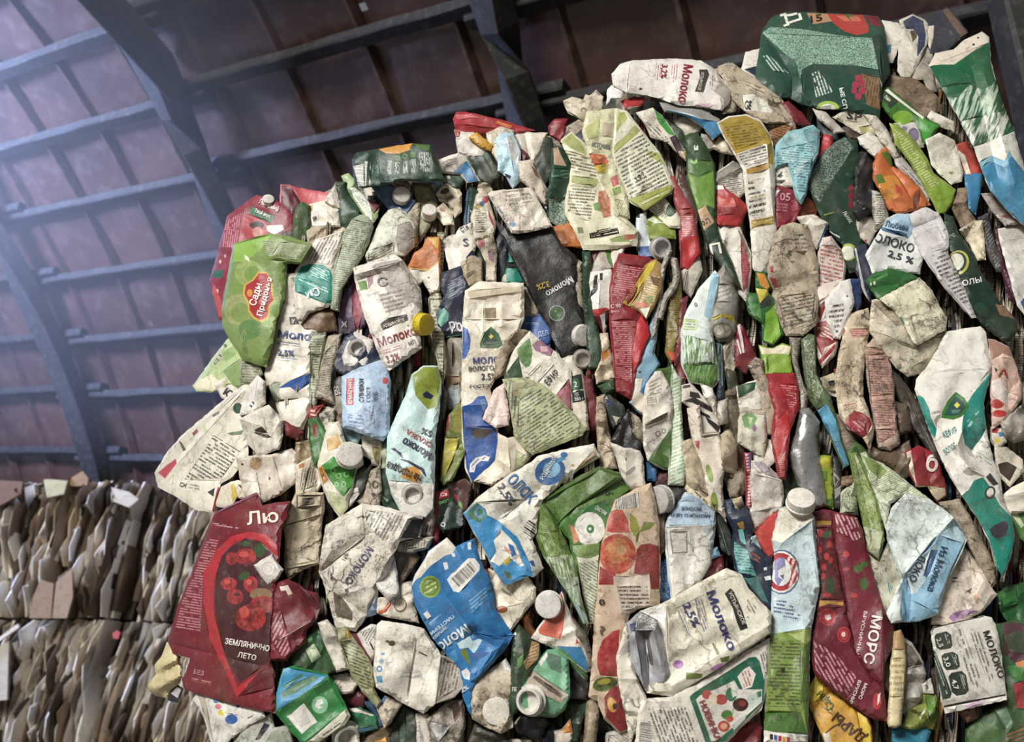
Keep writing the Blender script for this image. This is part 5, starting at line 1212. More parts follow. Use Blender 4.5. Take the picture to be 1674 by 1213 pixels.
c(40, 'carton_fragment', 'dark brown gap piece under the SP carton', '740,920 820,880 900,940 880,980 820,970', '443a32', [], d=.5)
c(42, 'juice_carton', 'blue-grey dark panel above the red glossy tag', '590,800 640,860 730,940 740,1010 650,960 600,900', '37464a', [], d=.4)
zone(1400, 0, 4.332)
c(30, 'milk_carton', 'white carton with a cyan mark right of the largest green carton', '185,150 290,170 310,200 300,300 250,440 215,440 205,250', 'cfc8bc', [('p', '3a92b4', '206,332 246,310 246,372 208,382')], d=.4)
c(34, 'milk_carton', 'grey-white carton folded like a hood with navy lining on the skyline', '310,150 400,110 480,150 505,190 490,310 440,420 380,540 340,570 300,500 310,300 325,200', 'c4bdb0', [('p', '364264', '330,150 402,110 475,150 492,250 480,330 430,405 440,260 400,205 350,205'), ('p', '5a5044', '380,220 420,215 430,260 400,300')], d=.5, H=10, n=5, F=[(330, 200, 400, 330, 8, 12)])
c(28, 'milk_carton', 'dark blue-grey carton with brown roll on the skyline', '485,190 560,110 640,58 700,120 780,230 700,290 640,360 520,370 500,300', '34363f', [('p', '66544a', '610,75 645,58 700,120 785,235 740,262 680,180'), ('p', 'c9bfb0', '485,188 550,180 545,260 522,352 500,300')], d=.4, n=5)
c(24, 'carton_strip', 'grey tapering strip below the hooded grey-white carton', '440,420 500,330 530,380 520,480 560,650 520,640 480,560 400,560', 'a0988c', [], d=.7)
c(46, 'carton_fragment', 'brown soiled crust over the lime leaf carton', '165,625 250,540 420,570 560,680 600,780 520,800 480,830 350,720 210,620', '75604c', [], d=1, n=8, A=4)
P1 = c(50, 'juice_carton', 'bright green carton with lime print left of the tall grass carton', '160,640 220,625 360,730 480,840 590,890 530,960 480,1020 440,900 400,860 330,880 250,830 165,720', '3c7828', [('e', '86b832', 330, 832, 72, 50), ('p', '48a03a', '440,830 590,890 530,960 480,1020 450,900'), ('p', '1f3a20', '165,650 230,640 300,720 240,770 180,700'), ('t', 'Лайм', 195, 690, 50, 26, -40, 'd0dcb8'), ('p', 'd8d8c8', '200,640 222,628 480,830 470,845')], d=.3)
c(53, 'torn_edge', 'white torn edge', '500,830 530,780 690,860 690,930 600,900', 'd6d0c4', [], d=.3, parent=P1)
c(47, 'milk_carton', 'white carton with a purple blot below the bright green carton', '270,880 440,870 470,1040 400,1050 320,960', 'c6c2ba', [('e', '6a6078', 405, 955, 40, 50), ('e', '8a8296', 340, 910, 20, 16)], d=.5)
zone(1374, 240, 4.3333)
c(54, 'juice_carton', 'vivid orange fruit carton in the upper right', '240,120 290,20 330,0 360,140 450,200 560,300 630,410 540,440 420,470 350,440 300,330 240,230', 'cf6a28', [('e', 'dc902a', 350, 290, 80, 90), ('p', '5a7a28', '290,40 330,30 402,130 360,142'), ('p', '5a7a28', '242,205 290,190 322,252 262,262'), ('p', 'd0402e', '380,255 430,290 440,332 398,330'), ('p', '7a3418', '510,350 560,300 570,330 540,440 520,440')], d=.25, H=11, F=[(360, 150, 540, 430, -7, 14)])
c(58, 'juice_carton', 'lime green carton strip of yellowish print in the upper right', '355,-170 400,-150 520,-40 600,80 650,190 730,250 810,310 785,390 735,465 700,470 650,370 570,220 480,80 400,-20', '94ac42', [('l', '94ac42', 'ccd494', '370,-140 500,-40 640,190 700,250 650,300 560,190 440,20', 28, 19), ('p', '86a830', '640,330 720,250 810,310 785,390 735,465 700,470')], d=.35, H=10, W=16)
c(51, 'carton_strip', 'thin white printed edge between the orange carton and lime strip', '390,90 430,80 520,180 620,310 630,380 560,290 470,200 400,130', 'b5b0aa', [('l', 'b5b0aa', '3a3a48', '400,100 520,190 620,320 560,290 460,190', -48, 18)], d=.6)
c(54, 'milk_carton', 'cream carton with a pale square left of the tall grass carton', '610,-50 700,-90 800,-40 830,60 860,180 850,240 790,260 700,180 650,120', 'd3cfc0', [('p', 'bdb8aa', '700,-35 760,-80 830,-30 780,30'), ('p', '7fa04a', '760,180 800,175 790,200')], d=.4)
c(50, 'juice_carton', 'red and white curved strip beside the tall grass carton', '820,-10 890,-30 950,60 990,190 890,195 840,80', 'bd4434', [('p', 'd8d0c4', '828,20 882,60 925,192 888,194')], d=.3)
c(48, 'milk_carton', 'blue spike of carton under the red and white strip', '880,190 995,195 980,330 950,480 920,440 900,310', '2c82b0', [], d=.2, n=2)
c(46, 'carton_fragment', 'brown soiled knot beside the blue spike', '840,300 890,290 890,440 950,520 930,580 860,570 800,440', '96806a', [], d=1, n=9, A=5)
c(53, 'carton_fragment', 'rough cream flake near the right edge', '850,590 950,530 1000,525 1010,660 1020,800 980,800 930,700', 'd2c7ac', [], d=.8, n=7, A=4)
c(56, 'juice_carton', 'dark green carton with white capital letters and stamp ring near the right edge', '740,470 790,500 830,620 930,750 990,900 1040,960 1110,1090 1240,1230 1250,1290 1190,1390 1090,1320 1000,1240 940,1140 860,930 770,720', '1e382b', [('e', 'c4c64e', 832, 820, 78, 88, -20), ('e', '1e382b', 828, 818, 64, 74, -20), ('e', 'd4d4c4', 820, 815, 54, 62, -20), ('t', 'ОЛЫ', 868, 985, 138, 40, 12, 'dcdcd4'), ('t', 'ЭС', 778, 650, 42, 26, 25, 'a8b0a8'), ('p', '967858', '1098,1110 1150,1118 1235,1222 1130,1192'), ('e', '284a38', 1000, 1150, 60, 40, -40)], d=.3, H=10, n=4)
c(50, 'plastic_bag', 'dark speckled strip near the right edge', '980,500 1050,470 1060,600 1140,800 1170,900 1110,880 1040,740', '363740', [('l', '363740', '8a8a90', '1000,520 1050,520 1140,850 1100,860', 50, 20)], d=.6)
c(49, 'juice_carton', 'dark purple dotted strip near the right edge', '1100,560 1150,600 1150,800 1240,1000 1250,1120 1200,1080 1150,880', '45162c', [('s', '45162c', 'a07088', '1150,850 1240,1000 1250,1110 1170,950')], d=.3)
c(56, 'milk_carton', 'white boxy carton cut by the right frame edge', '1120,590 1300,555 1420,560 1420,1250 1330,1213 1260,1120 1190,860 1140,680', 'd2cec6', [('p', 'b5b0a6', '1120,590 1300,555 1420,560 1420,640 1150,660'), ('p', '3260b0', '1275,1100 1320,1040 1420,1030 1420,1230 1325,1205')], d=.4, F=[(1150, 665, 1400, 640, 5, 10)])
c(60, 'carton_strip', 'grey layered edges under the foot of the tall grass carton', '1000,330 1060,330 1200,470 1290,545 1170,560 1080,460', 'a19892', [('p', '8a4a48', '1130,490 1170,480 1190,510')], d=.6)
zone(1400, 0, 4.332)
c(72, 'milk_carton', 'tall green, white and blue grass carton at the upper right corner', '515,465 560,380 690,355 770,285 890,228 935,265 945,420 1000,640 1060,800 1120,960 1200,1230 1330,1500 1330,1640 1180,1590 1060,1480 950,1350 890,1200 830,1030 740,860 640,680', 'd8d6cb', [
 ('p', 'd2c8b8', '515,465 560,380 690,355 770,285 890,228 935,265 942,300 800,382 692,457 600,457'), ('g', 'd0d4c6', '2a6a48', '640,680 1000,600 1120,930 830,1040', -14, 20), ('g', '1c6642', 'b8c8b4', '600,620 985,560 1060,780 740,860', -14, 24), ('p', '1c6642', '518,470 600,457 692,457 800,382 942,300 950,440 985,575 900,640 800,600 720,690 640,690'), ('p', '3a90ba', '885,1190 960,1140 1050,1180 1090,1090 1200,1230 1330,1500 1330,1640 1180,1590 1060,1480 950,1350'), ('p', '86b8cc', '870,1150 960,1100 1050,1140 1085,1060 1100,1100 1050,1185 960,1145 888,1195'), ('e', '3a302a', 830, 315, 10, 8), ('e', '3a302a', 862, 268, 8, 6)],
 d=.35, H=12, W=18, n=3, g=(0, -.03), F=[(820, 480, 1000, 1250, -9, 18), (900, 500, 1120, 1300, 9, 20), (520, 470, 940, 300, 6, 12)])
zone(1374, 240, 4.3333)
c(50, 'carton_roll', 'grey text-covered roll left of the white blue-barred milk carton', '230,310 290,330 330,480 330,520 250,600 235,450', 'c2beb2', [('l', 'c2beb2', '4a4840', '235,340 320,340 325,510 240,580', 0, 16)], d=.5, H=12, W=12, n=1)
c(44, 'folded_carton', 'grey cone-shaped fold below the black crumpled film', '110,520 215,500 240,600 200,690 150,640', 'b3aba0', [('p', 'a8304a', '165,660 190,655 185,680')], d=.4)
c(46, 'milk_carton', 'navy lined carton edge left of the white blue-barred milk carton', '100,720 180,690 200,800 230,900 200,1100 160,1000 110,860', '2c364e', [('p', 'a8a8a4', '98,720 112,716 170,1000 205,1100 195,1105 150,1000')], d=.3)
c(60, 'milk_carton', 'white milk carton with a blue bar and arched letters in the upper right', '300,570 330,510 400,480 480,475 540,620 580,770 560,900 480,890 360,860 230,900 180,770 240,660', 'd3d4d0', [('p', 'a2bed2', '300,570 330,510 400,480 480,475 520,570 480,650 300,575'), ('t', 'Любава', 315, 560, 165, 42, -12, '35587a'), ('p', '44769e', '288,568 470,618 482,652 460,640 292,592'), ('t', 'ОЛОКО', 235, 665, 290, 62, -17, '333a42'), ('t', '2,5 %', 330, 772, 190, 46, -18, '333a42')], d=.35, n=3)
c(62, 'juice_carton', 'green carton flap under the white blue-barred milk carton', '180,950 230,900 360,865 470,895 550,925 410,1005 270,1090 215,1010', '2a6830', [('p', '4a8a3a', '200,940 330,890 340,910 210,970'), ('e', 'd0d8c8', 240, 965, 8, 14), ('e', 'd0d8c8', 215, 975, 7, 12)], d=.3)
c(64, 'milk_carton', 'grey-white tapering carton printed with a fine table in the upper right', '460,490 600,430 690,470 740,560 765,640 760,760 830,900 960,1213 930,1213 740,1000 580,770 540,680', 'c8c4c2', [('l', None, '3e3a3a', '640,745 760,720 850,930 930,1160 860,1100 690,890', 22, 30), ('p', 'b5b0ae', '590,600 690,560 740,680 650,730'), ('p', 'd0ccca', '598,606 686,570 732,676 652,720')], d=.35, H=9, n=2, F=[(480, 590, 700, 500, -4, 8), (600, 770, 930, 1210, 4, 10)])
zone(1374, 480, 4.3333)
P7 = c(58, 'milk_carton', 'cream hollow carton with a square folded end in the right centre', '230,50 290,40 390,130 450,220 540,370 640,330 740,270 660,420 560,560 480,580 400,520 260,350 215,260 220,150', 'cec5b0', [('p', '9a907e', '398,315 552,380 560,402 402,345'), ('p', '968c7a', '505,520 625,450 560,560 500,575'), ('p', 'a89c86', '230,60 290,45 390,135 450,225 400,230')], d=.7, H=9, n=4, F=[(225, 260, 540, 380, 6, 14)])
c(68, 'folded_end', 'cream square end with a teal mark', '275,35 560,-115 650,-20 690,60 755,190 740,260 545,365 520,350 450,220 390,130', 'd8d2b8', [('p', '169a7a', '398,170 430,165 458,217 436,222'), ('l', None, '4a4236', '620,230 730,190 735,210 640,265', 25, 14)], d=.8, H=6, W=9, n=3, A=2, t=14, parent=P7)
c(58, 'juice_carton', 'cream strip with a printed strawberry in the right centre', '30,200 60,150 190,110 210,240 180,330 150,600 150,730 190,830 210,900 230,950 200,1100 170,1020 60,950 0,860 -30,620 -10,460 20,330', 'cebda2', [('l', 'd0a094', 'a04a48', '60,250 210,245 190,305 85,312', 0, 15), ('p', 'a41e36', '30,920 60,860 100,830 160,845 205,880 222,930 190,1000 150,1025 80,980'), ('l', 'a41e36', 'd89aa0', '60,900 180,900 160,980 80,970', -40, 26), ('p', 'a41e36', '85,850 98,818 108,845'), ('l', None, 'a84a44', '20,790 120,770 120,810 20,830', 12, 16), ('e', 'b8503a', 10, 265, 26, 24)], d=.8, H=13, W=22, n=4)
c(60, 'juice_carton', 'pink and grey printed strip right of the printed strawberry', '180,380 230,320 270,330 350,500 380,650 380,760 400,960 420,1060 350,1110 270,1090 250,960 220,800 190,600', 'b8a294', [('l', 'c09488', '7a4a42', '185,380 320,400 375,650 390,1000 270,1060 220,800', -3, 17), ('p', 'd0a296', '200,440 330,430 335,460 205,470'), ('p', 'd0a296', '220,730 375,710 375,745 225,765'), ('p', 'd6b0a4', '250,940 395,930 398,955 252,965')], d=.8, H=12, W=18, n=4)
c(46, 'carton_strip', 'dark layered edges painted as gap shade behind the teal and white milk carton', '360,520 420,600 560,800 660,1050 720,1213 660,1150 500,900 400,700', '33302c', [('p', '5a544c', '380,560 400,590 680,1120 660,1110')], d=.6, H=8)  # strip coloured as dark as the shaded gap it fills
c(50, 'carton_fragment', 'brown muddy scrap left of the dark layered edges', '390,760 470,800 500,900 490,970 430,1000', '5e4e40', [], d=1, n=7)
c(70, 'milk_carton', 'long teal and white milk carton with green triangle emblem at right', '530,680 540,610 620,510 690,400 750,275 880,250 990,235 1025,275 1065,480 1062,560 1010,780 1035,1000 1085,1200 1130,1300 1150,1480 1210,1580 1230,1720 1200,1880 1150,2010 1100,1930 1060,1760 980,1600 860,1430 780,1300 700,1130 640,980 590,860', 'd9d4ca', [
 ('p', '14988a', '525,718 590,738 630,820 640,880 682,960 672,1022 640,985 585,860'), ('p', '129284', '880,800 962,680 1065,555 1012,780 1032,960 1000,1020 930,1110 882,1070 858,960'), ('p', '0f8876', '860,1430 905,1395 945,1325 1010,1300 1060,1370 1130,1500 1210,1580 1232,1720 1200,1880 1150,2012 1100,1930 1060,1760 980,1600'), ('p', '36323c', '1058,1670 1090,1640 1160,1608 1192,1640 1172,1712 1110,1737 1070,1712'), ('p', '36323c', '1030,1300 1060,1270 1122,1350 1082,1362'), ('e', '2a2a2e', 1060, 1410, 38, 48, -20), ('e', 'd0ccc2', 1060, 1408, 24, 32, -20),
 ('p', '3c7c30', '815,695 880,740 912,800 862,870 800,893 713,880 720,840 760,758'), ('p', '24504a', '815,725 868,765 888,802 850,850 798,868 735,860 745,835 778,775'), ('p', 'e6d63c', '825,768 848,790 825,812 803,790'), ('p', '4a7a70', '785,825 850,820 835,845 790,848'), ('t', 'КЕФИР', 735, 1022, 105, 46, 24, '3f8f8c'), ('t', 'ВОЛОГ', 745, 1140, 100, 40, 35, '6aa09a'), ('l', '129284', 'b8dcd4', '900,900 990,820 985,860 900,990', 60, 30), ('l', None, '3f8f8c', '960,1120 1060,1180 1075,1230 990,1180', -35, 20)],
 d=.4, H=11, W=18, n=2, F=[(870, 950, 830, 1070, 8, 12), (830, 1070, 910, 1230, 9, 14), (1000, 1020, 930, 1110, -9, 14), (640, 560, 1050, 540, 3, 14), (600, 860, 860, 830, 3, 14), (900, 1230, 1050, 1310, 7, 14)])
c(61, 'juice_carton', 'pinkish carton with a red letter at the right edge', '1050,320 1090,330 1190,380 1230,480 1280,640 1280,740 1200,860 1140,910 1080,960 1065,700 1070,500', 'd2b4a6', [('p', 'a67e6c', '1050,320 1090,330 1190,380 1220,450 1150,420 1070,470'), ('t', 'А', 1115, 585, 75, 58, -5, 'bb3228'), ('p', '2a2624', '1090,520 1115,540 1100,560'), ('e', 'be2a2c', 1112, 780, 48, 34), ('e', 'be2a2c', 1125, 850, 52, 26), ('p', 'd8ccc4', '1070,620 1130,600 1200,700 1190,800 1075,720'), ('p', 'c2a294', '1140,450 1225,470 1280,640 1280,740 1200,700 1180,560')], d=.5)
c(58, 'plastic_bag', 'grey crumpled ball at the right edge', '1140,920 1200,860 1280,800 1330,900 1330,1020 1230,1050 1160,1010', 'b2aaa0', [], d=.6, n=12, A=6, H=14, W=18)
c(57, 'carton_fragment', 'small scrap with red, blue and yellow print at the right edge', '1070,950 1150,960 1170,1050 1110,1100 1070,1040', 'c8beb0', [('p', 'b02838', '1070,950 1120,960 1110,990 1072,985'), ('p', '3a78b0', '1115,985 1155,975 1160,1010 1125,1015'), ('p', 'dcc43a', '1090,1030 1130,1020 1135,1055 1100,1060')], d=.3)
c(56, 'carton_fragment', 'cream curled flap with a dark mouth at the right edge', '1100,1070 1180,1100 1280,1180 1290,1250 1200,1360 1110,1270', 'cfc5b5', [('p', '453a30', '1115,1210 1180,1190 1250,1230 1200,1330 1130,1270')], d=.6, n=5)
c(63, 'folded_carton', 'white box corner at the right frame edge', '1125,1447 1213,1377 1330,1317 1330,1540 1210,1557 1190,1567', 'dad2c2', [], d=.3, F=[(1130, 1450, 1330, 1400, 5, 10)])
c(54, 'juice_carton', 'green leaf carton below the white box corner', '1200,1557 1330,1527 1330,1787 1280,1727', '5a8a48', [('p', 'c8d0b0', '1205,1560 1250,1550 1300,1640 1280,1660')], d=.3)
c(54, 'juice_carton', 'dark red carton with a white letter left of the teal and white carton', '465,1125 560,1087 640,1127 690,1207 740,1367 745,1427 690,1467 620,1357 540,1362 490,1257', '961c2c', [('t', 'б', 600, 1250, 85, 130, -8, 'd8ccc4'), ('p', 'bfae90', '520,1357 620,1362 740,1377 745,1427 690,1467 640,1417'), ('p', 'cbb8a0', '465,1125 500,1110 540,1360 492,1262')], d=.4, F=[(590, 1100, 640, 1370, -6, 12)])
# ---- centre, lower half
zone(920, 520, 4.3333)
c(48, 'carton_strip', 'wrinkled cream strip right of the burgundy strip', '250,560 290,540 300,700 330,860 360,1000 380,1060 300,1070 260,980 245,750', 'b6a68e', [], d=.9, H=10, n=9, A=4)
c(46, 'juice_carton', 'navy and white chequered scrap in the centre', '270,540 310,540 420,620 440,690 360,780 310,700', '2c3836', [('p', 'c8c4b8', '275,545 305,545 330,590 300,600'), ('p', '2a3a6a', '290,570 340,580 350,620 310,620'), ('p', 'b8b09c', '350,690 410,700 380,760')], d=.5, n=7)
c(44, 'milk_carton', 'cream crumple with an orange patch in the centre', '260,110 310,110 330,240 370,420 240,460 235,400 280,300', 'c2b298', [('p', 'd0843a', '270,240 325,218 332,262 280,312')], d=.7, n=8, A=4)
c(47, 'juice_carton', 'short dark green band below the cream crumple', '250,490 360,440 380,500 300,535', '355638', [], d=.3, H=9)
c(53, 'milk_carton', 'black triangular carton corner in the centre', '345,870 470,650 490,830 550,880 550,940 480,930 430,940', '15171a', [], d=.2, n=2)
c(55, 'milk_carton', 'white carton with a grey chevron below the black triangle', '340,880 430,930 480,930 540,950 560,1000 575,1190 480,1213 430,1150 390,1000', 'd3ccc0', [('p', '9a9088', '408,1060 450,1092 512,1044 517,1070 450,1116 418,1090'), ('e', '4a4640', 448, 1000, 5, 14)], d=.4, F=[(445, 950, 450, 1180, 6, 16)])
c(46, 'folded_carton', 'grey panel right of the black triangle', '465,650 530,710 560,760 560,880 490,820', 'a09888', [('p', '6a6256', '470,660 500,680 505,800 485,800')], d=.7)
c(57, 'milk_carton', 'white and green carton with small heart marks in the centre', '660,385 690,380 740,470 770,560 765,780 760,1090 690,1050 610,1005 580,900 575,600 600,470', 'd3ccc0', [('l', None, '8a8278', '595,560 660,545 672,605 600,625', 10, 16), ('p', '968c80', '580,748 745,663 748,702 585,786'), ('p', '4c7634', '608,1005 767,778 762,1092 690,1052'), ('p', '7f9a6a', '705,960 760,920 755,990'), ('e', '5a544c', 675, 820, 20, 22), ('e', 'd3ccc0', 675, 820, 13, 15), ('e', '5a544c', 715, 800, 16, 18), ('e', 'd3ccc0', 715, 800, 10, 12), ('l', None, '7a7268', '610,450 690,420 700,520 620,540', 25, 24)], d=.5, H=9, n=3, F=[(580, 760, 765, 660, 4, 14)])
c(52, 'milk_carton', 'olive green fold above the heart mark carton', '665,370 770,345 770,540 730,470', '486a2e', [], d=.3)
c(55, 'milk_carton', 'pale upright strip with slanting green hatching', '780,330 830,440 830,600 835,760 870,1050 850,1180 755,1180 765,900 775,700 770,500', 'c6ceba', [('l', 'c6ceba', '7c9a6e', '780,340 830,450 870,1050 850,1180 755,1180', 22, 24)], d=.4, H=10, n=2)
c(47, 'milk_carton', 'blue sliver below the heart mark carton', '600,1020 660,1060 650,1160 610,1150', '2c6a9c', [], d=.2)
c(46, 'juice_carton', 'dark maroon sliver right of the blue sliver', '680,1090 740,1100 740,1170 660,1200', '521c26', [], d=.3)
P3 = c(54, 'milk_carton', 'zebra striped black and white carton in the centre right', '850,480 900,470 960,530 1040,620 1100,740 1110,800 970,830 930,640 850,590', 'd0c9bd', [('p', '1c1b1c', '850,590 930,558 1062,640 1062,670 920,600'), ('p', '1c1b1c', '900,520 960,530 982,570 900,560'), ('p', '1c1b1c', '1005,690 1112,770 1102,812 1030,742'), ('p', '1c1b1c', '940,640 1040,690 1050,715 945,670'), ('p', '3a3634', '850,480 900,470 905,490 850,500')], d=.3, n=3)
c(60, 'curled_flap', 'white curled flap', '970,460 1060,500 1085,560 1085,690 1050,620 1000,560', 'd8d2c6', [('p', '5c8a42', '900,450 970,460 990,540 955,500')], d=.3, H=11, W=14, parent=P3)
c(56, 'milk_carton', 'tall cream carton with a leaf print in the centre right', '890,640 960,620 980,830 1100,820 1140,960 1120,1213 1150,1440 1060,1300 1030,1213 960,960 920,830', 'cfc5b6', [('p', 'b43e48', '935,870 970,868 966,932 945,912'), ('e', '90a84a', 1040, 1100, 22, 66, 15), ('e', '90a84a', 1075, 1310, 26, 80, 5), ('p', '5a5248', '975,830 1100,818 1102,832 980,845')], d=.5, H=10, n=3, F=[(975, 660, 1000, 830, 7, 14)])
c(48, 'milk_carton', 'narrow navy and green strip right of the grass-printed carton', '1090,170 1130,180 1140,560 1100,590 1110,450', '223c4a', [('p', '2f5a3a', '1092,175 1112,178 1112,430 1100,420'), ('p', 'a8b8b8', '1122,190 1128,190 1132,480 1126,480')], d=.3, H=8)
c(46, 'folded_carton', 'brownish folded piece below the grey translucent bottle', '1140,200 1215,120 1220,300 1180,480 1150,380', 'a8a090', [('p', '6a5e4e', '1150,240 1200,160 1190,240 1160,300')], d=.8)
c(50, 'plastic_tube', 'grey-white barrel-shaped end right of the white curled edge', '1085,600 1165,570 1165,740 1120,750 1090,700', 'b8b0a4', [], d=.5, H=14, W=16, n=1, cat='tube')
c(50, 'carton_fragment', 'cream shredded carton wad below the zebra striped carton', '840,880 900,860 960,1000 1010,1130 1110,1380 1050,1360 890,1240 870,1100', 'c8b99e', [('l', None, '2a2622', '960,1210 1040,1260 1080,1350 1020,1330', -40, 26)], d=.7, n=9, A=4)
c(44, 'carton_strip', 'dark green-brown edges right of the tall cream carton', '1160,350 1215,380 1240,520 1240,760 1190,640 1180,500', '3a4232', [], d=.6)
zone(1150, 480, 4.3333)
c(44, 'carton_strip', 'brown bark-like layered strip in the centre right', '160,700 230,640 250,820 280,1000 300,1313 200,1300 150,1000', '65584a', [], d=1, n=10, A=4, H=9)
c(48, 'carton_fragment', 'cream shaggy wad left of the bark-like strip', '130,1000 180,950 230,1090 235,1280 140,1250', 'bfb096', [], d=.9, n=10, A=5)
c(50, 'juice_carton', 'maroon strip with a white streak below the yellow-ringed bottle', '230,200 270,230 340,380 370,460 300,560 240,520 225,330', '7a162a', [('p', 'cfc0bc', '238,230 260,200 292,420 276,420'), ('p', 'cfc0bc', '232,330 245,320 270,420 262,430')], d=.3, H=9)
c(52, 'milk_carton', 'white torn carton end with a dark green top in the right centre', '240,660 370,620 400,720 420,830 260,810', 'd3ccc0', [('p', '265836', '238,650 372,625 362,682 270,732 248,742')], d=.4, n=4)
c(54, 'milk_carton', 'pale carton with a printed leaf below the white torn end', '260,820 430,840 440,1010 430,1160 250,1050 255,900', 'c6c2b0', [('p', '7cab64', '270,870 330,828 382,880 342,962 288,942'), ('p', 'c4d0a8', '310,870 350,880 330,930'), ('e', '8f6a8a', 360, 950, 14, 26), ('p', 'a89c8c', '262,820 432,840 432,860 262,842')], d=.5, n=3)
c(52, 'folded_carton', 'cream folds below the pale leaf carton', '330,1090 440,1030 500,1060 510,1180 440,1240 380,1213', 'cdc6ba', [], d=.4, n=5)
c(50, 'carton_strip', 'muddy twisted strip left of the red printed strip', '320,510 370,460 420,480 420,560 470,640 470,700 510,830 490,1000 440,1000 420,800 380,620', 'ad9f8c', [], d=1, H=10, n=8)
c(56, 'juice_carton', 'bright red carton strip with fine print below the lime carton end', '450,575 640,570 665,680 670,800 610,960 590,1100 575,1320 540,1310 490,1050 500,900 510,820 470,690', '9e1c2a', [('l', '9e1c2a', 'd08a84', '540,640 665,650 660,780 620,820 575,700', -6, 16), ('p', 'ba1a22', '512,900 600,820 612,960 570,1100 525,1180 490,1050'), ('l', '9e1c2a', 'd08a84', '525,1190 580,1110 575,1300 545,1300', 5, 14)], d=.2, H=10, W=16, n=3)
c(58, 'foil_pouch', 'shiny silver pouch in the right centre', '690,830 740,815 815,910 805,1000 815,1130 830,1250 870,1500 800,1520 700,1400 640,1250 610,1130 660,1000 680,900', 'a6a6a2', [], H=16, W=26, n=3, mat=plain('silver_foil', 'b8b8b4', 0.28, 0.5, 0.35, 40, metal=0.7))
c(50, 'carton_roll', 'thin grey text roll left of the green and blue strip', '615,310 690,310 660,470 700,640 740,720 720,820 680,830 690,700 640,480', 'a29b90', [('l', 'a29b90', '4a463e', '620,320 680,320 660,470 720,700 690,720 640,470', 5, 15)], d=.7, H=11, W=11, n=1)
c(54, 'milk_carton', 'long thin green strip turning blue at its foot', '700,330 740,290 780,300 790,560 840,660 900,760 940,900 970,1040 1030,1213 1000,1230 900,1000 830,850 760,740 720,560', '566a48', [('p', '5aa4c4', '800,830 872,780 940,900 970,1040 1032,1213 1000,1230 900,1000'), ('s', '566a48', 'a8b09a', '705,330 785,310 795,570 850,680 800,780 730,560')], d=.6, H=10, W=12)
c(46, 'milk_carton', 'gold-rimmed white curl below the red dotted carton', '835,600 920,570 960,620 960,740 880,710', 'b8ae98', [('p', '24303e', '880,620 940,610 930,650 890,650'), ('p', 'd0ccc4', '870,680 960,690 960,740 880,712')], d=.6)
c(53, 'carton_tab', 'little red and white tab beside the strawberry strip', '930,540 1010,560 1000,650 950,640', 'b23642', [('p', 'dcd4cc', '932,580 965,590 975,645 945,640')], d=.2)
c(48, 'carton_fragment', 'grey-brown rounded wad left of the printed strawberry', '930,840 1000,900 1080,1060 1040,1213 960,1100 920,980', '786a5a', [], d=1, n=7)
c(52, 'juice_carton', 'leafy green carton corner below the printed strawberry', '1030,1130 1080,1050 1130,1100 1213,1200 1290,1300 1200,1340 1050,1230', '4c7838', [('p', 'c8d0b4', '1110,1130 1150,1120 1180,1200 1130,1190'), ('p', '2f5228', '1060,1090 1090,1080 1110,1180 1080,1190')], d=.5)
c(50, 'carton_fragment', 'dark crumbly mass below the pink and grey printed strip', '1170,1060 1260,1130 1385,1100 1450,1040 1480,1260 1400,1330 1190,1250', '665444', [], d=1, n=12, A=5)
# ---- left edge, lower half
zone(240, 540, 4.0433)
c(17, 'juice_carton', 'pale green carton tip sticking out below the apple juice carton', '540,60 620,190 620,360 590,380 540,350 430,400 330,395 310,370 350,320 440,190', 'b4c48c', [('p', '86a05c', '500,270 620,185 622,362 580,372'), ('p', 'dad6ba', '308,370 350,320 430,290 482,340 440,402 330,397'), ('b', '440,210 485,150 502,165 452,230', 55, 6), ('t', '5', 515, 112, 20, 28, 45, '3a4030'), ('p', '9ab878', '500,150 560,110 590,160 520,210')], d=.3, n=3)
c(23, 'milk_carton', 'white strip with a black letter below the pale green tip', '455,360 510,320 590,390 560,460 500,440', WH, [('t', 'Ю', 500, 418, 62, 52, -35, '1e1e20')], d=.3)
c(20, 'carton_strip', 'olive printed strip left of the blue-lettered milk carton', '630,210 740,215 760,290 700,340 620,370', '8d9276', [('l', '8d9276', '3c4030', '630,215 740,220 750,290 690,340 625,360', -3, 18)], d=.5)
c(30, 'milk_carton', 'large white herb carton of slanting text at the left edge', '60,945 150,800 240,700 500,480 640,370 690,340 640,480 620,560 660,740 660,830 560,960 480,1010 430,1200 330,1180 180,1080 80,1030', 'd8d2c2', [
 ('p', 'c8c0b0', '60,945 150,800 240,700 500,480 640,370 620,400 420,590 240,800 110,990'), ('p', 'be3a46', '75,940 192,848 198,880 120,980'), ('p', 'b4c694', '380,610 398,660 370,682'), ('p', '5a5a48', '210,730 230,740 260,790 240,800'), ('p', '8a5a4a', '300,680 330,650 340,670 310,700'), ('p', '6a6a54', '430,560 480,530 480,550 440,575'), ('l', None, '2c2b26', '440,690 620,800 490,980 250,985 400,760', -32, 23), ('e', '2a5842', 602, 515, 32, 36), ('p', '6a7a64', '530,680 640,660 620,690 560,695'), ('t', 'СЖ', 215, 1030, 45, 30, -15, '3a3832'), ('l', None, '5c564a', '280,1010 350,1030 345,1055 280,1045', -12, 20), ('p', 'b02c38', '470,1030 512,1080 440,1202 432,1190'), ('p', '3a3a34', '400,1070 450,1040 440,1100')],
 d=.35, H=8, W=12, n=3, F=[(110, 990, 640, 400, 6, 10), (240, 990, 490, 995, -3, 10)])
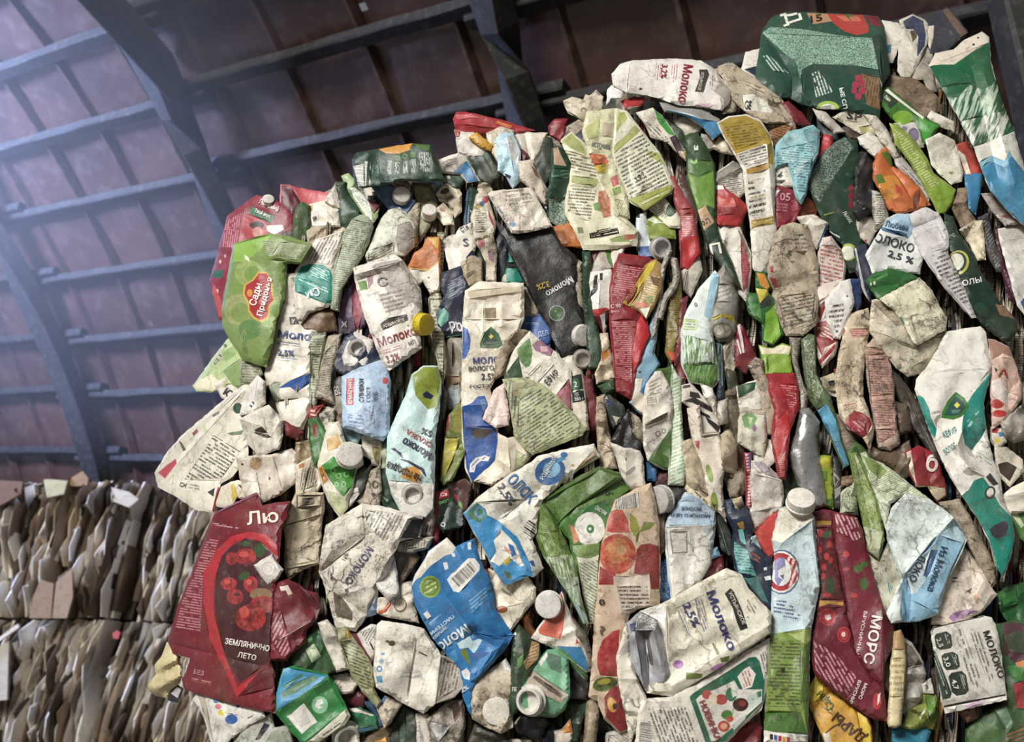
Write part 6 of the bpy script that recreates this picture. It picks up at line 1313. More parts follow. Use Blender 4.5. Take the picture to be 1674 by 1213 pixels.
c(36, 'folded_carton', 'white pointed carton peak with a small dark triangle mark', '735,305 770,340 780,480 700,540 620,560 650,440 690,360', 'd6d0c6', [('p', '26231f', '690,470 712,475 706,496'), ('p', '26231f', '675,490 700,500 690,515')], d=.4, n=3, F=[(735, 310, 700, 540, 5, 14)])
c(40, 'milk_carton', 'white carton end folded like a flower at the left', '620,590 760,520 800,500 900,600 890,700 870,780 740,820 670,740', 'cfc8bc', [('p', '26231f', '710,660 760,635 800,680 720,670'), ('p', '26231f', '705,672 800,688 830,710 720,685')], d=.6, n=5, F=[(620, 590, 760, 640, 7, 12), (760, 525, 800, 700, -8, 14), (880, 600, 800, 740, 6, 12)])
c(38, 'milk_carton', 'dusty white carton flaps above the strawberry juice carton', '600,850 670,840 830,830 960,790 990,820 980,1000 880,1080 760,1130 650,1090 620,950', 'cfc6b8', [('e', 'c0a076', 720, 880, 40, 44), ('e', '2a2622', 632, 886, 9, 8), ('e', '2a2622', 810, 980, 8, 10)], d=.5, n=5, F=[(830, 835, 900, 1060, 8, 16), (700, 850, 760, 1120, -7, 16)])
c(33, 'juice_carton', 'dark red carton corner right of the flower-folded end', '890,590 1030,680 1000,720 930,690', '861c2c', [], d=.3)
c(27, 'juice_carton', 'white scrap with a yellow and red print above the strawberry juice carton', '440,1150 500,1040 560,1010 600,1000 660,1020 650,1110 590,1100 560,1180', 'd4ccb8', [('p', 'd8c040', '555,1020 575,1010 600,1095 565,1140'), ('p', '2c4a30', '600,1020 650,1030 640,1060')], d=.4)
zone(240, 800, 4.3333)
c(58, 'juice_carton', 'large dark red strawberry juice carton at the lower left corner', '490,170 780,30 815,125 940,100 1010,90 985,170 945,290 930,480 900,700 890,850 870,1010 868,1213 895,1300 905,1580 616,1512 275,1412 258,1346 308,1200 191,1154 158,1071 240,800 330,590 400,400 440,280', '7c1828', [
 ('p', 'b81a2a', '400,590 480,440 600,330 720,300 850,320 920,400 935,480 850,420 780,360 700,345 600,400 530,470 480,640 470,830 510,1010 560,1200 640,1400 870,1250 900,1270 890,1310 640,1470 540,1250 440,1050 400,800'), ('p', '461820', '530,480 600,400 700,345 800,365 880,440 915,560 880,700 872,1000 866,1213 660,1365 560,1190 500,950 480,800 490,600'),
 ('em', 'b42c30', '6a1a20', 700, 475, 76, 58), ('e', 'c84a40', 690, 460, 36, 22), ('em', 'a82a30', '6a1a20', 600, 490, 44, 46), ('e', '7a2028', 720, 520, 30, 16), ('em', 'b82a32', '701a20', 580, 668, 58, 46), ('e', 'd05048', 570, 655, 24, 16), ('em', 'b42c34', '701a20', 735, 672, 50, 60), ('e', 'd05048', 725, 655, 20, 20), ('em', 'b02830', '701a20', 625, 760, 60, 56), ('e', '5a1a20', 640, 745, 26, 14), ('e', '8a6a4a', 810, 745, 80, 46), ('em', 'a8282e', '4a161a', 820, 815, 90, 62), ('em', 'b0302e', '5a161a', 735, 910, 110, 96), ('e', 'cc4a42', 690, 870, 34, 40), ('e', '34502c', 690, 612, 44, 26, 30), ('e', '34502c', 800, 430, 40, 50), ('e', '34502c', 700, 385, 36, 18),
 ('t', 'Лю', 712, 250, 225, 92, 6, 'e2d6c8'), ('t', 'ЗЕМЛЯНИЧНО', 552, 1092, 318, 42, -10, 'e4dcd4'), ('t', 'ЛЕТО', 642, 1186, 132, 38, -11, 'e4dcd4'), ('t', 'БЕЗ', 330, 1305, 72, 34, -12, 'cf8a90'), ('l', '7c1828', 'cf8a90', '320,1325 455,1355 450,1385 318,1355', -12, 18), ('l', '7c1828', 'c8868c', '435,340 520,330 470,480 400,590 390,820 380,1010 200,985 250,790 335,600 405,410', -9, 19), ('l', '7c1828', 'd8b0b0', '465,235 660,265 640,285 470,250', -7, 14),
 ('b', '204,1170 308,1197 264,1330 250,1312', -8, 4), ('p', '651420', '900,1200 868,1213 700,1400 640,1470 905,1400')], d=.3, H=8, W=12, n=2, A=2, t=40, g=(.04, .02), F=[(160, 1090, 870, 1260, -3, 10), (480, 180, 780, 40, 3, 10)])
c(66, 'milk_carton', 'small white carton top with a round seal on the strawberry carton', '760,540 890,460 920,520 965,570 920,640 860,690 800,600', 'cbc4bc', [('e', 'b0aaa2', 865, 568, 52, 54), ('e', 'd2ccc6', 862, 564, 42, 44), ('e', 'bab4ae', 860, 562, 26, 27), ('e', 'd2ccc6', 858, 560, 20, 21)], d=.3, H=10, n=1)
c(62, 'juice_carton', 'burgundy folded carton beside the strawberry juice carton', '900,740 930,660 1000,640 1080,680 1130,720 1210,740 1230,830 1200,920 1130,1000 1120,1090 1010,1180 990,1213 872,1213 870,1010 890,850', '771a2a', [('l', '771a2a', 'cf9aa0', '900,880 950,860 1020,1150 960,1190 872,1040', 62, 26), ('p', 'd6c6b6', '940,690 1000,678 1032,740 1000,750 985,715 950,720'), ('p', 'c8a8a0', '940,1058 1160,930 1162,936 942,1064'), ('p', '5a1220', '1080,690 1130,720 1230,830 1200,920 1180,830 1130,780')], d=.3, H=11, n=3, F=[(940, 1060, 1165, 930, 6, 12), (1080, 690, 1170, 860, -8, 12)])
c(44, 'carton_strip', 'beige upright carton strip with printed frames right of the strawberry carton', '1000,180 1060,30 1250,30 1250,130 1230,240 1220,440 1210,520 1100,560 1000,640 985,560 990,380 975,260', 'c4b89e', [('p', '3e382e', '1062,40 1240,38 1235,120 1060,135'), ('p', 'c4b89e', '1070,48 1232,46 1228,112 1068,126'), ('p', '6a6252', '1100,60 1190,58 1188,100 1100,108'), ('p', '3e382e', '985,250 1235,175 1235,182 985,258'), ('p', 'd0c6ae', '1040,440 1200,420 1200,500 1045,530'), ('p', '3e382e', '1000,560 1210,520 1210,527 1000,568'), ('l', None, '5c5444', '1000,570 1130,545 1100,600 1000,640', 25, 24)], d=.9, n=5)
zone(460, 600, 4.3333)
c(40, 'carton_strip', 'white upright carton with dark framed text left of the capped green carton', '110,700 220,640 250,720 280,830 240,890 110,890', 'd0c6b4', [('l', None, '4a443a', '150,730 240,700 260,830 130,880', 80, 18), ('p', 'd8863a', '120,700 165,680 160,710 125,720'), ('p', '3a342c', '205,680 212,678 160,885 152,885')], d=.5)
c(36, 'carton_fragment', 'rusty brown scrap above the white upright carton', '110,540 200,520 225,640 110,705', 'a48a6a', [], d=.8, n=6)
c(33, 'juice_carton', 'red and white striped scrap on a green leaf strip', '210,300 290,270 240,350 205,360', 'b03038', [('l', 'b03038', 'd8ccc4', '205,300 290,280 240,350 205,350', -10, 26)], d=.3)
c(36, 'juice_carton', 'green leaf carton strip left of the capped green carton', '200,370 250,360 320,480 320,540 290,640 240,700 205,520', '347030', [('p', '8a3a2a', '215,410 250,400 255,500 225,490'), ('p', '4f9040', '250,370 320,485 315,540 270,450')], d=.3, H=11)
c(30, 'carton_fragment', 'grey-white crumple above the green leaf strip', '240,350 330,290 370,300 360,420 320,470 260,370', 'b5ad9e', [('l', None, '5a5448', '250,330 350,310 340,420 290,400', 10, 22)], d=.8, n=6)
c(26, 'milk_carton', 'black and grey lettered edge left of the pale blue cream carton', '370,80 430,60 440,420 400,430 380,300', '8a8478', [('p', '26262a', '375,90 425,75 425,210 385,200'), ('t', 'Б2', 385, 200, 40, 60, 20, 'b0aaa0'), ('p', '6a5a44', '385,330 440,330 440,400 390,400')], d=.6)
c(49, 'cream_carton', 'pale blue cream carton with a red tag at left', '435,70 560,10 700,-40 740,0 765,100 760,300 755,470 720,515 640,490 520,440 445,425', 'a8bfd8', [('p', 'c2343a', '461,80 516,78 511,268 459,270'), ('t', 'МАГНИТ', 501, 228, 145, 24, 90, 'ecdcdc'), ('e', 'ecdcdc', 487, 246, 14, 14), ('e', 'c2343a', 487, 246, 8, 8), ('t', 'СЛИВКИ', 582, 247, 165, 34, 90, '1c2028'), ('t', 'ГОСТ', 624, 243, 108, 24, 90, '68788c'), ('t', '10%', 680, 238, 66, 34, 90, '68788c'), ('e', 'c2343a', 735, 97, 22, 24), ('l', None, '5a6a94', '470,330 570,330 590,420 480,415', -10, 26), ('p', '8aa0b8', '700,150 740,180 740,330 700,340 690,240'), ('l', None, '5a6a94', '620,280 660,270 665,400 630,400', 80, 26)], d=.4, H=11, W=18, n=3)
c(40, 'milk_carton', 'pale turquoise round carton end under the pale blue cream carton', '410,460 440,420 540,440 560,490 540,535 450,520', '8aa8aa', [('e', '6a8a90', 490, 485, 48, 30)], d=.7, H=8)
c(46, 'juice_carton', 'green dotted carton with a big white cap at left', '265,700 340,400 400,390 450,540 560,560 570,690 530,720 500,850 465,940 460,1000 420,1060 340,950 290,820', 'cfc9b8', [('p', 'dfb66c', '318,520 390,470 432,550 330,602'), ('p', '38982c', '283,700 370,630 420,700 530,718 500,850 440,922 380,852'), ('p', 'd88e2c', '263,712 290,698 332,800 300,832'), ('e', 'a8d89a', 365, 735, 20, 20), ('e', '38982c', 365, 735, 14, 14), ('e', 'a8d89a', 405, 770, 20, 20), ('e', '38982c', 405, 770, 14, 14), ('e', 'a8d89a', 460, 760, 20, 20), ('e', '38982c', 460, 760, 14, 14), ('e', 'a8d89a', 440, 830, 18, 18), ('e', '38982c', 440, 830, 12, 12), ('e', 'a8d89a', 390, 830, 16, 16), ('e', '38982c', 390, 830, 10, 10), ('p', 'c2c8a0', '340,880 440,925 460,1000 420,1060 345,950')], d=.35, H=9, n=3, kids=[('cap', 480, 630, 88, 50, .1, -.3, 'd2ccc4')])
c(40, 'plastic_tube', 'dark grey strip with a white barrel end right of the green dotted carton', '490,830 560,740 640,690 610,800 560,900 470,1000 470,930', '37403a', [('p', 'd2cdc4', '480,870 540,850 552,900 482,992'), ('p', '8a867e', '478,905 548,880 548,888 478,915')], d=.4, H=9, cat='tube')
c(42, 'carton_fragment', 'brown-grey printed strip below the pale blue cream carton', '640,740 690,700 700,850 690,980 600,990 540,950 600,880', 'a89c8c', [('t', 'С', 645, 860, 45, 55, 10, '4a443c'), ('e', '3a342e', 655, 905, 14, 16)], d=.8)
c(37, 'juice_carton', 'dark green sliver left of the upside-down aqua milk carton', '700,740 740,730 780,900 830,1030 740,1000 690,900', '2c4836', [('p', '8a9a88', '700,900 760,940 750,960')], d=.5)
c(38, 'carton_strip', 'thin gold and white folds below the pale blue cream carton', '580,480 640,500 700,530 700,570 690,700 650,690 640,650 580,620', 'c8bfb2', [('p', '86783a', '640,560 702,568 690,702 655,640')], d=.5, n=5)
c(34, 'carton_strip', 'grey-green wedge beside the upside-down aqua milk carton', '700,530 750,520 745,730 700,720', 'a6a68c', [], d=.6)
c(52, 'milk_carton', 'aqua milk carton with upside-down lettering and open spout', '930,60 1010,0 1100,0 1125,100 1110,300 1080,500 1075,900 1070,1000 1020,1060 850,1020 790,900 750,750 760,500 830,330 900,180', 'b6cecb', [('p', '8c9c2c', '930,60 1010,0 1100,0 1127,100 1102,280 1040,300 950,200'), ('p', '222848', '1000,190 1030,170 1080,205 1060,230 1010,215'), ('p', 'd4d0c6', '755,800 1078,830 1072,1000 1020,1062 850,1022 788,900'), ('t', '5%', 1072, 455, 78, 44, 160, '2c2c38'), ('t', 'СКАЗКА', 1072, 540, 205, 36, 150, 'b83a3e'), ('t', 'Молоко', 1072, 612, 230, 56, 150, '26284c'), ('p', 'd8962c', '862,720 962,700 992,760 962,822 850,782'), ('t', 'На городке', 1000, 770, 265, 56, 157, '2a1e14'), ('p', '26284c', '770,580 800,572 850,610 865,650 850,640 810,600'), ('p', '26284c', '830,650 900,660 1010,720 1030,780 1015,770 990,735 900,680')], d=.4, H=12, W=22, n=3, kids=[('spout', 930, 905, 58, 26, 0, .15, 'b8b2aa')])
c(30, 'carton_strip', 'dark strip painted as gap shade right of the aqua milk carton', '1110,60 1170,180 1150,330 1110,500 1095,900 1075,900', '2c2b28', [], d=.5)  # solid strip filling a gap, the gap's shade put into its colour
c(36, 'juice_carton', 'olive and yellow fruit strip left of the blue base of the tall milk carton', '1190,350 1270,260 1290,270 1290,600 1250,700 1200,800 1150,830 1130,800 1160,560', '74823a', [('p', 'd0c64c', '1158,500 1262,500 1232,600 1160,765 1128,812 1150,600'), ('p', 'b02a2c', '1150,360 1190,340 1180,450 1148,470'), ('p', '8c8a30', '1200,330 1280,290 1280,470 1210,450')], d=.6, H=9)
c(40, 'juice_carton', 'dark green carton with a red band left of the blue milk cartons', '1110,880 1180,860 1220,950 1290,1050 1300,1110 1150,1170 1100,1100', '1e2e28', [('p', 'b52630', '1113,890 1178,866 1190,920 1108,942'), ('t', 'Са', 1130, 918, 45, 26, 10, 'e0d0c8'), ('t', 'Вкус', 1120, 975, 80, 22, 22, '7ac05a'), ('e', 'c8ccc4', 1145, 1115, 18, 16), ('e', '1e2e28', 1145, 1115, 11, 10)], d=.3)
c(37, 'juice_carton', 'cherry and cranberry printed carton above the blue milk cartons', '1170,840 1300,800 1345,830 1330,900 1300,1020 1260,1030 1200,920', '533634', [('e', '3a1a22', 1240, 870, 34, 30), ('e', '7a2a34', 1235, 862, 12, 10), ('e', 'b0303a', 1225, 935, 28, 34), ('p', '7f9a3a', '1150,830 1250,800 1190,830'), ('e', '6f9a3a', 1265, 985, 18, 34)], d=.3)
c(41, 'juice_carton', 'burgundy upright sliver with a grey band right of the aqua milk carton', '1085,880 1110,880 1110,1260 1070,1260 1080,1060', '881a2c', [], d=.2, H=8)
zone(500, 800, 4.3333)
c(43, 'carton_strip', 'grey-mauve strip left of the burgundy sliver', '800,330 850,180 900,90 905,200 890,330', 'a8988e', [('p', '26262a', '845,300 865,245 872,248 855,305'), ('p', '26262a', '868,300 885,240 890,244 876,305')], d=.5)
c(53, 'milk_carton', 'muddy crumpled white milk carton with slanting blue letters at lower left', '150,260 400,110 540,130 700,170 820,200 800,330 660,360 620,440 590,560 500,680 500,760 490,880 420,900 350,1000 220,970 190,860 130,640 100,580 130,380', 'd4cdc1', [
 ('l', None, '45413a', '410,140 690,180 640,320 550,370 430,240', 62, 24), ('p', '22222a', '655,345 720,210 832,212 790,345'), ('t', 'МОЛОКО', 440, 400, 300, 52, -124, '3a4880'), ('p', '7a96b2', '430,890 500,740 505,880 400,1012 365,1000'), ('l', None, '6a645a', '490,455 555,480 500,590 460,560', 60, 17), ('t', '16%', 275, 505, 55, 28, 60, '5a544c'), ('l', None, '57504a', '440,900 520,900 490,1080 400,1040', 60, 20), ('p', '5a4e40', '190,720 260,770 330,870 330,930 220,900')], d=.9, H=9, n=4, A=4, F=[(430, 325, 110, 580, -9, 14), (280, 780, 430, 895, -8, 14), (400, 130, 430, 330, 7, 14), (300, 740, 360, 720, 5, 10), (110, 590, 230, 780, -6, 16)])
c(47, 'carton_fragment', 'torn brown corrugated inside right of the muddy white carton', '620,430 760,440 800,480 750,560 680,650 640,700 620,560', '785f46', [('l', '785f46', '4a3826', '640,450 750,455 700,600 640,620', 80, 22)], d=.5, n=5)
c(57, 'folded_carton', 'white folded flap at the centre of the muddy white carton', '490,660 590,560 620,480 640,600 650,740 590,780 520,700', 'd8d2ca', [], d=.4, n=3, F=[(500, 665, 640, 740, 6, 14)])
c(48, 'milk_carton', 'cream dirty carton with orange patches left of the big blue milk carton', '510,780 640,760 680,670 760,650 760,800 800,940 560,890 510,870', 'cfc6b6', [('p', 'd0642c', '508,862 545,850 600,790 605,820 570,870 530,886'), ('p', 'c8602c', '688,640 758,608 752,655'), ('e', '6a5e4c', 670, 820, 46, 52), ('e', 'cbc0a8', 668, 816, 38, 44)], d=.6)
c(50, 'carton_roll', 'beige printed roll above the torn brown inside', '620,400 780,350 900,345 860,410 770,440 650,440', 'c4baa8', [('l', 'c4baa8', '4a443a', '690,385 890,350 850,405 700,430', 80, 20)], d=.6, H=10, W=10)
c(64, 'milk_carton', 'big bright blue milk carton with bar code in the lower centre', '750,680 780,600 840,500 870,440 1000,345 1060,410 1150,370 1190,350 1230,500 1300,640 1340,850 1470,1036 1416,1127 1199,1362 1185,1620 1150,1560 1100,1416 1090,1271 901,1054 840,940 780,820', '1c7cbc', [
 ('p', 'd4ccbe', '745,690 775,600 840,500 870,440 1000,340 1062,412 1040,452 985,470 940,502 880,545 840,590 815,620 780,640'), ('p', 'd4d8d8', '970,520 1000,515 1010,560 985,572'), ('p', 'd4d8d8', '1030,455 1055,450 1058,478 1038,478'), ('p', 'd4d8d8', '1142,380 1170,372 1172,425 1150,428'), ('e', '9ab83a', 880, 690, 74, 78), ('e', '6f8f28', 880, 690, 62, 66), ('l', '6f8f28', 'd0dca0', '830,650 920,640 930,730 840,740', 30, 30),
 ('p', 'dcdad4', '1000,640 1030,598 1150,488 1195,488 1232,535 1228,575 1085,730 1045,722'), ('b', '1030,632 1160,510 1212,572 1085,692', 43, 4), ('t', 'Моло', 1128, 952, 255, 74, 216, 'e2e2de'), ('t', 'ПАСТЕРИ', 1040, 888, 205, 24, 218, 'cfdde4'), ('t', 'ПИТЬЕВОЕ', 985, 968, 130, 22, 222, 'cfdde4'), ('t', '1', 862, 862, 36, 46, 216, 'e2e2de'), ('l', None, '9cc4dc', '870,950 950,880 960,895 880,965', 38, 16), ('l', None, '8abce0', '1150,780 1270,690 1290,760 1180,880', 40, 22), ('p', 'c2dce2', '1070,1090 1160,1040 1180,1075 1260,1045 1215,1130 1190,1165 1150,1120 1090,1130'), ('p', '7a8a3a', '1090,1150 1130,1120 1150,1170 1170,1260 1130,1210'), ('p', '3a6aa8', '1150,1170 1250,1140 1300,1160 1220,1210'), ('p', 'd4d8d8', '1100,1290 1140,1265 1165,1300 1160,1350 1120,1340'), ('t', '2%', 1105, 1440, 60, 30, 30, 'd4d8d8'), ('p', '14609a', '1180,1020 1300,1050 1470,1036 1416,1127 1340,1110 1190,1040'), ('p', '3a94cc', '1010,1170 1060,1130 1075,1200 1030,1240')],
 d=.3, H=10, W=16, n=2, F=[(850, 560, 1150, 960, 7, 14), (1150, 960, 1200, 1020, 6, 12), (1190, 1010, 1430, 1060, -8, 14), (1400, 1080, 1200, 1340, 6, 12), (1060, 415, 1300, 900, 5, 16)])
zone(430, 960, 4.796)
c(60, 'milk_carton', 'white blank square carton base with blue recycling marks in the lower centre', '900,290 930,265 1103,290 1260,330 1390,530 1545,600 1570,780 1500,860 1350,910 1260,985 1110,910 890,780 870,660', 'dad4c8', [('e', '4a92bc', 912, 640, 24, 26), ('e', 'dad4c8', 912, 640, 12, 13), ('p', '4a92bc', '885,700 930,690 940,750 895,745'), ('e', '8ab0c8', 930, 580, 18, 20), ('p', '4a92bc', '925,515 955,512 955,530 928,535'), ('p', 'b4aa9e', '1390,530 1545,600 1570,780 1500,860 1350,910 1395,720'), ('l', None, '4c453c', '1395,545 1530,610 1540,780 1390,860', 78, 26), ('p', 'a89c8c', '1198,400 1206,400 1136,880 1128,880'), ('e', '5a4434', 1010, 440, 28, 22), ('e', '6a5442', 975, 425, 16, 10), ('p', '4a4036', '1220,500 1290,535 1285,545 1220,512')], d=.5, H=7, W=10, n=3, A=2, F=[(1392, 530, 1350, 905, 7, 12), (1200, 400, 1130, 880, -2, 8)])
c(52, 'juice_carton', 'forest green carton with a pale square above the green leaf-block carton', '240,520 320,420 440,310 500,480 560,660 480,690 350,650 230,620', '2c5632', [('p', 'a4b68c', '330,490 400,440 455,540 382,592'), ('p', 'c8ccb4', '370,490 410,480 420,530 385,545'), ('p', '6a9a6a', '330,420 380,390 390,410 345,440')], d=.5, n=4)
c(56, 'milk_carton', 'white rounded strip right of the forest green carton', '440,280 500,262 560,330 620,500 660,640 580,660 500,480', 'cac2b6', [], d=.5, H=10, W=14, n=2)
c(51, 'juice_carton', 'olive strip of dense text in the lower left', '560,330 640,310 700,400 830,580 860,650 860,800 920,900 900,940 800,830 700,690 620,500', 'a2a47e', [('l', 'a2a47e', '383624', '600,420 700,410 830,580 855,790 790,800 690,650', -22, 24), ('p', 'dca52c', '645,330 682,330 682,402 652,392')], d=.5, H=9)
c(45, 'juice_carton', 'maroon sliver right of the olive strip of dense text', '690,360 740,370 850,600 830,590 700,420', '74202c', [], d=.2)
c(43, 'milk_carton', 'white printed wedge left of the blank square base', '740,360 850,300 890,300 870,500 860,590', 'cfcac2', [('l', None, '4a4640', '760,350 870,310 865,420 830,470', 60, 20), ('p', '22201e', '830,430 850,440 872,490 862,495')], d=.4)
c(62, 'juice_carton', 'green and blue block carton with a white square at lower left', '110,830 160,640 240,620 510,690 560,760 660,950 680,1010 640,1080 430,1213 330,1250 200,1100 105,990', '258640', [('p', '3a9ac6', '105,830 160,640 200,630 512,695 450,742 250,880 108,970'), ('p', '4a7a5a', '140,830 250,750 400,690 440,712 250,830 150,870'), ('p', '5a8a48', '160,770 300,680 310,695 165,790'), ('p', 'd8d4c2', '330,1225 655,950 690,1010 640,1082 425,1235'), ('l', None, '3a3a34', '450,1150 600,1040 610,1070 480,1180', 35, 26), ('p', 'dedad2', '185,1010 320,910 426,1055 305,1152'), ('p', 'cac6be', '232,1018 315,955 375,1052 300,1105'), ('e', '8cc29c', 445, 922, 64, 68), ('p', 'dcdcd2', '425,880 465,875 470,910 440,925 470,945 430,955 405,930'), ('p', '1d6a34', '380,780 500,720 540,790 420,850')], d=.25, H=8, W=12, n=2, F=[(110, 960, 520, 720, 3, 12), (330, 1210, 655, 950, 3, 10)])
c(44, 'milk_carton', 'grey-cream rounded piece behind the green and blue block carton', '520,710 660,680 740,760 700,820 620,830 560,760', 'c4bab0', [('l', None, '6a6258', '530,720 600,720 620,800 570,770', 60, 22)], d=.6)
c(42, 'juice_carton', 'dark wine coloured scrap below the grey-cream rounded piece', '620,840 700,800 800,850 790,940 720,930 650,890', '581626', [], d=.2, H=10)
c(45, 'juice_carton', 'green and teal carton base right of the white square', '680,960 760,950 880,1010 900,1100 740,1140 690,1050', '267c4e', [('p', '2f86a0', '700,1120 890,1090 880,1110 740,1142'), ('p', 'c8c0b8', '670,950 720,940 870,1000 860,1012 700,975')], d=.3)
c(47, 'milk_carton', 'grey carton end with an open spout at the bottom edge left', '550,1230 560,1120 640,1060 740,1090 750,1260 560,1260', 'b8b2a8', [], d=.4, kids=[('spout', 650, 1150, 74, 60, .25, .55, 'c2c0b8')])
c(40, 'milk_carton', 'dark blue-grey strip left of the blank square base', '790,890 860,900 940,1080 920,1120 880,1000', '30506e', [], d=.3)
c(46, 'milk_carton', 'cream folded piece below the blank square base', '900,940 960,860 1090,910 1000,1050 960,1100', 'c4b8a4', [('p', '3a78a8', '912,850 970,862 930,930'), ('e', '6a5e4e', 960, 960, 12, 10)], d=.7, n=5)
c(36, 'juice_carton', 'dark green carton at the bottom edge below the blank square base', '1000,1100 1110,930 1210,1000 1210,1280 990,1280', '1c3426', [('p', '2a4c38', '1060,1020 1110,950 1120,1250 1070,1250')], d=.3)
c(38, 'juice_carton', 'orange-edged brown fold at the bottom edge left', '740,1280 860,1130 960,1090 1000,1110 980,1280', '6a5a46', [('p', 'd0963a', '880,1200 960,1170 990,1280 860,1280')], d=.6)
c(42, 'milk_carton', 'pale upright strip at the bottom edge below the blank square base', '1210,990 1290,1000 1320,1280 1210,1280', 'c9c2b8', [], d=.5, H=8)
zone(240, 980, 5.208)
c(46, 'milk_carton', 'white carton with coloured registration dots under the strawberry carton', '430,800 740,880 990,945 1000,990 880,1050 620,1250 560,1240 500,1010 460,920 400,850', 'd8d4cb', [('e', '4a82b4', 590, 862, 23, 22), ('e', 'd8748c', 608, 912, 26, 24), ('e', 'ead84c', 633, 965, 28, 25), ('e', '2a62ac', 720, 1020, 54, 42), ('l', None, '3a5a94', '690,965 775,975 775,992 690,985', -12, 18), ('p', '2a4a86', '755,895 800,905 770,925'), ('p', '3a3836', '855,1010 900,985 903,993 860,1018'), ('p', 'b5aa98', '432,800 490,820 570,1240 500,1010')], d=.5, n=3)
c(43, 'carton_fragment', 'grey-green folded pieces at the bottom edge left of the block carton', '880,1060 1060,980 1080,1100 1200,1080 1250,1240 700,1260', 'a8a89e', [('p', '1e2236', '1000,1050 1050,1070 960,1190 920,1200'), ('p', '8a9080', '1060,1130 1200,1090 1240,1230 1000,1240')], d=.6, n=6)
c(38, 'plastic_bag', 'crumpled yellowish film at the lower left edge', '130,500 180,370 210,380 240,470 280,560 290,650 250,720 190,770 160,830 80,810 10,750 60,680 90,640 80,560', 'd2c494', [], d=.25, n=14, A=6, H=14, W=16)
c(24, 'carton_fragment', 'black tag with a grey panel below the crumpled yellowish film', '190,800 250,730 300,760 260,870 190,850', '26262c', [('p', 'b0acae', '205,800 255,745 292,768 262,840')], d=.2)
# ---- lower centre and right
zone(740, 740, 4.3333)
c(70, 'milk_carton', 'white and sky blue milk carton with slanting letters in the lower centre', '80,430 180,320 330,210 400,160 560,70 600,30 840,-30 1000,-60 1040,30 900,110 760,220 640,330 600,440 590,560 560,620 640,820 570,880 540,870 370,940 300,840 200,640 140,540', 'dad6c9', [
 ('p', '2a94d0', '78,430 150,360 240,440 320,480 460,600 550,790 572,880 540,872 370,942 300,840 200,640 140,540'), ('p', '26784a', '100,430 170,350 232,400 246,440 190,497 130,470'), ('e', '4a92c0', 190, 418, 38, 44), ('e', '26784a', 190, 420, 20, 24), ('p', 'e0dcd2', '290,620 345,540 400,600 445,650 505,800 478,805 400,740 330,805 265,770 310,700'), ('p', '1c6ab4', '390,640 430,660 450,720 420,740'), ('p', 'd8c03a', '350,780 402,730 412,772 380,802'), ('p', '4a6a5a', '360,830 410,850 420,900 380,890'), ('p', 'd8a890', '360,650 415,700 410,720 370,700'),
 ('t', 'ОЛОК', 380, 195, 235, 84, -46, '2272b8'), ('t', '2,5%', 312, 240, 172, 54, -56, '36466a'), ('e', '2a6aa8', 690, 132, 112, 96, 30), ('e', '8cc4e0', 700, 120, 66, 54, 30), ('t', 'РОДИМАЯ', 640, 195, 175, 30, 58, 'e4e8ea'), ('p', '4a9ac8', '720,50 790,20 800,50 740,70'), ('b', '480,522 550,470 586,500 584,600 540,622', 55, 10), ('p', 'd8d4c8', '480,520 520,490 500,540'), ('p', '2a5a9a', '540,770 570,760 590,810 560,800'), ('e', '3a78b8', 790, 15, 26, 20), ('e', 'c8a058', 850, 90, 12, 10), ('p', '9c8262', '870,120 940,40 1010,-20 1020,20 920,100')], d=.5, H=9, W=14, n=3, F=[(150, 350, 640, 330, 3, 14), (330, 480, 620, 260, -6, 12), (345, 500, 560, 800, 5, 12)])
c(67, 'juice_carton', 'olive green grass carton bent like an elbow in the lower centre', '625,345 700,290 880,180 1040,100 1190,150 1190,190 1100,240 880,380 740,510 800,620 850,760 880,830 900,1000 960,1213 930,1213 820,1000 740,880 640,720 590,600 600,450', '5e7e34', [
 ('p', '46682a', '625,345 700,290 880,180 1040,100 1190,150 1190,190 1100,240 880,380 740,510'), ('l', '46682a', '7c9a4a', '640,345 1040,120 1180,170 880,370 750,490', 60, 10), ('g', '5e7e34', '9aac70', '600,560 760,560 860,760 700,800', 25, 9), ('g', 'aab49a', '5a7a3a', '640,740 840,720 900,930 800,980', 22, 12), ('g', 'aeb8aa', '7c9070', '740,880 900,880 960,1213 930,1213 820,1000', 18, 16), ('l', '5e7e34', '93ac5e', '620,400 720,510 800,640 840,740 720,640 600,560', -60, 11), ('p', '8ca0a0', '890,1080 960,1213 930,1213 860,1080')], d=.5, H=10, W=14, n=2, F=[(630, 360, 745, 505, 6, 10), (745, 510, 880, 830, -4, 10), (620, 400, 900, 1080, 5, 16)])
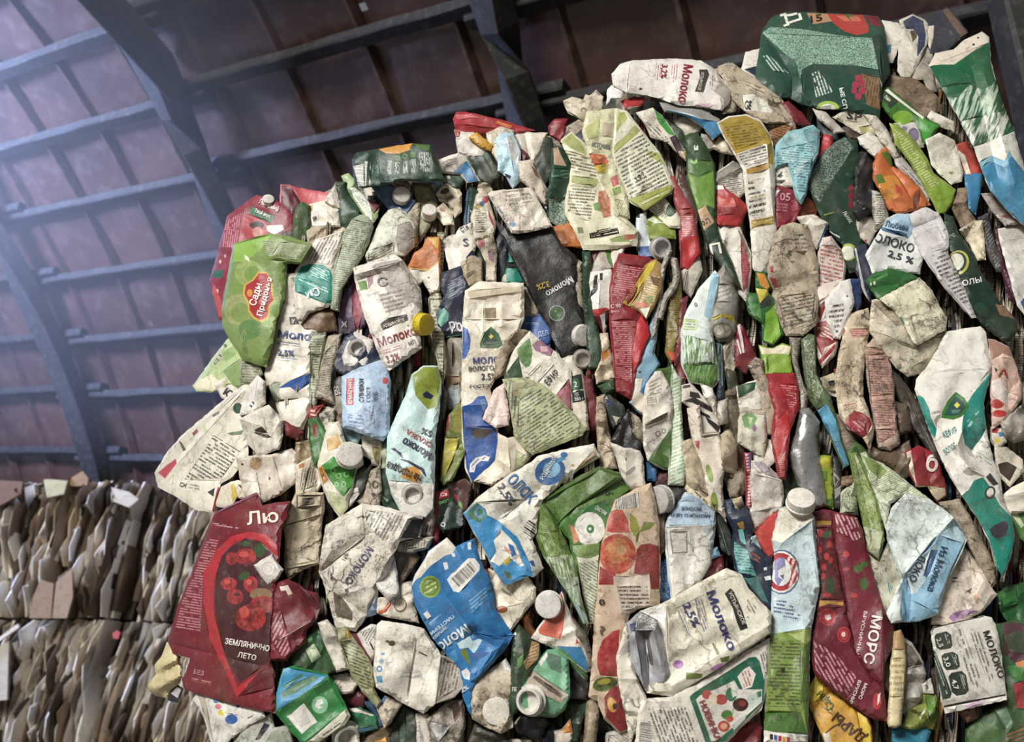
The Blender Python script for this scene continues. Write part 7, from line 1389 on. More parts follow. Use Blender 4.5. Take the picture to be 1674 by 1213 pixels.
c(63, 'juice_carton', 'green carton with a plain white disc right of the elbow-bent grass carton', '740,510 880,380 1180,190 1260,260 1190,310 1130,400 1090,580 1050,640 1040,700 1030,800 1020,1060 1010,1213 970,1213 920,1000 880,830 850,740 830,620', '4c7c34', [('p', '5f8a3a', '890,390 1180,200 1250,260 1180,310 1080,330 960,380'), ('p', '2a7a3e', '870,480 960,380 1080,340 1125,400 1100,480 1060,430 960,420 880,510'), ('e', 'dedcd2', 970, 540, 108, 120), ('e', '2e7c48', 975, 540, 28, 32), ('e', 'dedcd2', 972, 540, 10, 11), ('t', 'СМОТРИ', 1005, 395, 90, 28, -35, 'dce0d4'), ('t', '0,', 1080, 305, 60, 36, 20, '2a3a1c'), ('p', 'da8c5a', '825,510 860,528 905,620 860,645'), ('p', 'd0d0bc', '880,740 1035,720 1022,1100 1010,1213 970,1213 920,1000'), ('l', 'd0d0bc', '5a6a4c', '895,780 1030,760 1018,1200 975,1200 930,1000', -33, 20), ('p', '7c9a4a', '850,660 1040,640 1038,720 970,750 890,740')], d=.45, H=9, n=2)
c(58, 'milk_carton', 'cream carton base with a faint round seal below the sky blue carton', '260,820 310,850 370,940 530,880 580,960 580,1040 500,1130 440,1213 405,1269 370,1213 290,1110 260,1000', 'd4ccb9', [('e', 'b8ae9c', 490, 980, 74, 74), ('e', 'd4ccb9', 490, 980, 64, 64), ('e', 'a05a2a', 350, 1110, 40, 26), ('p', '8c8272', '350,960 420,1010 410,1020 345,975')], d=.8, n=3, F=[(370, 940, 440, 1040, -5, 12), (300, 1120, 500, 1060, 4, 12)])
zone(880, 960, 4.796)
c(56, 'juice_carton', 'white, salmon and blue carton with a white cap in the lower centre', '60,250 150,100 175,40 215,150 290,330 420,640 380,660 300,600 150,480 -50,390 0,330', 'd8d0c3', [('p', 'e2664e', '60,250 150,105 177,40 212,170 176,405 10,365 0,335'), ('p', '2c80b0', '140,460 336,470 405,620 380,660 300,600'), ('p', 'c83a30', '300,400 322,440 290,450'), ('p', '4a9a50', '150,480 180,480 300,590 300,605')], d=.35, kids=[('cap', 85, 135, 92, 50, -.15, .1, 'd2cdc8')], n=2)
c(48, 'juice_carton', 'green leaf sliver below the salmon and blue carton', '230,560 330,590 380,700 380,760 290,660', '3c6a34', [('p', '8a9aa0', '290,640 370,720 350,740')], d=.4)
c(54, 'carton_strip', 'dark grey gritty edge left of the apple carton', '210,170 260,230 380,400 425,620 410,660 330,470', '666056', [], d=1, H=8)
c(44, 'juice_carton', 'black carton crumple at the bottom right of the mint carton', '210,730 300,650 400,760 380,880 240,860', '222428', [], d=.3, n=7)
c(42, 'juice_carton', 'dark green crumple at the bottom edge below the mint carton', '240,900 380,880 390,950 330,1040 300,1213 250,1213 260,1040', '1c3828', [], d=.3, n=6)
c(46, 'plastic_tube', 'small orange and white tube end at the bottom edge', '130,1130 190,1120 250,1040 265,1140 250,1240 140,1240', 'c9bfb0', [('p', 'd28a38', '185,1125 250,1038 268,1140 200,1145')], d=.4, H=10, cat='tube')
c(43, 'plastic_bag', 'navy shiny film at the bottom edge', '40,1170 120,1070 175,1100 140,1240 40,1250', '1e2438', [], d=.2, n=9, A=5)
c(53, 'wooden_stick', 'grey-brown bent stick at the bottom edge left of the apple carton', '390,900 430,870 470,930 440,1240 360,1240', '96866e', [], d=.7, H=10, W=10, n=2)
c(36, 'juice_carton', 'dark green carton at the bottom edge right of the bent stick', '470,960 520,1030 640,1140 560,1250 450,1250', '20362a', [], d=.4)
c(45, 'milk_carton', 'pale ribbed carton at the bottom edge below the apple print', '540,1150 640,1120 720,1150 760,1260 520,1260', 'b5b0a4', [('l', 'b5b0a4', '7a746a', '550,1160 720,1150 740,1250 540,1250', -35, 22)], d=.4)
zone(660, 960, 4.796)
c(48, 'glass_bottle', 'brown bottle neck beside the white capped salmon carton', '920,230 980,190 1000,300 1050,400 1020,400 950,350', '7c4e2c', [('p', 'b87a40', '935,250 960,230 980,330 1000,380 960,340')], d=.3, H=12, W=14, n=1, mat=plain('brown_glass', '6a3f20', 0.12, 0.6, 0.25, 60))
c(55, 'juice_carton', 'dark green carton with a striped cake picture in the lower centre', '870,370 900,300 1000,400 1060,430 1060,560 1000,650 940,780 900,960 860,1000 835,900 850,600', '27402a', [('p', 'bf9a64', '1000,420 1062,430 1052,560 960,645 938,590 990,500'), ('l', 'bf9a64', '6a4828', '1000,430 1060,440 1045,560 960,630', 20, 24), ('p', '5a8a4a', '890,560 940,520 930,610 890,640'), ('t', 'я', 880, 380, 30, 40, 80, 'c8ccc0'), ('t', 'ПЕ', 850, 815, 36, 32, 0, 'd0d0c8')], d=.3, H=10)
c(58, 'milk_carton', 'mint green crushed carton with an open spout in the lower centre', '1060,580 1130,500 1200,490 1280,560 1295,850 1250,960 1180,1010 1000,1000 940,950 900,860 950,760 1000,640', '6cae86', [('p', 'b6aa9c', '1000,640 1292,845 1240,912 948,782'), ('p', '6a5a50', '1030,690 1250,850 1230,870 1010,710'), ('p', '4a705c', '1130,515 1232,540 1242,680 1150,640 1110,560'), ('p', 'd0ccc4', '1060,585 1120,510 1130,540 1075,620')], d=.4, H=11, n=5, kids=[('spout', 1000, 885, 80, 60, -.35, .15, 'd0cbc2')])
c(60, 'milk_carton', 'dirty cream carton with a flat white cap at the bottom centre', '530,830 600,700 720,620 800,560 850,650 850,1100 760,1145 660,1100 540,1030', 'c2b6a0', [('p', 'dcdcd8', '760,590 800,560 820,590 850,640 840,660 790,640'), ('p', 'a89a84', '560,850 640,780 690,830 620,880')], d=.9, n=6, A=4, kids=[('cap', 725, 965, 92, 42, 0, .12, 'd8d2c6')])
c(46, 'folded_carton', 'grey folded carton below the blank square base at the bottom', '180,1040 370,900 460,880 470,1100 420,1260 250,1260', 'a69e92', [('p', 'cacccb', '188,1050 372,1082 272,1225'), ('p', '5a2a2a', '330,930 420,890 450,960 400,1060 380,960')], d=.8, n=5, F=[(190, 1045, 370, 1085, 6, 12)])
c(44, 'plastic_bag', 'black shiny film right of the flat white cap', '870,1080 960,960 1080,1020 1150,1060 1050,1200 900,1140', '1b1e22', [('p', '8a8072', '862,1060 940,955 950,970 875,1075')], d=.3, n=10, A=4)
c(36, 'carton_fragment', 'dark stained carton scraps along the bottom edge', '480,1260 560,1080 760,1150 850,1200 1000,1210 1000,1260', '33342f', [('p', 'c4bcb0', '840,1190 880,1150 960,1260 870,1260')], d=.7, n=8)
zone(960, 760, 4.3333)
c(60, 'juice_carton', 'tall kraft carton with red apple pictures in the lower centre', '200,250 330,180 450,130 480,260 505,420 512,700 510,990 380,1010 300,1050 276,1138 213,1373 231,1590 276,1770 285,1879 231,1897 123,1798 78,1671 14,1644 37,1409 50,1138 75,867 80,800 100,580 150,380', 'c8b198', [
 ('m', 'b62a30', 'd0604a', '150,380 170,330 250,318 290,400 300,480 180,480 135,470'), ('em', 'bc3228', 'd07048', 215, 630, 132, 142), ('em', 'cf5a38', 'e0a060', 215, 610, 92, 92), ('e', 'd8a070', 240, 605, 34, 38), ('m', 'a62630', '7a1a22', '350,600 380,565 440,555 510,580 512,880 440,880 380,780 330,770'), ('p', '9e2228', '90,720 200,770 190,850 80,850'), ('p', 'c6b8aa', '185,790 440,775 458,1000 240,1052 190,870'), ('l', 'c6b8aa', '2c2824', '215,860 425,850 440,990 250,1030', 0, 28), ('b', '215,235 365,190 370,300 200,318', 5, 4), ('p', '9a9c34', '300,340 350,380 372,450 350,522 302,450'), ('p', '7f8c36', '370,480 402,400 482,410 450,452'), ('p', '4a5a24', '345,500 375,460 360,540 345,560'), ('t', '0', 82, 992, 42, 42, 0, '26221e'), ('t', '?', 85, 1200, 40, 60, 0, '6a5c4a'),
 ('m', 'a82630', 'c8504a', '73,1330 110,1240 180,1180 230,1165 215,1370 225,1500 90,1490 70,1420'), ('em', '6a7c2c', '2f401c', 127, 1553, 90, 52, 10), ('e', 'b8a83a', 120, 1535, 50, 20, 10), ('m', '98202a', '6a161c', '120,1650 160,1590 225,1560 235,1600 276,1770 285,1870 231,1890 130,1780'), ('e', 'd8a034', 175, 1700, 32, 56, 15), ('e', '2a2420', 195, 1710, 16, 24)], d=.45, H=10, W=18, n=2, F=[(190, 790, 240, 1050, 3, 10), (440, 770, 460, 1000, 3, 10)])
c(53, 'plastic_tub', 'black tub with a grey screw lid above the bar-coded apple carton', '480,180 500,145 580,135 710,180 640,260 580,340 540,360 490,320', '1e1e22', [], d=.2, H=8, n=1, kids=[('cap', 535, 245, 92, 70, -.75, .1, 'b0ada6')])
c(50, 'carton_strip', 'kraft brown strip right of the apple carton', '480,330 560,370 550,600 520,650 505,520', 'b09a84', [('p', '4a4034', '545,380 562,372 552,600 540,600')], d=.5, H=8)
c(53, 'milk_carton', 'royal blue strip right of the apple carton', '500,720 570,640 590,960 515,980', '245a94', [('s', '245a94', '7aa0c4', '510,740 570,680 580,940 520,950')], d=.3, H=7)
c(58, 'milk_carton', 'pale grey-blue milk carton with upside-down navy letters in the lower centre', '560,450 580,370 700,200 800,240 900,330 900,420 870,690 780,850 600,950 580,800 565,600', 'c6ced2', [('p', 'a6bccc', '575,370 700,200 800,240 902,330 892,425 565,425'), ('t', 'МОЛОКО ЦЕЛ', 868, 352, 275, 22, 178, '26386a'), ('t', 'ВКУСНОЕ', 805, 300, 138, 26, 178, '26386a'), ('l', 'a6bccc', '5a7086', '660,235 760,235 760,260 640,260', 0, 14), ('p', 'd6d2c9', '558,445 800,425 850,500 872,690 800,830 602,945 578,700'), ('p', '6a645c', '583,473 707,468 712,622 603,628'), ('p', 'd0ccc2', '590,480 700,476 704,614 610,620'), ('l', None, '8a847a', '730,470 755,470 750,640 735,640', 90, 14)], d=.45, H=11, W=16, n=2, F=[(562, 440, 900, 425, 5, 10)])
c(50, 'juice_carton', 'dark oxblood scrap below the pale grey-blue milk carton', '780,840 870,690 960,640 960,720 870,800', '641820', [], d=.2)
c(52, 'milk_carton', 'powder blue rounded knob right of the pale grey-blue milk carton', '870,600 920,590 935,640 880,665', '7fa2b6', [], d=.2, H=10)
BIG = c(75, 'milk_carton', 'big white milk carton with navy lettering in the lower centre', '376,1035 530,985 700,890 900,780 990,735 1090,780 1140,880 1303,1050 1294,1200 950,1436 610,1640 421,1610 440,1560 560,1500 575,1400 550,1210 500,1100', 'dcd6c4', [
 ('t', 'Молоко', 842, 905, 440, 64, -69, '202f7a'), ('t', '2,5%', 672, 990, 182, 56, -64, '202f7a'), ('l', None, '4a5488', '757,950 805,928 858,1155 822,1185', -70, 18), ('p', '9a9890', '628,1015 830,915 833,920 632,1020'), ('l', None, '6a7098', '640,1030 665,1020 730,1205 712,1212', -66, 22), ('p', '262626', '973,912 1014,872 1041,900 1098,1030 1138,1156 1086,1176 1058,1111 1030,1012'), ('t', 'УСТЬЯНСКОЕ', 1000, 905, 250, 26, -66, 'd8d2c4'), ('l', None, '7a746a', '1130,940 1200,1010 1190,1060 1130,1030', -60, 24), ('e', 'b284ba', 645, 1412, 38, 32), ('e', '8f5a9a', 640, 1400, 18, 14), ('p', '7c8c48', '700,1470 820,1480 810,1510 700,1520'), ('p', '6a7a3a', '940,1370 1010,1350 1000,1390 950,1400'), ('e', 'c08ac0', 920, 1430, 50, 16, 25), ('p', '8a8a5a', '880,1260 895,1260 935,1340 920,1350'), ('p', 'e8e6e0', '376,1035 530,985 560,1060 560,1200 500,1100'), ('p', '2c2e22', '612,1632 950,1430 1294,1192 1296,1202 950,1440 612,1645')],
 d=.55, H=9, W=14, n=2, A=2, t=40, F=[(560, 1000, 575, 1400, 5, 14), (610, 1560, 1290, 1130, 4, 16)])
c(71, 'open_end', 'grey crumpled inside of the open end', '376,1035 500,1100 550,1210 590,1400 605,1450 560,1545 421,1610 313,1409 286,1210 277,1120', '98989c', [('s', '8a8a8e', 'd6d4d0', '380,1040 500,1090 480,1170 330,1170'), ('p', '2e3e70', '300,1130 345,1110 340,1180 310,1180'), ('p', '6a6260', '420,1220 440,1215 470,1420 450,1420')], d=.5, n=2, F=[(400, 1180, 440, 1560, -12, 16), (470, 1180, 550, 1480, 10, 16), (340, 1200, 400, 1560, 9, 16), (520, 1150, 590, 1440, -8, 12)], parent=BIG)
c(66, 'carton_strip', 'speckled cream strip left of the grey crumpled open end', '276,1120 303,1210 303,1373 376,1572 430,1680 376,1815 303,1963 310,2000 276,1770 231,1590 208,1373', 'd6cfc0', [], d=.7, H=8, W=10, n=4)
c(54, 'milk_carton', 'cream narrow carton with torn black letters above the pale grey-blue carton', '690,170 720,100 800,60 870,200 890,320 800,250', 'd0c4a4', [('l', None, '26221c', '740,150 840,220 860,290 790,240', -42, 30)], d=.5)
c(44, 'juice_carton', 'dark greenish folds right of the pale grey-blue milk carton', '890,320 960,360 1020,520 1040,660 960,600 940,500', '2a3532', [('p', '8a8a80', '900,330 908,330 1010,640 1000,640')], d=.5)
c(67, 'milk_carton', 'white panel with a green framed food picture at the bottom', '390,1662 607,1646 950,1436 1294,1228 1280,1373 1262,1617 1230,1734 1113,1834 950,2005 336,2005 363,1770', 'd4cec2', [
 ('p', '226a50', '724,1644 751,1617 1149,1364 1194,1359 1221,1391 1257,1536 1248,1680 968,1963 842,1978'), ('p', 'd0cdc2', '770,1662 797,1635 1041,1527 1077,1590 1239,1590 1239,1680 923,1951 878,1960'), ('p', 'dad5ca', '1063,1500 1113,1445 1149,1427 1194,1481 1167,1572 1104,1594'), ('l', None, 'a83a40', '1090,1470 1150,1450 1170,1560 1110,1575', -70, 22), ('t', 'НОВИНКА', 792, 1680, 305, 46, -67, 'a01c2c'),
 ('e', 'b04038', 846, 1626, 34, 34), ('e', 'b84a3c', 950, 1662, 44, 38), ('e', 'd8c8b0', 890, 1660, 30, 40), ('e', '3a7c5a', 1020, 1626, 40, 50), ('p', 'd4d4c8', '1010,1545 1035,1535 1060,1630 1030,1650'), ('e', '40201c', 1086, 1698, 56, 48), ('e', '8a3a30', 1100, 1690, 26, 22), ('e', '4a8a3a', 990, 1770, 40, 34), ('e', 'c84a34', 1010, 1800, 26, 22), ('e', 'c0563c', 968, 1852, 44, 40), ('e', 'e0a888', 968, 1850, 24, 22), ('p', 'b8c4b8', '1130,1640 1230,1600 1230,1680 1150,1740'), ('p', '3a7c5a', '1200,1610 1235,1600 1235,1640 1210,1650'), ('p', 'aeb0a8', '1020,1850 1130,1760 1120,1800 1040,1880'), ('l', None, '3a362e', '426,1725 715,1716 760,1870 790,1963 520,1990', -70, 24), ('b', '376,1825 449,1816 458,1990 367,1990', 80, 4), ('l', None, '3a362e', '1220,1355 1275,1290 1270,1480 1250,1480', -75, 18)], d=.45, H=6, W=10, n=2, A=2)
c(50, 'juice_carton', 'dark red carton base at the bottom edge below the framed food picture', '968,1963 1203,1815 1230,1860 1200,2010 970,2010', '8a1626', [], d=.2)
zone(1180, 740, 4.3333)
P2 = c(58, 'milk_carton', 'navy carton with teal stripes right of the pale grey-blue milk carton', '20,340 70,330 110,420 170,380 205,480 210,640 350,760 360,900 345,1120 280,1070 150,880 100,820 80,700 90,560 40,430', '223048', [('p', '7cc0b8', '115,545 150,540 172,650 150,645 130,620'), ('l', '6cb0a8', '24405a', '88,630 180,690 250,880 120,852 85,705', -6, 20), ('p', '3a7674', '150,882 250,880 332,1062 280,1042'), ('p', 'b8923a', '105,500 150,485 162,540 130,538'), ('l', None, 'b8603a', '200,700 270,730 270,780 210,760', -40, 26), ('p', 'd0d4d4', '295,815 320,810 318,830 300,835'), ('p', 'd0d4d4', '300,880 345,870 350,900 310,905'), ('l', '223048', '6a8aa0', '28,345 66,338 70,430 45,430', 0, 12)], d=.3, H=10, n=4)
c(60, 'torn_tip', 'torn cream tip', '70,330 140,310 160,370 110,425', 'd0c1a2', [], d=.5, parent=P2)
c(57, 'milk_carton', 'plain white folded carton above the red triangle', '220,60 280,60 420,190 430,340 420,380 220,560 205,430 210,200', 'd5cec4', [('p', 'a49ca4', '225,65 280,62 420,190 300,150'), ('p', 'c8b0a4', '210,320 260,350 230,370')], d=.4, n=3, F=[(225, 150, 425, 200, 4, 14), (210, 420, 420, 380, 4, 14), (300, 200, 320, 280, 3, 8)])
c(54, 'juice_carton', 'red triangular carton side below the plain white folded carton', '240,570 420,385 380,560 390,700 340,740 280,650', 'c63e34', [], d=.25, n=1)
c(57, 'milk_carton', 'thin pale blue edge left of the red triangle', '205,600 240,590 300,680 350,740 345,760 260,700 215,650', 'aabfc2', [('p', '8a4a30', '250,620 300,690 340,740 300,720')], d=.3, H=7, W=7)
c(54, 'juice_carton', 'pink candy-striped strip left of the plain white folded carton', '165,0 205,0 200,200 205,430 180,380 175,200', 'ae3e4c', [('l', 'ae3e4c', 'e0bcbc', '165,0 205,0 205,420 180,380', 8, 22), ('p', '4a5aa0', '192,0 206,0 203,110 194,110')], d=.25, H=7, W=8)
c(46, 'carton_fragment', 'grey-brown fibrous wad in the lower right centre', '20,60 100,60 170,150 160,290 70,320 30,200', '877d6d', [], d=1, n=10, A=5)
c(65, 'milk_carton', 'tall blue and green milk carton with a red ring emblem in the lower right centre', '355,620 410,400 440,385 640,435 655,460 670,700 692,953 650,1140 630,1260 618,1405 611,1857 606,2064 299,2064 310,1850 322,1585 349,1314 358,1000 375,700', 'bed0d3', [
 ('p', 'd6d0c1', '355,620 410,400 440,385 640,435 655,460 640,480 540,540 425,640'), ('p', '86a048', '349,1285 632,1240 618,1405 612,1857 607,2000 298,1970 322,1585'), ('p', 'b4c46e', '460,1275 632,1240 622,1370 560,1340'), ('p', '64863c', '555,1400 622,1330 612,1857 605,2000 580,1800 552,1640'), ('p', '527a36', '305,1840 560,1840 606,2000 298,1970'), ('p', 'd8d4ca', '296,1966 607,2005 607,2064 296,2064'),
 ('e', '5a6a86', 425, 845, 128, 160), ('e', 'e0e0dc', 422, 845, 118, 148), ('e', 'bc2a34', 420, 845, 106, 136), ('e', 'e0e0dc', 418, 845, 74, 100), ('l', 'bc2a34', 'e8e4e0', '430,720 530,760 540,900 470,960 500,850 480,780', 70, 36), ('p', '8a86b8', '375,760 440,740 450,800 400,830 400,880 430,900 400,950 375,900'), ('p', '6a68a0', '410,870 440,860 436,900'), ('l', None, '2c3880', '370,1050 470,1050 560,1150 560,1190 365,1160', -9, 26), ('l', None, '33481f', '352,1335 560,1330 555,1660 560,1800 330,1800', -2, 25), ('p', '26301c', '420,1530 450,1525 445,1560 425,1560'), ('e', '3a5a2c', 405, 1880, 22, 22), ('e', '527a36', 405, 1882, 14, 14),
 ('p', '18181a', '340,1992 364,1996 362,2034 340,2030'), ('p', '2a4a9a', '370,1998 394,2002 392,2040 370,2036'), ('p', 'c23038', '400,2004 424,2008 422,2045 400,2042'), ('p', 'd8a83a', '430,2010 454,2014 452,2050 430,2048'), ('p', 'c23038', '460,2014 484,2018 482,2054 460,2050')],
 d=.5, H=12, W=20, n=2, A=2, g=(.03, 0), F=[(425, 640, 650, 470, 6, 10), (640, 500, 690, 950, 4, 14), (590, 1240, 560, 1700, 5, 16), (360, 1160, 480, 1350, 3, 10)], kids=[('cap', 555, 372, 88, 74, .18, -.85, 'd6d0c6')])
P8 = c(60, 'juice_carton', 'folded dark red lingonberry juice carton with printed berries at lower right', '650,420 720,405 782,412 795,600 820,800 870,1000 890,1179 954,1423 1062,1586 1144,1658 1171,1902 1098,1893 1026,1857 909,1775 782,1676 665,1577 637,1459 647,1296 680,1130 692,953 670,700', '721e2e', [
 ('m', '421820', '7a2426', '655,535 785,530 820,800 870,1040 690,1040 692,953 672,700'), ('e', 'b22a30', 690, 690, 18, 26), ('e', 'b22a30', 762, 648, 17, 22), ('e', 'c03a38', 742, 735, 19, 26), ('e', 'b22a30', 722, 810, 20, 24), ('e', 'b22a30', 715, 875, 18, 24), ('e', 'a8262c', 772, 762, 14, 22), ('e', 'a8262c', 700, 570, 20, 30), ('e', '38502e', 742, 578, 36, 24, 30), ('e', '2e4028', 770, 945, 36, 66), ('e', 'b22a30', 745, 1010, 30, 16), ('p', 'b98a30', '652,478 775,485 775,512 700,512 655,532'), ('p', 'b98a30', '690,1045 862,1058 860,1084 760,1070 690,1090'), ('e', 'c2343a', 750, 1165, 58, 60), ('e', '721e2e', 750, 1165, 46, 48), ('e', 'c2343a', 750, 1165, 40, 42), ('p', 'e0d4d0', '730,1150 765,1145 775,1175 750,1190 735,1180'), ('e', 'c2343a', 866, 1290, 48, 56), ('e', '721e2e', 866, 1290, 38, 45), ('e', 'c2343a', 866, 1290, 32, 38), ('e', 'e0d4d0', 862, 1288, 14, 18), ('l', '721e2e', 'd09aa2', '647,1320 818,1441 954,1586 880,1748 665,1540', -60, 26), ('t', 'МОРС', 1012, 1630, 120, 24, -112, 'e4dcd8'), ('t', 'БРУСНИЧ', 968, 1610, 190, 24, -112, 'e4dcd8'), ('e', 'c2303a', 1100, 1760, 30, 60), ('p', 'e8d8d0', '1105,1715 1125,1700 1115,1770 1100,1790')],
 d=.3, H=9, n=2, F=[(690, 1100, 870, 1090, 3, 10)])
c(64, 'folded_panel', 'panel with big white letters', '782,412 850,430 960,460 1000,560 1045,760 1130,1060 1200,1213 1225,1224 1207,1387 1150,1500 1144,1658 1062,1586 954,1423 890,1179 870,1000 820,800 795,600', '7c2234', [
 ('l', '7c2234', 'e0b0b4', '800,430 960,465 985,600 940,625 815,560', -66, 26), ('e', 'c04038', 880, 720, 26, 20), ('e', 'b03838', 885, 825, 24, 10), ('e', 'c04038', 935, 1010, 26, 18), ('e', '4a6c38', 965, 820, 34, 30), ('e', '4a6c38', 1010, 790, 26, 22), ('e', '4a6c38', 1005, 930, 28, 46), ('t', 'МОРС', 1068, 1150, 345, 74, -101, 'e8e0dc'), ('t', 'БРУСНИЧНЫЙ', 1008, 1122, 345, 32, -101, 'd8b8ba'), ('p', '8a7a68', '1090,1130 1140,1110 1160,1160 1110,1180'), ('p', '5c1424', '1130,1060 1200,1213 1225,1224 1207,1387 1150,1500 1150,1300')], d=.3, H=10, W=16, n=2, F=[(800, 600, 950, 1400, -3, 14), (1130, 1080, 1140, 1600, 5, 14)], parent=P8)
zone(1300, 960, 4.795)
c(55, 'juice_carton', 'bright yellow carton with dark upside-down letters at the bottom', '100,800 160,690 300,800 430,930 560,1030 590,1100 605,1280 260,1290 200,1110 130,950', 'dba42a', [('p', 'ecd022', '98,800 160,690 230,745 205,880 130,905'), ('p', 'e8c428', '480,960 560,1030 592,1100 605,1280 540,1280'), ('t', 'ДАРЫ', 565, 1165, 300, 84, 141, '4e2414'), ('t', 'Сады', 310, 925, 160, 70, 132, '56661a'), ('l', None, '6a4a14', '190,880 300,930 290,1000 210,960', -40, 28), ('p', 'cfc8b8', '215,1150 260,1130 300,1290 255,1290'), ('p', '4e3a14', '235,1140 330,1070 335,1078 240,1150')], d=.3, H=9, n=2)
zone(1420, 960, 4.795)
c(67, 'wooden_stick', 'pale rounded wooden stick right of the lingonberry carton', '205,350 250,335 275,400 285,480 290,620 270,850 250,1080 210,1100 160,1090 150,1060 165,850 175,600 190,480', 'dccda2', [('p', 'c09a6a', '205,348 250,333 275,400 287,490 190,490'), ('l', None, 'b09a6a', '180,560 285,560 265,860 165,860', 0, 46)], d=.25, H=8, W=9, n=1, A=1)
c(52, 'plastic_bag', 'grey cloth-like bag right of the wooden stick', '270,380 330,440 420,590 440,680 400,900 300,1000 260,980 290,620', '98928a', [('p', '5c564e', '290,430 350,480 420,600 300,630')], d=.6, n=6, A=4)
c(50, 'carton_fragment', 'dark crumple left of the wooden stick', '90,560 160,500 185,600 165,850 110,780', '544c42', [], d=.7, n=6)
c(50, 'plastic_bag', 'olive green film below the grey cloth-like bag', '260,1090 320,980 420,920 420,820 520,850 540,1000 500,1110 400,1100 330,1110', '889838', [('p', '5c9030', '440,850 520,850 540,1000 490,1060 460,950'), ('p', 'c8ccb0', '395,1010 450,940 440,980 405,1040')], d=.3, n=9, A=4)
c(46, 'milk_carton', 'teal blue scrap at the bottom edge below the olive film', '190,1120 260,1100 400,1090 480,1140 450,1240 190,1240', '267c94', [], d=.3, n=5)
c(53, 'carton_tab', 'small white tag above the olive film', '425,760 480,720 500,830 440,820', 'd6d2c8', [('t', 'З', 445, 800, 26, 34, 15, '4a463e')], d=.4)
c(67, 'milk_carton', 'white milk panel with three dark rounded figures at the lower right', '490,350 510,315 700,270 900,228 960,240 990,290 1020,420 1060,700 1080,880 900,920 600,985 575,900', 'd9d5cb', [
 ('p', '1c1c1c', '490,352 508,312 700,266 900,224 900,232 700,276 514,322 497,356'), ('p', '26362f', '515,390 530,365 610,345 645,370 657,460 640,480 560,492 530,470'), ('p', '26362f', '570,540 590,520 660,505 700,530 717,620 690,645 610,652 585,620'), ('p', '26362f', '625,700 650,670 730,655 765,690 787,810 760,840 690,852 650,820'), ('t', '2,5', 530, 405, 74, 36, -70, 'dcdcd4'), ('t', '3,0', 585, 555, 78, 38, -70, 'dcdcd4'), ('t', '4,7', 648, 728, 84, 38, -72, 'dcdcd4'), ('l', None, 'c8ccc4', '590,365 625,360 640,440 615,445', -72, 14), ('l', None, 'c8ccc4', '650,525 685,530 700,610 680,615', -72, 14), ('l', None, 'c8ccc4', '715,675 750,690 765,790 745,800', -72, 14), ('p', '26362f', '483,470 520,500 580,640 652,830 640,870 580,882'), ('l', '26362f', 'b8c0b8', '500,520 525,520 630,830 610,840', -70, 22),
 ('t', 'МОЛОКО', 895, 352, 385, 56, -71, '22221f'), ('l', None, '5a564e', '675,325 740,330 870,700 850,810 770,690', -72, 34), ('l', None, '4a463e', '800,365 870,345 980,720 940,750', -72, 26), ('p', '2a2824', '585,930 1070,838 1075,850 590,945'), ('p', 'c9a8c0', '760,925 900,880 880,910 770,950')], d=.35, H=6, W=9, n=1, A=1.5, F=[(585, 935, 1075, 845, -4, 8)])
c(46, 'juice_carton', 'large dark green and red juice carton at the lower right corner', '990,290 1100,280 1330,200 1330,1290 760,1290 770,1120 900,1000 1080,900', '2c5a31', [('p', '4c2a34', '1050,290 1140,270 1330,340 1330,560 1150,600 1060,520'), ('p', '37402f', '1060,380 1180,340 1300,400 1250,520 1100,500'), ('p', '3c7c38', '1080,620 1200,610 1330,640 1330,750 1150,730'), ('p', 'ac2e3a', '1130,760 1213,738 1330,760 1330,960 1160,945'), ('p', 'c87a3a', '1150,590 1220,570 1220,630 1160,620'), ('e', '3a6a2e', 900, 1150, 130, 90), ('p', '6a8a70', '980,960 1080,940 1130,1060 1080,1110'), ('l', '2c5a31', 'a8584a', '1080,1150 1330,1000 1330,1250 1050,1250', 20, 30)], d=.4, H=10, n=3)
c(44, 'juice_carton', 'green carton at the right edge beside the white flowery panel', '1010,50 1100,0 1330,-60 1330,300 1120,310 1040,180', '266030', [('p', '3a8040', '1030,60 1150,10 1180,120 1060,160')], d=.3)
c(50, 'juice_carton', 'brown scrap below the milk panel with dark figures', '700,980 830,950 840,1020 780,1050', '85584a', [], d=.4)
zone(1374, 740, 4.3333)
c(56, 'milk_carton', 'white flowery carton panel behind the light blue crushed carton', '700,900 740,700 860,650 900,700 1000,850 1060,960 1100,1000 1010,1110 800,1213 650,1213', 'd4c8ba', [('p', 'a47ca8', '765,1170 800,1130 900,1115 985,1120 880,1160 800,1200'), ('p', '8a5a90', '800,1140 840,1130 830,1170'), ('l', None, '4a463e', '910,730 960,900 960,930 900,760', -72, 36), ('p', '5a4a36', '890,980 930,960 920,1000'), ('p', 'd8a078', '940,1010 970,1000 980,1040 950,1050'), ('l', None, '3a362e', '790,880 840,880 850,930 790,930', 0, 26)], d=.7, n=4)
c(60, 'carton_strip', 'grimy brown-grey strip right of the light blue crushed carton', '690,355 840,330 900,430 1000,620 1090,800 1100,920 1060,980 980,800 880,600 800,470', 'a29684', [], d=1, n=6, H=9)
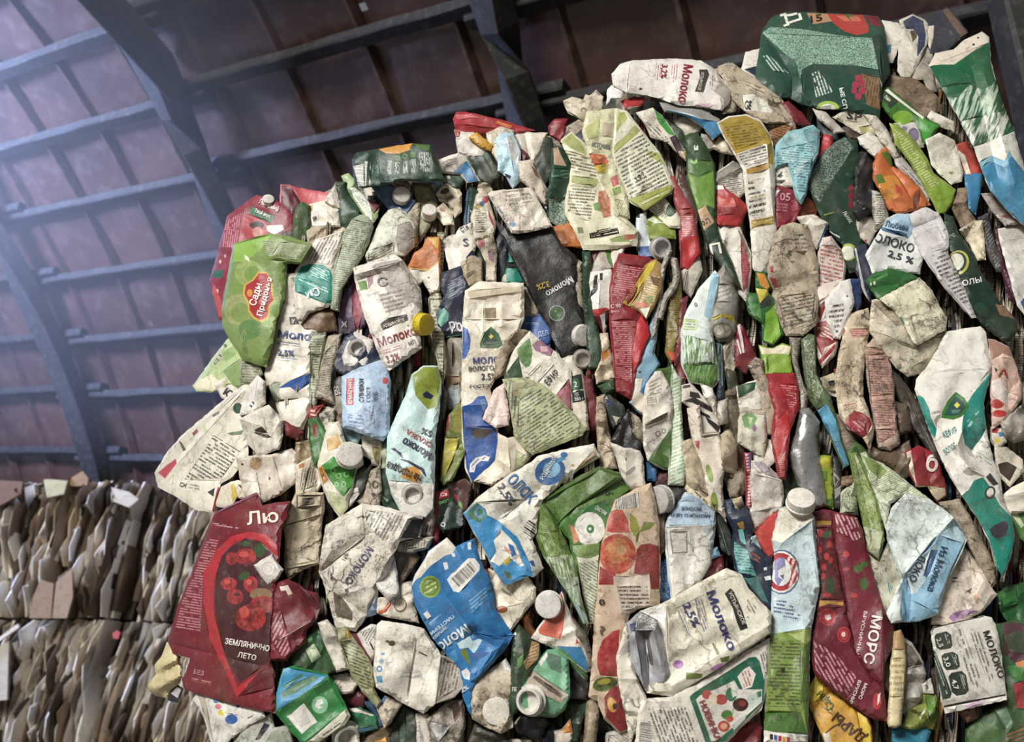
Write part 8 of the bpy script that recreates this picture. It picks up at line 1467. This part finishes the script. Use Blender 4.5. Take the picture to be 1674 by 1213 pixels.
c(68, 'milk_carton', 'light blue crushed milk carton with twisted letters at lower right', '325,540 360,400 460,290 640,340 800,460 850,520 890,620 860,700 740,930 690,1120 690,1140 560,1190 360,1205 330,1140 430,900 340,640', 'd2dcd8', [
 ('p', '92bdd4', '460,850 560,730 800,462 892,600 740,930 690,1140 560,1192 470,1213 440,1000'), ('p', 'c4d2d6', '470,860 570,740 680,650 600,900 530,1000 470,1000'), ('t', 'ЛОКО', 565, 720, 200, 50, -114, '2c3c50'), ('p', '3a668e', '640,685 692,690 612,885 586,872'), ('t', 'Из Молока', 715, 660, 330, 52, -108, '33506a'), ('p', '6a98b4', '440,900 470,880 500,1000 490,1200 440,1200 430,1050'), ('p', 'b2ccd6', '690,580 800,470 890,600 870,640')],
 d=.6, H=9, n=4, A=3.5, F=[(340, 640, 440, 900, -8, 14), (460, 850, 795, 468, 7, 10), (440, 900, 470, 1200, -6, 14), (490, 1040, 690, 1140, 5, 10)])
c(61, 'milk_carton', 'green grass strip folded upright left of the light blue crushed carton', '60,0 110,0 200,130 250,300 290,420 310,620 270,760 200,700 160,500 120,300', '7a9244', [('l', '7a9244', 'b8c48c', '70,10 110,10 240,300 290,560 200,560 130,300', -55, 12), ('p', 'a8ae8e', '160,520 305,560 270,760 200,700')], d=.6, H=10, n=3, F=[(100, 20, 240, 640, -6, 14)])
c(64, 'milk_carton', 'pale carton panel with grass print above the light blue crushed carton', '150,20 300,80 640,340 460,290 350,360 320,540 260,350 200,200', 'cdd2bb', [('l', 'cdd2bb', '82a04e', '160,30 310,95 600,315 450,285 340,350 230,230', 25, 14), ('p', '7c9a48', '150,20 250,60 330,130 280,190 200,120')], d=.5, H=8, n=3)
c(59, 'milk_carton', 'speckled dirty pale strip between the lingonberry and light blue cartons', '200,700 270,760 330,640 430,890 430,960 400,1130 350,1190 300,1060 240,860', 'b6b4a2', [('p', '8aaab0', '330,900 370,960 350,1010')], d=1, H=9, n=5)
zone(1180, 740, 4.3333)
c(53, 'milk_carton', 'pale green speckled block above the lingonberry carton', '850,290 940,200 960,440 845,430', 'b2b89c', [('s', 'b2b89c', '6a7a5a', '850,300 940,210 960,430 848,425')], d=.6)
c(50, 'carton_fragment', 'rust brown knot above the pale green speckled block', '840,180 930,165 940,210 850,240', '8a6a52', [], d=.8, n=6)
c(50, 'juice_carton', 'yellow-green fruit strip right of the silver pouch', '690,20 770,30 780,130 780,400 740,380 700,130', '9aaa28', [('e', 'd0c83a', 735, 70, 34, 40), ('p', '6a8a24', '700,140 745,130 750,200 715,210'), ('p', '4a7a2a', '745,330 782,320 782,402 740,382')], d=.3, H=9)
c(46, 'milk_carton', 'black and white geometric strip above the pale green speckled block', '785,0 830,60 850,280 830,400 790,400', '26282a', [('p', '8c8c86', '790,130 840,190 800,250 790,190'), ('p', '26282a', '798,160 826,192 803,225'), ('p', '8c8c86', '795,260 845,230 840,290 800,330')], d=.4)
c(40, 'juice_carton', 'dark green hollow beside the silver pouch', '430,180 500,110 640,330 560,380 440,360', '22382a', [('p', '3c5c40', '500,150 570,230 560,300')], d=.4)
